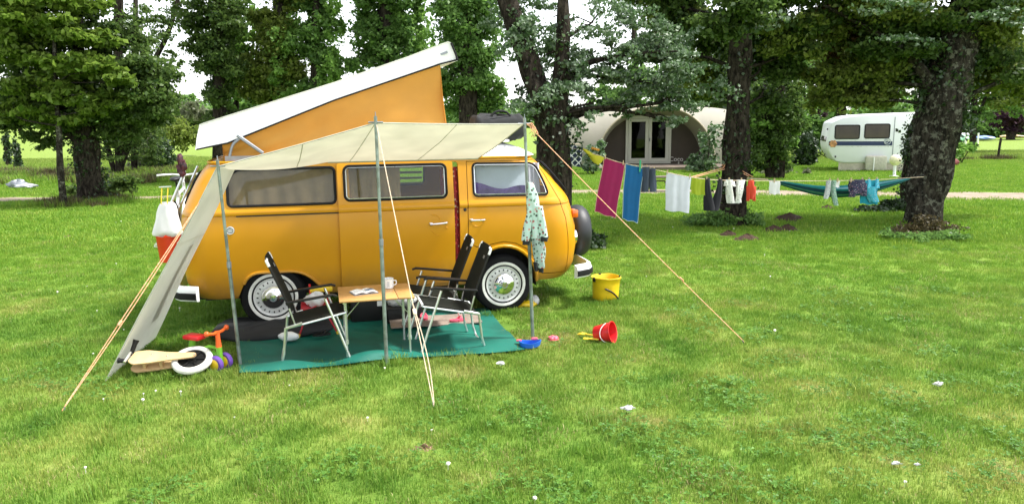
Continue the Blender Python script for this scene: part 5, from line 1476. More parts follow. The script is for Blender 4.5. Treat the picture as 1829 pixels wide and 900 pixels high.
hm = thing('hammock', 'teal striped hammock stretched between two dark trunks behind the clothes', 'hammock', (D(1500, 330, 14.6).x, 14.6, 0))
HA, HB = D(1372, 321, 14.75), D(1626, 319, 14.35)
STR = [pm('hammock_teal', (.02, .22, .24), .9), pm('hammock_dark', (.008, .045, .065), .9), pm('hammock_pale', (.20, .42, .42), .9), pm('hammock_blue', (.015, .10, .20), .9)]
order = [0, 2, 0, 1, 0, 2, 1, 3, 0, 1, 2, 0, 1, 0, 2, 0, 3, 1, 0]
K_ = len(order); NS = 40
def hmf(s_, t):
    w = sin(pi * s_) ** .7 if 0 < s_ < 1 else 0
    w = max(w, .05)
    a = radians(-78 + 156 * t)
    p = HA.lerp(HB, s_)
    return p + Vector((0, -.34 * w * sin(a), -.12 * sin(pi * s_) * w - .22 * w * cos(a) + .02 * w * cos(a * 9) * .4))
mb = MB()
for k in range(K_):
    mb.grid(lambda s_, t, k=k: hmf(s_, (k + t) / K_), NS, 2, mi=order[k])
mb.build('bed', STR, hm, world=True, angle=70)
for P_, Q_ in ((HA, D(1322, 318, 15.0)), (HB, D(1650, 312, 14.2))):
    mb = MB(); mb.tube([P_, Q_], .012, 6); mb.build('rope', M['rope_pale'] if P_ is HA else M['dark'], hm, world=True)
nv_ = thing('patterned_cloth', 'navy cloth with white lattice hanging beside the leaning dark trunk', 'cloth', D(1027, 278, 20))
M['lattice'] = None
m, t, b = nodes_of('navy_lattice')
tc = t.nodes.new('ShaderNodeTexCoord'); mp = t.nodes.new('ShaderNodeMapping'); mp.inputs['Rotation'].default_value = (0, radians(45), 0); mp.inputs['Scale'].default_value = (1, 0, 1)
ck = t.nodes.new('ShaderNodeTexVoronoi'); ck.feature = 'DISTANCE_TO_EDGE'; ck.inputs['Scale'].default_value = 7.5; ck.inputs['Randomness'].default_value = 0
lt = t.nodes.new('ShaderNodeMath'); lt.operation = 'LESS_THAN'; lt.inputs[1].default_value = .10
t.links.new(tc.outputs['Object'], mp.inputs[0]); t.links.new(mp.outputs[0], ck.inputs[0]); t.links.new(ck.outputs['Distance'], lt.inputs[0])
t.links.new(mixc(t, lt.outputs[0], (.012, .018, .05), (.6, .6, .6)), b.inputs['Base Color']); b.inputs['Roughness'].default_value = .9
A_, B_, C_, D_ = D(1018, 258, 20), D(1042, 264, 20), D(1036, 299, 20), D(1013, 293, 20)
mb = MB(); mb.cloth(lambda s_, q: (A_.lerp(B_, s_)).lerp(D_.lerp(C_, s_), q) + Vector((0, .03 * sin(8 * s_ + 3 * q), 0)), 10, 10, .008); mb.build('cloth', m, nv_, world=True, angle=70)
mb = MB(); mb.tube([D(1040, 258, 20.05), D(985, 256, 20.05)], .008, 5); mb.build('cord', M['rope_pale'], nv_, world=True)

# =================================================================== bits in the distance
gp = thing('tarpaulin_heap', 'grey and white tarpaulin heap lying on the rough grass far left', 'tarpaulin', G(40, 337))
mb = MB(); lump(mb, (-.15, 0, .12), (.28, .2, .14), 3, rough=.25); mb.build('dark_fold', M['steel_dark'], gp, angle=60)
mb = MB(); lump(mb, (.15, -.05, .08), (.30, .2, .09), 8, rough=.25); mb.build('pale_fold', pm('pale_tarp', (.42, .42, .48), .5), gp, angle=60)
po = thing('fence_post', 'thin dark fence post standing alone in the right meadow', 'post', G(1782, 285))
h_ = D(1785, 247, po.location.y).z
mb = MB(); mb.tube([(0, 0, -.1), (.03, 0, h_ * .6), (.06, 0, h_)], .055, 8); mb.build('stake', M['bark'], po)
mb = MB(); mb.tube([(0, -.06, h_ * .55), (.09, -.07, h_ * .57)], .012, 5); mb.build('insulator', M['dark'], po)
rt_ = thing('red_bag', 'dull red bag lying at the foot of a green shrub behind the leaning trunk', 'bag', G(1700, 296))
mb = MB(); lump(mb, (0, 0, .12), (.30, .22, .17), 12, rough=.12); mb.build('bag_body', pm('dull_red', (.12, .02, .015), .8), rt_, angle=60)
for k, (u, v, r_, col, nm, lab) in enumerate(((1712, 250, 14, (.10, .42, .20), 'inflatable', 'green and white inflatable on the far meadow'), (1722, 245, 9, (.55, .55, .60), 'inflatable', 'small pale inflatable beside the green one on the far meadow'), (1757, 249, 22, (.10, .22, .62), 'inflatable', 'long blue inflatable on the far meadow'), (1808, 246, 20, (.62, .42, .16), 'inflatable', 'flat orange inflatable under the purple tree'))):
    b0 = G(u, v + 3); s_ = r_ * b0.y / 1370
    th_ = thing(nm, lab, 'inflatable', b0)
    mb = MB(); lump(mb, (0, 0, .25), (s_ * (.7 if k == 2 else 1), .8, (.3, .25, .16, .12)[k]), 40 + k, 20, 10, .16); mb.build('tube', pm('inflatable_%d' % k, col, .4, var=.4, scale=.8, col2=tuple(min(1, c + .25) for c in col)), th_, angle=60)
for k, (u, v, h_) in enumerate(((1724, 262, 30), (1746, 258, 22))):
    b0 = G(u, v); po = thing('white_post', ('taller' if k == 0 else 'shorter') + ' thin white post in the far meadow by the hedge', 'post', b0)
    mb = MB(); mb.tube([(0, 0, 0), (0, 0, h_ * b0.y / 1370)], .06, 8); mb.build('stake', M['white_gloss'], po)
    mb = MB(); mb.lathe([(0, 0), (.09, 0), (.09, .06), (0, .1)], (0, 0, h_ * b0.y / 1370), 'Z', 10); mb.build('cap', M['white_gloss'], po)
# =================================================================== trees, bushes, hedges
def leaf_mat(name, dark, light, back=None, trans=.52, gloss=.12):
    m, t, b = nodes_of(name)
    at = t.nodes.new('ShaderNodeAttribute'); at.attribute_name = 'tint'
    col = ramp(t, at.outputs['Fac'], [(0, dark), (.8, light), (1, tuple(min(1, c * 1.25) for c in light))])
    tcol = col
    if back:
        g = t.nodes.new('ShaderNodeNewGeometry')
        col = mixc(t, g.outputs['Backfacing'], col, back)
    t.links.new(col, b.inputs['Base Color']); b.inputs['Roughness'].default_value = .45
    b.inputs['Specular IOR Level'].default_value = gloss * 2
    tr = t.nodes.new('ShaderNodeBsdfTranslucent'); t.links.new(tcol, tr.inputs['Color'])
    ms = t.nodes.new('ShaderNodeMixShader'); ms.inputs['Fac'].default_value = trans
    t.links.new(b.outputs[0], ms.inputs[1]); t.links.new(tr.outputs[0], ms.inputs[2])
    t.links.new(ms.outputs[0], t.nodes['Material Output'].inputs['Surface'])
    return m
DENS, LSZ = 1.5, .70
LEAF = {
 'ivy': leaf_mat('leaf_ivy', (.012, .030, .010), (.045, .090, .022), trans=.2, gloss=.3),
 'deep': leaf_mat('leaf_deep_green', (0.037, 0.081, 0.020), (0.128, 0.201, 0.044)),
 'maple': leaf_mat('leaf_yellow_green', (.070, .140, .016), (.205, .300, .045), trans=.5),
 'poplar': leaf_mat('leaf_bright_green', (0.104, 0.220, 0.039), (0.244, 0.415, 0.085), trans=.5),
 'mid': leaf_mat('leaf_mid_green', (0.073, 0.165, 0.039), (0.201, 0.342, 0.083), trans=.5),
 'silver': leaf_mat('leaf_white_poplar', (0.043, 0.098, 0.034), (0.122, 0.201, 0.081), back=(.22, .29, .19), trans=.35),
 'olive': leaf_mat('leaf_olive', (0.085, 0.134, 0.024), (0.238, 0.299, 0.056), trans=.5),
 'rust': leaf_mat('leaf_rusty', (.070, .040, .012), (.150, .085, .025)),
 'purple': leaf_mat('leaf_purple', (.026, .012, .020), (.075, .035, .055)),
 'hedge': leaf_mat('leaf_hedge', (.040, .095, .018), (.110, .210, .040)),
 'grey': leaf_mat('leaf_grey_green', (.100, .120, .065), (.230, .250, .150)),
}
def leaf_object(name, clumps, size, mat, parent, seed, flat=.35, sub=26, jit=.16, length=1.25, kind=None):
    """clumps: (centre, (rx,ry,rz), n). Many small folded leaves gathered in tufts through each clump's volume."""
    rg = np.random.default_rng(seed)
    Ps, Os = [], []
    for c_, r_, n_ in clumps:
        n_ = int(n_)
        k_ = max(3, n_ // sub)
        d = rg.normal(size=(k_, 3)); d /= np.linalg.norm(d, axis=1)[:, None]
        rad = rg.random(k_) ** .45
        cen = d * rad[:, None]
        idx = rg.integers(0, k_, n_)
        off = rg.normal(size=(n_, 3)) * jit
        p = cen[idx] + off * (.6 + .8 * rg.random(k_))[idx][:, None]
        Ps.append(np.array(c_)[None] + p * np.array(r_)[None])
        Os.append(cen[idx])
    P = np.concatenate(Ps); O = np.concatenate(Os); n_ = len(P)
    keep = P[:, 2] > .03
    P, O = P[keep], O[keep]; n_ = len(P)
    nrm = rg.normal(size=(n_, 3)); nrm /= np.linalg.norm(nrm, axis=1)[:, None]
    nrm = nrm * (1 - flat) + np.array([0, 0, 1.0]) * flat + .25 * O
    nrm /= np.linalg.norm(nrm, axis=1)[:, None]
    ax = rg.normal(size=(n_, 3)); ax -= nrm * (ax * nrm).sum(1)[:, None]; ax /= np.linalg.norm(ax, axis=1)[:, None]
    ay = np.cross(nrm, ax)
    s_ = size * rg.uniform(.6, 1.35, n_)[:, None]
    v = np.empty((n_, 4, 3))
    v[:, 0] = P - ax * s_ * .5 * length
    v[:, 1] = P + ay * s_ * .42 + nrm * s_ * .12 - ax * s_ * .08
    v[:, 2] = P + ax * s_ * .5 * length - nrm * s_ * .10
    v[:, 3] = P - ay * s_ * .42 + nrm * s_ * .12 - ax * s_ * .08
    base = np.array(parent.location) if parent is not None else np.zeros(3)
    v = (v - base[None, None]).reshape(-1, 3)
    me = bpy.data.meshes.new(name)
    me.vertices.add(4 * n_); me.loops.add(4 * n_); me.polygons.add(n_)
    me.vertices.foreach_set('co', v.astype(np.float32).ravel())
    me.loops.foreach_set('vertex_index', np.arange(4 * n_, dtype=np.int32))
    me.polygons.foreach_set('loop_start', np.arange(0, 4 * n_, 4, dtype=np.int32))
    a = me.attributes.new('tint', 'FLOAT', 'FACE')
    a.data.foreach_set('value', np.clip(rg.normal(.45, .22, n_), 0, 1).astype(np.float32))
    me.update(calc_edges=True)
    o = link_mesh(name, me, mat, parent, 0)
    return o
def trunk_tube(mb, path, radii, n=12, rough=.10, seed=0):
    rg = random.Random(seed); ph = [rg.uniform(0, 6.28) for _ in range(4)]
    P = spline(path, 5); k = len(P)
    rs = np.interp(np.linspace(0, 1, k), np.linspace(0, 1, len(radii)), radii)
    b0 = len(mb.v)
    mb.tube(P, list(rs), n)
    for i in range(k):
        for j in range(n):
            q = b0 + i * n + j
            v = Vector(mb.v[q]); a = 2 * pi * j / n
            f = 1 + rough * (sin(3 * a + ph[0] + i * .25) + .6 * sin(5 * a + ph[1] - i * .4) + .5 * sin(2 * a + i * .9 + ph[2]) + .45 * sin(9 * a + ph[3] + i * .7))
            mb.v[q] = tuple(P[i] + (v - P[i]) * f)
    return P, rs
def ivy_clumps(P, rs, i0, i1, n):
    """ivy hugging a trunk between fractions i0..i1 of its length"""
    out = []; k = len(P)
    for i in range(int(k * i0), int(k * i1)):
        for q in range(2):
            a = random.uniform(0, 2 * pi)
            r_ = rs[i]
            out.append((P[i] + Vector((cos(a) * r_ * .75, sin(a) * r_ * .75, random.uniform(-.15, .15))), (r_ * .75 + .06, r_ * .75 + .06, .34), n))
    return out
def px_clumps(Y, lst, dscale=1.0, dens=1.0, split=1):
    out = []
    for c_ in lst:
        u, v, ru, rv, n_ = c_[:5]; dy = c_[5] if len(c_) > 5 else 0
        p = D(u, v, Y + dy); s_ = (Y + dy) / 1370
        r_ = (ru * s_, max(.4, (ru + rv) * .5 * s_ * dscale), rv * s_)
        if split <= 1: out.append((p, r_, n_ * dens)); continue
        rg = random.Random(int(u * 31 + v * 7 + n_))
        for q in range(split):          # uneven sprays instead of one smooth lobe
            o_ = Vector((rg.uniform(-1, 1) * r_[0], rg.uniform(-1, 1) * r_[1], rg.uniform(-1, 1) * r_[2])) * .78
            k_ = rg.uniform(.42, .80)
            out.append((p + o_, (r_[0] * k_ * 1.15, r_[1] * k_, r_[2] * k_ * rg.uniform(.55, .95)), n_ * dens / split * rg.uniform(.5, 1.35)))
    return out
def tree(name, label, base, stems, clumps, species, size, seed, bark='bark', limbs=True, ivy=None, extra=(), group=None, cat='tree', dscale=1.0, flat=.35, sub=22, jit=.20, mound=None):
    """base: (u,v) of the foot in the photo; stems: list of [(u,v,half width in px[,dY])...]; clumps in px at the foot's distance"""
    b0 = base if isinstance(base, Vector) else G(*base); Y = b0.y
    b0 = Vector((b0.x, b0.y, terrain(b0.x, b0.y)))
    t = thing(name, label, cat, b0, 0, group)
    mb = MB(); paths = []
    for si, st_ in enumerate(stems):
        pts, rad = [], []
        for k, q in enumerate(st_):
            dy = q[3] if len(q) > 3 else 0
            p = D(q[0], q[1], Y + dy)
            if si == 0 and k == 0: p.z = b0.z - .12
            pts.append(p); rad.append(q[2] * (Y + dy) / 1370)
        paths.append(trunk_tube(mb, pts, rad, 22, .13, seed + si))
    cl = px_clumps(Y, clumps, dscale, DENS)
    if limbs and cl:
        allp = [(p, r_) for P, rs in paths for p, r_ in zip(P, rs)]
        rg = random.Random(seed)
        for c_, r_, n_ in cl:
            cand = [q for q in allp if q[0].z < c_.z + .2 and q[0].z > b0.z + 1.0] or allp[-3:]
            p, pr = min(cand, key=lambda q: (q[0] - c_).length + .4 * abs(q[0].z - (c_.z - r_[2])))
            mid = p.lerp(c_, .5) + Vector((rg.uniform(-.2, .2), rg.uniform(-.2, .2), .12 * (p - c_).length * rg.uniform(-.3, 1)))
            w0 = min(pr * .5, .03 + .012 * (p - c_).length)
            trunk_tube(mb, [p, mid, c_], [w0, w0 * .6, w0 * .22], 6, .05, seed)
            for q in range(4):
                e = c_ + Vector((rg.uniform(-1, 1) * r_[0], rg.uniform(-1, 1) * r_[1], rg.uniform(-.8, .9) * r_[2])) * .8
                m2 = mid.lerp(c_, rg.uniform(.3, .9))
                mb.tube([m2, m2.lerp(e, .5) + Vector((0, 0, .06)), e], [w0 * .35, w0 * .22, .004], 4)
    mb.build('trunk', M[bark], t, world=True, angle=60)
    if cl: leaf_object('crown', px_clumps(Y, clumps, dscale, DENS, 7), size * LSZ, LEAF[species], t, seed, flat, sub, jit)
    for sp_, sz, lst in extra:
        leaf_object('crown', px_clumps(Y, lst, dscale, DENS, 7), sz * LSZ, LEAF[sp_], t, seed + 77, flat, sub, jit)
    if ivy:
        ic = []
        for pi_, i0, i1, n_ in ivy: ic += ivy_clumps(paths[pi_][0], paths[pi_][1], i0, i1, n_)
        leaf_object('ivy', ic, .065, LEAF['ivy'], t, seed + 5, .1, 20, .3)
    return t
def bush(name, label, base, clumps, species, size, seed, group=None, cat='bush', flat=.3, dY=0):
    b0 = base if isinstance(base, Vector) else G(*base)
    t = thing(name, label, cat, Vector((b0.x, b0.y, terrain(b0.x, b0.y))), 0, group)
    cl = px_clumps(b0.y + dY, clumps)
    mb = MB()
    for c_, r_, n_ in cl: mb.tube([Vector((b0.x + random.uniform(-.1, .1), b0.y, t.location.z - .05)), t.location.lerp(c_, .6), c_], [.03, .02, .006], 5)
    mb.build('stem', M['bark'], t, world=True)
    leaf_object('foliage', cl, size, LEAF[species], t, seed, flat)
    return t

# ---- left group
tree('ivy_tree', 'large dark ivy-clad tree with a forked trunk at the left edge of the lawn', (165, 362),
     [[(166, 362, 24), (160, 315, 20), (157, 260, 19), (150, 190, 14), (140, 100, 9), (135, -20, 6)], [(158, 262, 13), (128, 240, 9), (103, 214, 8), (85, 160, 6), (60, 90, 4)]],
     [(150, 205, 60, 34, 3200), (195, 165, 60, 36, 3800), (240, 150, 55, 42, 3600), (280, 185, 40, 34, 2400), (230, 205, 50, 30, 2400), (270, 120, 42, 34, 2000), (120, 150, 60, 44, 3400), (60, 190, 55, 40, 2600), (20, 200, 40, 40, 1800), (190, 90, 50, 34, 1900), (90, 90, 60, 44, 2600), (15, 120, 45, 50, 2200), (240, 60, 40, 28, 1000), (150, 30, 60, 40, 1500), (40, 30, 60, 50, 2200), (200, -60, 120, 50, 2600), (20, -70, 90, 50, 2400), (75, 255, 40, 22, 700), (215, 240, 34, 18, 700)],
     'deep', .125, 1, ivy=[(0, 0, .75, 60), (1, 0, .6, 40)], flat=.3)
tree('maple_tree', 'slim pale-trunked maple with yellow green drooping leaves at far left', (113, 370),
     [[(113, 370, 6.5), (110, 330, 5.5), (107, 285, 5), (106, 240, 4.5), (100, 150, 3.5), (96, 40, 2.5)]],
     [(60, 40, 66, 24, 1500), (140, 66, 50, 18, 900), (40, 92, 56, 24, 1200), (120, 118, 56, 20, 1000), (60, 150, 60, 24, 1100), (190, 134, 44, 15, 620), (150, 170, 50, 20, 800), (214, 148, 24, 10, 300), (20, 200, 44, 24, 700), (100, 205, 40, 18, 500), (20, 30, 60, 40, 900), (100, 0, 70, 26, 900), (180, 195, 30, 14, 360)],
     'maple', .19, 2, bark='bark_lichen', flat=.42, jit=.2)
tree('slender_tree', 'slender dark tree with bare upright stems behind the ivy-clad tree', (215, 318),
     [[(214, 318, 7), (213, 200, 7), (212, 100, 7), (212, 0, 7), (212, -80, 6)], [(215, 300, 5), (240, 230, 4), (262, 140, 4), (300, 60, 4), (322, -20, 3)], [(205, 310, 4), (178, 200, 3.5), (170, 80, 3), (176, -30, 2)]],
     [(230, 235, 40, 30, 1300), (265, 230, 30, 26, 900), (285, 60, 30, 26, 500), (310, 10, 34, 24, 500), (250, 20, 40, 26, 600), (200, 270, 40, 22, 700), (300, 110, 20, 18, 260), (190, -30, 60, 24, 700)], 'deep', .13, 3)
tree('slender_tree', 'thin dark tree trunk between the ivy-clad tree and the bushes', (240, 312), [[(240, 312, 5), (240, 240, 5), (241, 120, 5), (242, 10, 4), (242, -70, 3)]],
     [(245, 262, 36, 24, 900), (270, 275, 26, 16, 500), (225, 120, 40, 40, 900), (242, 60, 40, 30, 600)], 'deep', .13, 4)
for k, (u, v, h, w) in enumerate(((14, 296, 48, 5), (33, 300, 36, 6))):
    b0 = G(u, v); s_ = b0.y / 1370; b0.z = terrain(b0.x, b0.y)
    t = thing('ivy_stump', ('taller slim' if k == 0 else 'shorter thick') + ' stump wrapped in ivy on the rough bank at far left', 'tree stump', b0)
    mb = MB(); P_, r_ = trunk_tube(mb, [b0 + Vector((0, 0, -.1)), b0 + Vector((0.05, 0, h * s_ * .5)), b0 + Vector((0, 0, h * s_))], [w * s_ * .7] * 3, 8, .05, k); mb.build('trunk', M['bark'], t, world=True)
    leaf_object('ivy', ivy_clumps(P_, r_, 0, 1, 50), .12, LEAF['ivy'], t, 60 + k, .1, 12, .3)
bush('bush', 'dark rounded bush at the edge of the bright meadow left of the van', (288, 300), [(290, 272, 22, 24, 1500), (276, 284, 16, 16, 700)], 'ivy', .14, 10)
bush('bush', 'grey green airy bush left of the dark rounded bush', (262, 300), [(258, 268, 26, 26, 700), (250, 290, 22, 14, 350)], 'grey', .13, 11)
bush('bush', 'olive green shrub mass behind the slender trunks on the left', (300, 280), [(300, 235, 40, 26, 1600), (250, 240, 46, 30, 1800), (335, 245, 24, 22, 900)], 'olive', .17, 12)
tree('hawthorn_tree', 'small dark hawthorn on the meadow edge, seen left of the pop top', (345, 256), [[(345, 258, 3), (344, 235, 3), (342, 205, 2)]], [(342, 232, 24, 22, 1300), (362, 238, 20, 18, 900), (345, 205, 16, 16, 500), (330, 215, 14, 14, 350)], 'deep', .3, 13)
bush('bush', 'pale grey green bush left of the pop top above the hawthorn', (318, 262), [(322, 215, 14, 18, 260), (345, 196, 20, 18, 420), (362, 205, 16, 16, 300)], 'grey', .28, 14)
for k in range(6):
    tree('hedgerow_tree', ['dark hedgerow oak', 'rounded hedgerow tree', 'low hedgerow thorn', 'broad hedgerow ash', 'small hedgerow thorn', 'tall hedgerow oak'][k] + ' along the far side of the bright meadow, far left', Vector(((-72, -60, -49, -40, -33, -27)[k], (112, 118, 110, 116, 112, 118)[k], 0)),
         [[((-72, -60, -49, -40, -33, -27)[k] / .118 * .0 + 914.5 + 1370 * (-72, -60, -49, -40, -33, -27)[k] / (112, 118, 110, 116, 112, 118)[k], 225, 3), (914.5 + 1370 * (-72, -60, -49, -40, -33, -27)[k] / (112, 118, 110, 116, 112, 118)[k], 190, 2.5)]],
         [(914.5 + 1370 * (-72, -60, -49, -40, -33, -27)[k] / (112, 118, 110, 116, 112, 118)[k] + dx, 205 + dv - (10 if k % 2 == 0 else 0), 34, 24, 900) for dx, dv in ((-22, 5), (20, 2), (0, -14))], 'mid', .8, 20 + k)

bush('bush', 'low bramble growing round the foot of the large ivy-clad tree', (190, 352), [(195, 335, 26, 16, 900), (140, 345, 22, 14, 600), (225, 330, 24, 14, 600)], 'deep', .09, 15)
# ---- row of poplars behind the van
tree('ivy_poplar', 'tall ivy-covered poplar with a dark trunk, left end of the poplar row', (392, 330),
     [[(392, 330, 11), (392, 200, 11), (391, 100, 9), (388, 0, 7), (388, -90, 5)]],
     [(392, 185, 28, 34, 2200), (398, 130, 32, 36, 2600), (372, 95, 34, 34, 2300), (400, 60, 34, 36, 2400), (365, 35, 34, 34, 2000), (392, 0, 44, 34, 2400), (380, -60, 60, 40, 2200), (386, 225, 22, 24, 1200), (352, 75, 20, 22, 600)],
     'deep', .14, 30, ivy=[(0, .15, .8, 50)])
tree('poplar', 'bright leaved young poplar standing in front of the ivy-covered poplar', (428, 320),
     [[(420, 320, 4), (422, 200, 4), (425, 100, 3), (430, -20, 2)]],
     [(430, 150, 24, 30, 620), (440, 95, 26, 30, 700), (436, 40, 28, 32, 760), (460, 60, 22, 26, 520), (430, -20, 34, 30, 700), (404, 180, 16, 22, 320), (455, 130, 18, 22, 360), (398, 205, 10, 14, 160)], 'poplar', .20, 31, flat=.3)
tree('poplar', 'broad olive green poplar in the middle of the left half of the row', (495, 325),
     [[(495, 325, 12), (496, 180, 10), (498, 60, 8), (500, -80, 5)]],
     [(500, 150, 44, 36, 3200), (478, 118, 36, 34, 2200), (510, 80, 40, 40, 3000), (480, 50, 36, 36, 2300), (505, 20, 34, 32, 2000), (495, -40, 60, 40, 2600), (470, 175, 34, 24, 1500), (520, 120, 22, 30, 1200)], 'olive', .15, 32, extra=[('poplar', .15, [(495, 100, 40, 60, 1100), (520, 60, 22, 50, 600), (505, 160, 40, 30, 600)])])
tree('poplar', 'mid green poplar between the olive poplar and the dark-stemmed one', (565, 325),
     [[(563, 325, 10), (563, 160, 9), (565, 40, 7), (566, -80, 4)]],
     [(560, 150, 26, 34, 1700), (575, 100, 28, 34, 1900), (552, 60, 24, 36, 1500), (580, 40, 24, 32, 1400), (560, 0, 30, 30, 1500), (565, -60, 40, 40, 1800), (590, 130, 16, 26, 700)], 'mid', .15, 33, extra=[('poplar', .15, [(585, 100, 20, 60, 900), (590, 40, 20, 40, 500)])])
tree('poplar', 'tall poplar with a broad dark stem directly behind the pop top', (690, 322),
     [[(690, 322, 17), (690, 160, 16), (690, 40, 14), (688, -80, 9)]],
     [(650, 95, 26, 36, 1500), (645, 40, 28, 34, 1500), (672, 60, 26, 40, 1500), (715, 90, 28, 40, 2000), (725, 40, 28, 38, 1900), (690, 0, 60, 30, 2600), (690, -60, 80, 40, 2800), (742, 75, 22, 40, 1100), (690, 125, 30, 30, 1000)], 'mid', .15, 34, ivy=[(0, .3, .85, 45)], extra=[('poplar', .15, [(745, 85, 24, 40, 900), (735, 30, 26, 30, 600)])])
tree('poplar', 'full dense poplar beside the high end of the pop top', (835, 330),
     [[(838, 330, 16), (838, 150, 14), (836, 20, 10), (836, -80, 6)]],
     [(850, 185, 42, 30, 3000), (835, 140, 44, 36, 3400), (870, 120, 34, 36, 2400), (818, 85, 40, 36, 2900), (860, 60, 40, 40, 2900), (815, 30, 38, 36, 2400), (855, 0, 44, 36, 2600), (835, -60, 70, 40, 3000), (880, 175, 22, 30, 1200), (800, 130, 24, 30, 1200)], 'mid', .14, 35)
# ---- forked white poplar in front of the lodge
WPB = G(985, 440)
tree('white_poplar', 'dark forked white poplar trunk with silvery leaves, right behind the van nose', WPB,
     [[(986, 440, 36), (988, 360, 31), (990, 280, 29), (985, 215, 27), (960, 160, 20), (935, 90, 17), (905, 0, 15), (880, -90, 12)], [(990, 250, 21), (1000, 170, 16), (1004, 90, 12), (1005, 0, 9), (1006, -100, 7)], [(1000, 160, 8), (1035, 122, 5), (1080, 105, 4), (1150, 95, 2.5), (1210, 92, 1.2)]],
     [(925, 70, 34, 44, 1035, -0.2), (900, 20, 40, 40, 1035, 1.6), (975, 95, 40, 40, 804, 1.6), (1010, 130, 36, 36, 919, -0.2), (1050, 100, 40, 32, 644, 0.3), (1090, 120, 46, 26, 736, 0.3), (1140, 95, 46, 26, 1140, 0.3), (1190, 105, 44, 22, 1200, 0.3), (1120, 150, 40, 24, 780, 0.3), (1180, 150, 44, 30, 1140, 0.3), (1215, 180, 34, 24, 780, 0.3), (1130, 190, 34, 22, 450, 0.3), (960, 190, 40, 34, 804, -0.2), (1005, 215, 26, 30, 482, 1.6), (1040, 220, 26, 24, 252, -0.2), (1060, 40, 60, 36, 575, 0.3), (1000, 30, 50, 36, 529, 1.6), (1110, 40, 50, 30, 630, 0.3), (1170, 55, 44, 26, 630, 0.3), (1030, -30, 90, 40, 1035, 1.6), (920, -50, 90, 40, 1494, 1.6), (1060, 185, 34, 24, 252, 0.3), (1225, 130, 26, 18, 510, 0.3), (1195, 215, 26, 14, 300, 0.3)],
     'silver', .075, 36, ivy=[(0, .25, .95, 26), (1, 0, .6, 16)], limbs=True, flat=.15, jit=.2, dscale=1.2)
# ---- trunk right of the lodge
tree('alder_tree', 'straight dark trunk with a broad crown standing right of the lodge tent', (1310, 402),
     [[(1308, 402, 27), (1310, 360, 23), (1312, 300, 22), (1316, 220, 20), (1320, 100, 18), (1322, 0, 15), (1322, -100, 10)]],
     [(1230, 40, 60, 40, 3600, .8), (1180, 5, 60, 40, 3000, .8), (1300, 20, 60, 44, 3000, -1), (1380, 40, 56, 44, 3200, .5), (1420, 90, 46, 40, 2200, .5), (1250, 100, 46, 36, 2000, 1.2), (1360, 110, 44, 40, 2200, .8), (1300, -60, 120, 50, 4500), (1160, -60, 90, 50, 3000), (1440, -30, 80, 50, 3400), (1255, 160, 40, 26, 1100, 1.5), (1370, 170, 36, 30, 1200, 1)],
     'deep', .11, 37, ivy=[(0, .2, .9, 30)], extra=[('olive', .11, [(1190, 40, 60, 44, 1700, .8), (1400, 60, 50, 40, 1300), (1250, 130, 46, 40, 900, 1.2)]), ('silver', .09, [(1230, 90, 40, 40, 300, -1), (1290, 140, 30, 30, 140, -1), (1360, 45, 50, 14, 140, -1), (1285, 165, 26, 16, 90, -1)])])
bush('ivy_mound', 'low dark ivy mound round the foot of the straight trunk', (1300, 402), [(1270, 392, 40, 10, 1500), (1320, 390, 42, 12, 1700), (1240, 396, 26, 6, 500), (1350, 396, 18, 6, 350), (1300, 380, 34, 12, 900), (1290, 392, 60, 9, 2200)], 'mid', .055, 38, cat='ivy')
bush('ivy_mound', 'low green weeds round the trunk foot beside the spare wheel cover', (1020, 440), [(1065, 432, 22, 14, 520), (1040, 428, 30, 18, 600), (990, 436, 40, 16, 700)], 'ivy', .06, 39, cat='weeds')
bush('shrub', 'silvery shrub growing at the right foot of the lodge porch', (1262, 308), [(1255, 285, 24, 20, 420), (1268, 250, 20, 34, 380), (1245, 298, 18, 10, 260)], 'silver', .13, 40)
bush('shrub', 'small dark shrub at the left foot of the lodge porch', (1062, 312), [(1058, 285, 12, 24, 380), (1066, 265, 16, 16, 260), (1050, 300, 10, 8, 160)], 'silver', .13, 41)
# ---- between lodge and caravan
tree('ivy_poplar', 'ivy-wrapped poplar with a leafy stem between the lodge and caravan', (1392, 318),
     [[(1388, 318, 12), (1388, 220, 12), (1392, 100, 10), (1394, 0, 8), (1394, -60, 6)], [(1375, 318, 7), (1368, 230, 7), (1372, 120, 6)], [(1337, 322, 4), (1336, 250, 3.5), (1336, 150, 3)]],
     [(1392, 215, 34, 34, 2600), (1370, 250, 26, 36, 2000), (1400, 160, 40, 34, 2600), (1365, 180, 34, 34, 2000), (1395, 270, 22, 30, 1300), (1420, 195, 22, 30, 1000), (1350, 220, 26, 40, 1500), (1345, 275, 20, 30, 900)],
     'deep', .14, 42, ivy=[(0, .1, .8, 70)], extra=[('poplar', .14, [(1355, 215, 24, 30, 800), (1415, 235, 16, 26, 400), (1350, 255, 22, 30, 500)])])
bush('bush', 'dark rounded evergreen bush left of the caravan', (1440, 296), [(1440, 265, 22, 26, 1600), (1436, 285, 20, 14, 700)], 'ivy', .13, 43)
bush('hedge', 'bright green hedge behind the dark evergreen bush', Vector((16.2, 39, 0)), [(1430, 232, 24, 22, 1500), (1458, 228, 20, 18, 1200), (1400, 240, 30, 24, 1200), (1445, 250, 30, 24, 1500)], 'hedge', .2, 44)
bush('shrub', 'pale flowering weeds along the path edge below the ivy-wrapped poplar', (1400, 312), [(1382, 304, 12, 9, 160), (1402, 306, 12, 8, 160), (1432, 312, 18, 8, 220), (1365, 308, 14, 8, 140)], 'grey', .12, 45)
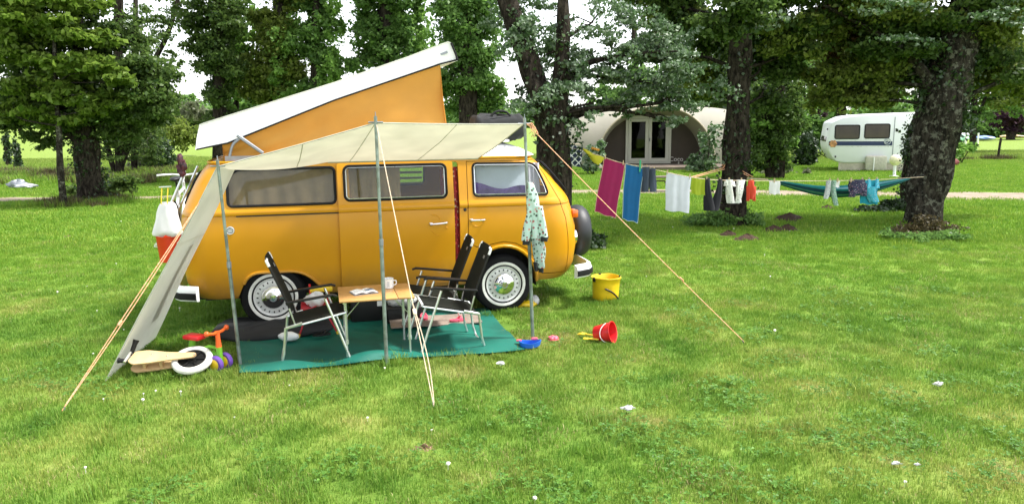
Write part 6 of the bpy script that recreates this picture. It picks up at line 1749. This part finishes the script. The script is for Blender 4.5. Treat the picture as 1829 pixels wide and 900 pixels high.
tree('bare_stemmed_tree', 'thin dark multi-stemmed tree against the sky left of the caravan', (1458, 268), [[(1458, 268, 4), (1456, 220, 4), (1450, 180, 3), (1440, 140, 2)], [(1457, 225, 3), (1466, 180, 2.5), (1470, 120, 2)], [(1452, 200, 2), (1436, 170, 1.6), (1430, 150, 1)]],
     [(1440, 130, 30, 24, 900), (1475, 120, 26, 24, 900), (1462, 200, 14, 20, 240), (1474, 170, 14, 22, 300)], 'purple', .2, 46)
for k, (u, v0, lab, sp_, cl_) in enumerate((
    (1130, 306, 'green tree behind the left end of the lodge tent', 'mid', [(1110, 175, 40, 24, 900), (1085, 185, 24, 18, 500), (1150, 150, 40, 30, 900), (1120, 130, 30, 24, 500)]),
    (1262, 300, 'dense green tree rising behind the right half of the lodge tent', 'deep', [(1240, 150, 50, 36, 2000), (1290, 120, 40, 40, 1800), (1210, 110, 40, 34, 1300), (1270, 70, 50, 36, 1500), (1300, 170, 30, 26, 900)]),
    (1345, 296, 'leafy tree filling the gap right of the straight trunk', 'mid', [(1350, 150, 34, 40, 1900), (1345, 90, 40, 36, 1700), (1360, 220, 28, 40, 1500), (1400, 110, 40, 40, 1600)]),
    (1500, 290, 'tall olive tree behind the caravan roof', 'olive', [(1500, 165, 50, 30, 2000), (1550, 150, 50, 34, 2200), (1470, 110, 44, 34, 1700), (1520, 90, 50, 36, 1900), (1590, 110, 40, 40, 1600), (1560, 50, 60, 40, 1800)]))):
    b0 = D(u, v0, 40 + 2 * k); b0.z = 0
    tree('background_tree', lab, b0, [[(u, v0 - 20, 7), (u + 2, 200, 7), (u + 4, 100, 5), (u, 20, 3)]], cl_, sp_, .27, 110 + k)
# ---- leaning trunk at the right
BT = G(1650, 400)
tree('leaning_tree', 'big leaning lichen-spotted trunk with ivy at the right, hammock tied to it', BT,
     [[(1645, 402, 30), (1652, 350, 30), (1664, 290, 33), (1678, 220, 37), (1694, 150, 36), (1712, 70, 32), (1735, -20, 28), (1750, -110, 20)], [(1688, 190, 16), (1650, 130, 8), (1600, 80, 6), (1530, 40, 3.5), (1470, 10, 2)], [(1712, 60, 14), (1770, 0, 9), (1829, -50, 6)]],
     [(1560, 150, 60, 34, 3800, .6), (1620, 130, 60, 40, 3600, .6), (1500, 130, 50, 40, 3000, .8), (1560, 80, 64, 44, 3800, 1), (1640, 60, 60, 50, 3400, 1), (1500, 50, 60, 44, 3200, .8), (1590, 10, 80, 44, 3600), (1760, 60, 56, 50, 3400, .5), (1800, 110, 50, 44, 3000, .8), (1760, 140, 44, 34, 2000, 1), (1810, 30, 60, 50, 3000), (1690, -40, 140, 50, 5200), (1830, -60, 90, 50, 2600), (1490, -50, 100, 50, 3400), (1850, 150, 40, 40, 1400, 1), (1480, 175, 36, 24, 1200, 1), (1550, 185, 44, 14, 900, .6)],
     'olive', .105, 47, bark='bark_lichen', ivy=[(0, .38, 1, 70), (1, 0, .4, 30)], extra=[('deep', .105, [(1640, 100, 70, 60, 3000, .5), (1760, 90, 70, 60, 3000), (1700, 10, 90, 40, 2000, -.4), (1600, 60, 60, 40, 1500)]), ('rust', .10, [(1505, 80, 34, 30, 700, .8), (1480, 30, 30, 24, 400, .6)]), ('silver', .09, [(1600, 5, 70, 18, 260, -1), (1800, 20, 50, 26, 420, -1), (1640, 70, 60, 14, 160, -1)])])
tree('ivy_covered_tree', 'ivy-smothered dark trunk standing just behind the leaning lichen trunk', (1622, 375),
     [[(1630, 375, 20), (1636, 320, 21), (1645, 260, 21), (1658, 200, 19), (1672, 120, 17)]], [], 'ivy', .1, 48, ivy=[(0, 0, 1, 130)])
M['dry_grass'] = leaf_mat('dry_grass', (.035, .032, .012), (.12, .095, .04), trans=.2)
LEAF['dry'] = M['dry_grass']
bush('dry_weeds', 'brown dry weeds round the foot of the leaning lichen trunk', (1652, 418), [(1640, 412, 36, 12, 900), (1680, 408, 32, 12, 700), (1610, 410, 22, 8, 350), (1655, 396, 26, 12, 500), (1645, 414, 44, 8, 1500)], 'dry', .042, 49, cat='weeds', flat=.05)
bush('weeds', 'dark green weeds on the lawn side of the leaning trunk', (1660, 428), [(1700, 418, 26, 7, 500), (1640, 424, 50, 6, 700), (1590, 415, 16, 8, 300), (1650, 422, 60, 6, 900)], 'mid', .045, 50, cat='weeds')
bush('weeds', 'low dark weeds at the foot of the ivy-smothered trunk', (1575, 378), [(1570, 373, 40, 8, 900), (1600, 368, 26, 12, 700)], 'ivy', .07, 51, cat='weeds')
bush('shrub', 'yellow green leafy shrub behind the leaning trunk over the red bag', (1715, 292), [(1712, 268, 22, 12, 420), (1700, 280, 16, 9, 260), (1735, 262, 14, 7, 160)], 'poplar', .17, 52)
# ---- far right
tree('field_tree', 'mid-sized tree with a dark stem in the right meadow behind the lichen trunk', (1738, 272), [[(1738, 272, 6), (1738, 240, 5), (1740, 200, 5), (1742, 140, 4)], [(1739, 230, 3), (1752, 195, 2.5), (1770, 150, 2)]],
     [(1730, 200, 30, 20, 1000), (1745, 165, 50, 28, 2200), (1790, 175, 40, 26, 1700), (1800, 130, 50, 34, 2200), (1740, 120, 50, 34, 2000), (1840, 160, 30, 34, 1200), (1825, 195, 24, 14, 500)], 'mid', .2, 53, extra=[('olive', .2, [(1770, 160, 60, 36, 1200)])])
tree('purple_plum', 'purple leaved plum tree in the far right meadow', (1806, 250), [[(1806, 250, 7), (1804, 235, 6), (1798, 215, 4)], [(1806, 245, 5), (1820, 225, 4), (1826, 205, 3)]],
     [(1800, 212, 26, 14, 1300), (1780, 214, 14, 9, 400), (1824, 216, 22, 14, 900), (1808, 200, 26, 10, 700), (1806, 230, 18, 10, 500)], 'purple', .32, 54)
for k, (u, ru, h) in enumerate(((1690, 26, 22), (1722, 24, 20), (1756, 26, 17), (1790, 26, 15), (1826, 26, 18), (1862, 26, 18))):
    v0 = 248
    b0 = G(u, v0 - 2)
    bush('hedge', ['tallest rounded hedge clump nearest the lichen trunk', 'hedge clump behind the white posts', 'low hedge clump above the blue inflatable', 'lowest hedge clump left of the purple plum', 'hedge clump behind the purple plum', 'hedge clump at the right picture edge'][k] + ' on the far meadow', b0,
         [(u - 10, v0 - h * .6, ru * .7, h * .7, 900), (u + 12, v0 - h * .55, ru * .7, h * .65, 900)], 'hedge', .38, 55 + k, group='hedge clumps along the right meadow', cat='hedge')
# far wood that reads as one mass
fw = []
rgw = random.Random(5)
for k in range(70):
    x = -150 + 330 * k / 69; y = rgw.uniform(135, 165)
    h_ = rgw.uniform(4, 7.5) if x > 15 or x < -60 else rgw.uniform(2.6, 5)
    fw.append((Vector((x + rgw.uniform(-2, 2), y, h_ * .45)), (rgw.uniform(3.5, 6), 3, h_ * .6), 420))
tag(leaf_object('distant_wood', fw, 1.0, LEAF['mid'], None, 90, .3), kind='stuff')
# =================================================================== grass: real blades, nobody could count them
m, t, b = nodes_of('grass_blade')
col, pos, sm = lawn_colour(t)
at = t.nodes.new('ShaderNodeAttribute'); at.attribute_name = 'tint'
col = mixc(t, .75, col, ramp(t, at.outputs['Fac'], [(0, (.70, .78, .70)), (.5, (1, 1, 1)), (.82, (1.25, 1.18, 1.0)), (.90, (1.9, 1.35, 1.9)), (1, (2.2, 1.5, 2.4))]), 'MULTIPLY')
t.links.new(col, b.inputs['Base Color']); b.inputs['Roughness'].default_value = .5; b.inputs['Specular IOR Level'].default_value = .25
tr = t.nodes.new('ShaderNodeBsdfTranslucent'); t.links.new(col, tr.inputs['Color'])
ms = t.nodes.new('ShaderNodeMixShader'); ms.inputs['Fac'].default_value = .4
t.links.new(b.outputs[0], ms.inputs[1]); t.links.new(tr.outputs[0], ms.inputs[2]); t.links.new(ms.outputs[0], t.nodes['Material Output'].inputs['Surface'])
M['blade'] = m
M['clover'] = leaf_mat('clover_leaf', (.055, .150, .022), (.120, .250, .038), trans=.35, gloss=.1)
LEAF['straw'] = leaf_mat('straw_blade', (.22, .19, .06), (.46, .40, .19), trans=.35)

def blade_patch(name, n, half, h0, h1, w, seed, mat, lean=.55):
    rg = np.random.default_rng(seed)
    xy = rg.uniform(-half, half, (n, 2)); xy += rg.normal(size=(n, 2)) * half * .08
    a = rg.uniform(0, 2 * pi, n); h = rg.uniform(h0, h1, n) * (.6 + .6 * rg.random(n)); ln = rg.uniform(.1, 1.0, n) * lean * h
    d = np.stack([np.cos(a), np.sin(a)], 1); sd = np.stack([-np.sin(a), np.cos(a)], 1)
    ww = w * rg.uniform(.7, 1.3, n)
    V = np.zeros((n, 5, 3))
    V[:, 0, :2] = xy - sd * ww[:, None] * .5; V[:, 1, :2] = xy + sd * ww[:, None] * .5
    m_ = xy + d * (ln * .35)[:, None]
    V[:, 2, :2] = m_ + sd * ww[:, None] * .42; V[:, 3, :2] = m_ - sd * ww[:, None] * .42
    V[:, 2, 2] = V[:, 3, 2] = h * .6
    V[:, 4, :2] = xy + d * ln[:, None]; V[:, 4, 2] = h * (1 - .25 * (ln / h))
    V[:, 0:2, 2] = -.01
    me = bpy.data.meshes.new(name)
    me.vertices.add(5 * n); me.loops.add(7 * n); me.polygons.add(2 * n)
    me.vertices.foreach_set('co', V.reshape(-1).astype(np.float32))
    base = np.arange(n)[:, None] * 5
    lp_ = np.concatenate([base + np.array([[0, 1, 2, 3]]), base + np.array([[3, 2, 4]])], 1).reshape(-1)
    me.loops.foreach_set('vertex_index', lp_.astype(np.int32))
    st_ = np.stack([np.arange(n) * 7, np.arange(n) * 7 + 4], 1).reshape(-1)
    me.polygons.foreach_set('loop_start', st_.astype(np.int32))
    at_ = me.attributes.new('tint', 'FLOAT', 'FACE'); at_.data.foreach_set('value', np.repeat(rg.random(n), 2).astype(np.float32))
    me.update(calc_edges=True); me.materials.append(mat)
    return bpy.data.objects.new(name, me)
def clover_patch(name, n, half, size, seed, flowers=0):
    rg = np.random.default_rng(seed)
    V, Fc = [], []
    for k in range(n):
        r_ = half * sqrt(rg.random()); a0 = rg.uniform(0, 6.28); c_ = Vector((r_ * cos(a0), r_ * sin(a0), rg.uniform(.015, .045)))
        tl = Vector((rg.normal() * .3, rg.normal() * .3, 1)).normalized(); u_ = tl.orthogonal().normalized(); w_ = tl.cross(u_)
        for q in range(3):
            a = 2 * pi * q / 3 + a0; d = u_ * cos(a) + w_ * sin(a); e = tl.cross(d); s_ = size * rg.uniform(.7, 1.2)
            b_ = len(V); V += [c_, c_ + d * s_ * .55 + e * s_ * .42 + tl * s_ * .12, c_ + d * s_, c_ + d * s_ * .55 - e * s_ * .42 + tl * s_ * .12]; Fc.append((b_, b_ + 1, b_ + 2, b_ + 3))
    me = bpy.data.meshes.new(name); me.from_pydata(V, [], Fc)
    at_ = me.attributes.new('tint', 'FLOAT', 'FACE'); at_.data.foreach_set('value', np.clip(rg.normal(.45, .25, len(Fc)), 0, 1).astype(np.float32))
    me.materials.append(M['clover'])
    return bpy.data.objects.new(name, me)
def scatter(name, pts, protos, label=None, up=None):
    """pts: (x, y, z, rotation, scale, variant)"""
    me = bpy.data.meshes.new(name); P = np.array(pts, dtype=np.float32)
    me.from_pydata([tuple(p[:3]) for p in P.tolist()], [], [])
    for nm, k, ty in (('rot', 3, 'FLOAT'), ('scl', 4, 'FLOAT')):
        a = me.attributes.new(nm, ty, 'POINT'); a.data.foreach_set('value', np.ascontiguousarray(P[:, k]))
    a = me.attributes.new('var', 'INT', 'POINT'); a.data.foreach_set('value', P[:, 5].astype(np.int32))
    o = bpy.data.objects.new(name, me); COL.objects.link(o); tag(o, kind='stuff')
    pc = bpy.data.collections.new(name + '_sources')
    for k, p in enumerate(protos): p.name = '%s_%02d' % (p.name, k); pc.objects.link(p)
    ng = bpy.data.node_groups.new(name + '_nodes', 'GeometryNodeTree')
    ng.interface.new_socket('Geometry', in_out='INPUT', socket_type='NodeSocketGeometry'); ng.interface.new_socket('Geometry', in_out='OUTPUT', socket_type='NodeSocketGeometry')
    N = ng.nodes.new; L = ng.links.new
    gi, go, ip, ci = N('NodeGroupInput'), N('NodeGroupOutput'), N('GeometryNodeInstanceOnPoints'), N('GeometryNodeCollectionInfo')
    ci.inputs['Collection'].default_value = pc; ci.inputs['Separate Children'].default_value = True; ci.inputs['Reset Children'].default_value = True
    def attr(nm, ty):
        q = N('GeometryNodeInputNamedAttribute'); q.data_type = ty; q.inputs['Name'].default_value = nm
        return next(s for s in q.outputs if s.enabled and s.name == 'Attribute')
    cx = N('ShaderNodeCombineXYZ'); L(attr('rot', 'FLOAT'), cx.inputs['Z'])
    L(gi.outputs[0], ip.inputs['Points']); L(ci.outputs[0], ip.inputs['Instance']); ip.inputs['Pick Instance'].default_value = True
    L(attr('var', 'INT'), ip.inputs['Instance Index']); L(cx.outputs[0], ip.inputs['Rotation']); L(attr('scl', 'FLOAT'), ip.inputs['Scale'])
    L(ip.outputs[0], go.inputs[0])
    md = o.modifiers.new('scatter', 'NODES'); md.node_group = ng
    return o
def inside(poly, x, y):
    c_ = False
    for i in range(len(poly)):
        (x0, y0), (x1, y1) = poly[i - 1], poly[i]
        if (y0 > y) != (y1 > y) and x < (x1 - x0) * (y - y0) / (y1 - y0) + x0: c_ = not c_
    return c_
MATP = [(p.x, p.y) for p in (matf(0, 0), matf(.25, 0), matf(.5, 0), matf(.75, 0), matf(1, 0), matf(1, .5), matf(1, 1), matf(.5, 1), matf(0, 1), matf(0, .5))]
vi = VM.inverted()
def blocked(x, y, pad=0.0):
    if inside(MATP, x, y - pad): return True
    for mx_, my_, mr_ in MOLES:
        if abs(x - mx_) < mr_ + pad * .3 and abs(y - my_) < mr_ * .8 + pad * .3: return True
    c_, h_ = path_c(x)
    if abs(y - c_) < h_ * .9: return True
    return False
def visible(x, y, pad=.6): return abs(x) < y * .69 + pad
rg = random.Random(3)
near_p = [blade_patch('blade_patch', 360, .16, .022, .058, .0042, 200 + k, M['blade']) for k in range(6)]
tall_p = [blade_patch('blade_tuft', 150, .10, .06, .12, .0045, 230 + k, M['blade'], .7) for k in range(3)]
dry_p = [blade_patch('straw_tuft', 130, .15, .02, .045, .004, 240 + k, LEAF['straw'], 1.3) for k in range(2)]
far_p = [blade_patch('meadow_patch', 420, .36, .035, .075, .010, 250 + k, M['blade']) for k in range(5)]
near, far_ = [], []
y = 3.2
while y < 13.5:
    st_ = .20 if y < 9 else .24
    x = -(y * .69 + .6)
    while x < y * .69 + .6:
        px_, py_ = x + rg.uniform(-.08, .08), y + rg.uniform(-.08, .08)
        if not blocked(px_, py_, .13):
            r_ = rg.random()
            nz_ = sin(px_ * 1.7 + 2 * sin(py_ * 1.1)) + sin(py_ * 2.3 + 1.5 * sin(px_ * .9))
            v_ = rg.randrange(6)
            if r_ < .05 + .05 * (nz_ > .8): v_ = 6 + rg.randrange(3)
            elif r_ > .86 - .10 * (nz_ < -.7) : v_ = 9 + rg.randrange(2)
            near.append((px_, py_, terrain(px_, py_) - .004, rg.uniform(0, 6.28), rg.uniform(.8, 1.15) * (1.0 if v_ != 6 else rg.uniform(.7, 1.1)), v_))
            if v_ >= 6: near.append((px_, py_, terrain(px_, py_) - .004, rg.uniform(0, 6.28), rg.uniform(.8, 1.1), rg.randrange(6)))
        x += st_
    y += st_
# longer fringe along the front edge of the ground sheet, the tyres, the toys and the bucket
def fringe(pts, n, s0=.6, s1=1.0, spread=.06):
    for k in range(n):
        q = rg.random() * (len(pts) - 1); i = int(q); a, b_ = Vector(pts[i]), Vector(pts[i + 1]); p = a.lerp(b_, q - i)
        near.append((p.x + rg.gauss(0, spread), p.y + rg.gauss(0, spread), -.004, rg.uniform(0, 6.28), rg.uniform(s0, s1), 6 + rg.randrange(3)))
fe = [matf(i / 12, 0) + Vector((0, -.05, 0)) for i in range(13)]
fringe([(p.x, p.y - .04, 0) for p in fe], 36, .3, .55, .03)
fringe([(-3.3, 5.98, 0), (-2.9, 6.02, 0), (-2.5, 6.05, 0), (-2.3, 6.12, 0)], 26, .5, .9, .05)
fringe([(0.75, 6.85, 0), (1.0, 6.88, 0)], 6, .4, .6, .04); fringe([(.9, 8.5, 0), (1.3, 8.5, 0)], 9, .4, .7, .04)
a_, b_ = vp(-.35, -.03, 0), vp(.35, -.03, 0); fringe([a_, b_], 14, .5, .8, .05)
a_, b_ = vp(-3.3, -.1, 0), vp(-2.8, -.05, 0); fringe([a_, b_], 10, .6, 1, .08)
scatter('grass', near, near_p + tall_p + dry_p)
y = 12.8
while y < 46:
    st_ = .46 + .012 * (y - 13)
    x = -(y * .69 + 1)
    while x < y * .69 + 1:
        px_, py_ = x + rg.uniform(-.2, .2), y + rg.uniform(-.2, .2)
        if not blocked(px_, py_, .3): far_.append((px_, py_, terrain(px_, py_) - .004, rg.uniform(0, 6.28), rg.uniform(.8, 1.25) * (1 + .012 * (y - 13)), rg.randrange(5)))
        x += st_
    y += st_
scatter('meadow_grass', far_, far_p)
# clover and other broad leaved weeds in patches, with a few white flower heads
cl_p = [clover_patch('clover_patch', 46, .20, .020, 270 + k) for k in range(3)]
cl = []
centres = [(G(u, v), r_) for u, v, r_ in ((1560, 770, .5), (1500, 740, .45), (1650, 760, .5), (1240, 850, .5), (1330, 880, .5), (1160, 800, .45), (1080, 760, .35), (1420, 660, .4), (1380, 590, .5), (1760, 630, .5), (1720, 680, .45), (1450, 700, .35), (880, 820, .35), (800, 760, .3), (1000, 850, .4), (60, 700, .5), (60, 680, .4), (620, 850, .35), (200, 640, .4), (1600, 850, .5), (1780, 800, .5), (1250, 700, .4), (1480, 560, .5), (1620, 520, .6), (1240, 560, .5), (560, 800, .3), (300, 860, .35), (1700, 850, .4), (1800, 720, .4), (1340, 770, .4), (930, 860, .3))]
for c_, r_ in centres:
    for k in range(int(3.4 * r_ / .4)):
        p = c_ + Vector((rg.gauss(0, r_ * .8), rg.gauss(0, r_ * .6), 0))
        if not blocked(p.x, p.y, .15): cl.append((p.x, p.y, .008, rg.uniform(0, 6.28), rg.uniform(.7, 1.3), rg.randrange(3)))
for k in range(70):
    yy = rg.uniform(3.6, 12); xx = rg.uniform(-1, 1) * (yy * .69)
    if not blocked(xx, yy, .15): cl.append((xx, yy, .004, rg.uniform(0, 6.28), rg.uniform(.5, 1.0), rg.randrange(3)))
scatter('clover', cl, cl_p)
def flower_head(name, s_, seed):
    mb = MB(); lump(mb, (0, 0, .035), (s_, s_, s_ * .8), seed, 8, 5, .2); mb.tube([(0, 0, 0), (0, 0, .035)], .0015, 4)
    me = mb.mesh(name); me.materials.append(M['flower']); return bpy.data.objects.new(name, me)
M['flower'] = pm('clover_flower_white', (.72, .70, .64), .8, var=.1)
fp = [flower_head('flower_head', .007 + .002 * k, 300 + k) for k in range(3)]
fl_ = []
for k in range(80):
    yy = 3.6 + 12 * rg.random() ** 1.3; xx = rg.uniform(-1, 1) * (yy * .69)
    if rg.random() < .55: xx = -abs(xx) if rg.random() < .5 else xx; yy = min(16, yy * 1.3)
    if not blocked(xx, yy, .1): fl_.append((xx, yy, rg.uniform(-.015, .01), rg.uniform(0, 6.28), rg.uniform(.7, 1.3), rg.randrange(3)))
scatter('clover_flowers', fl_, fp)
# rough brown-green bank at the foot of the left meadow
ro_p = [blade_patch('rough_tuft', 260, .40, .16, .38, .014, 310 + k, LEAF['dry'] if k < 2 else M['blade'], .6) for k in range(4)]
ro = []
for k in range(900):
    yy = rg.uniform(26.5, 33) ; xx = rg.uniform(-27, -8.5)
    if xx < -yy * .72: continue
    if rg.random() < .35 and yy < 28: continue
    ro.append((xx, yy, terrain(xx, yy) - .01, rg.uniform(0, 6.28), rg.uniform(.6, 1.1), rg.choice((0, 1, 2, 3, 2, 3))))
for k in range(140):
    a = rg.uniform(0, 6.28); yy = 20.2 + rg.uniform(-.9, .8); xx = -11.2 + 1.3 * cos(a) * rg.random()
    ro.append((xx, yy, -.01, rg.uniform(0, 6.28), rg.uniform(.3, .7), rg.choice((0, 2, 3))))
for k in range(120):
    xx = rg.uniform(6, 26); yy = 36.5 + rg.gauss(0, .5) + (xx - 16) * .05
    if xx > 18: ro.append((xx, yy, 0, rg.uniform(0, 6.28), rg.uniform(.5, .9), rg.choice((2, 3))))
scatter('rough_grass', ro, ro_p)
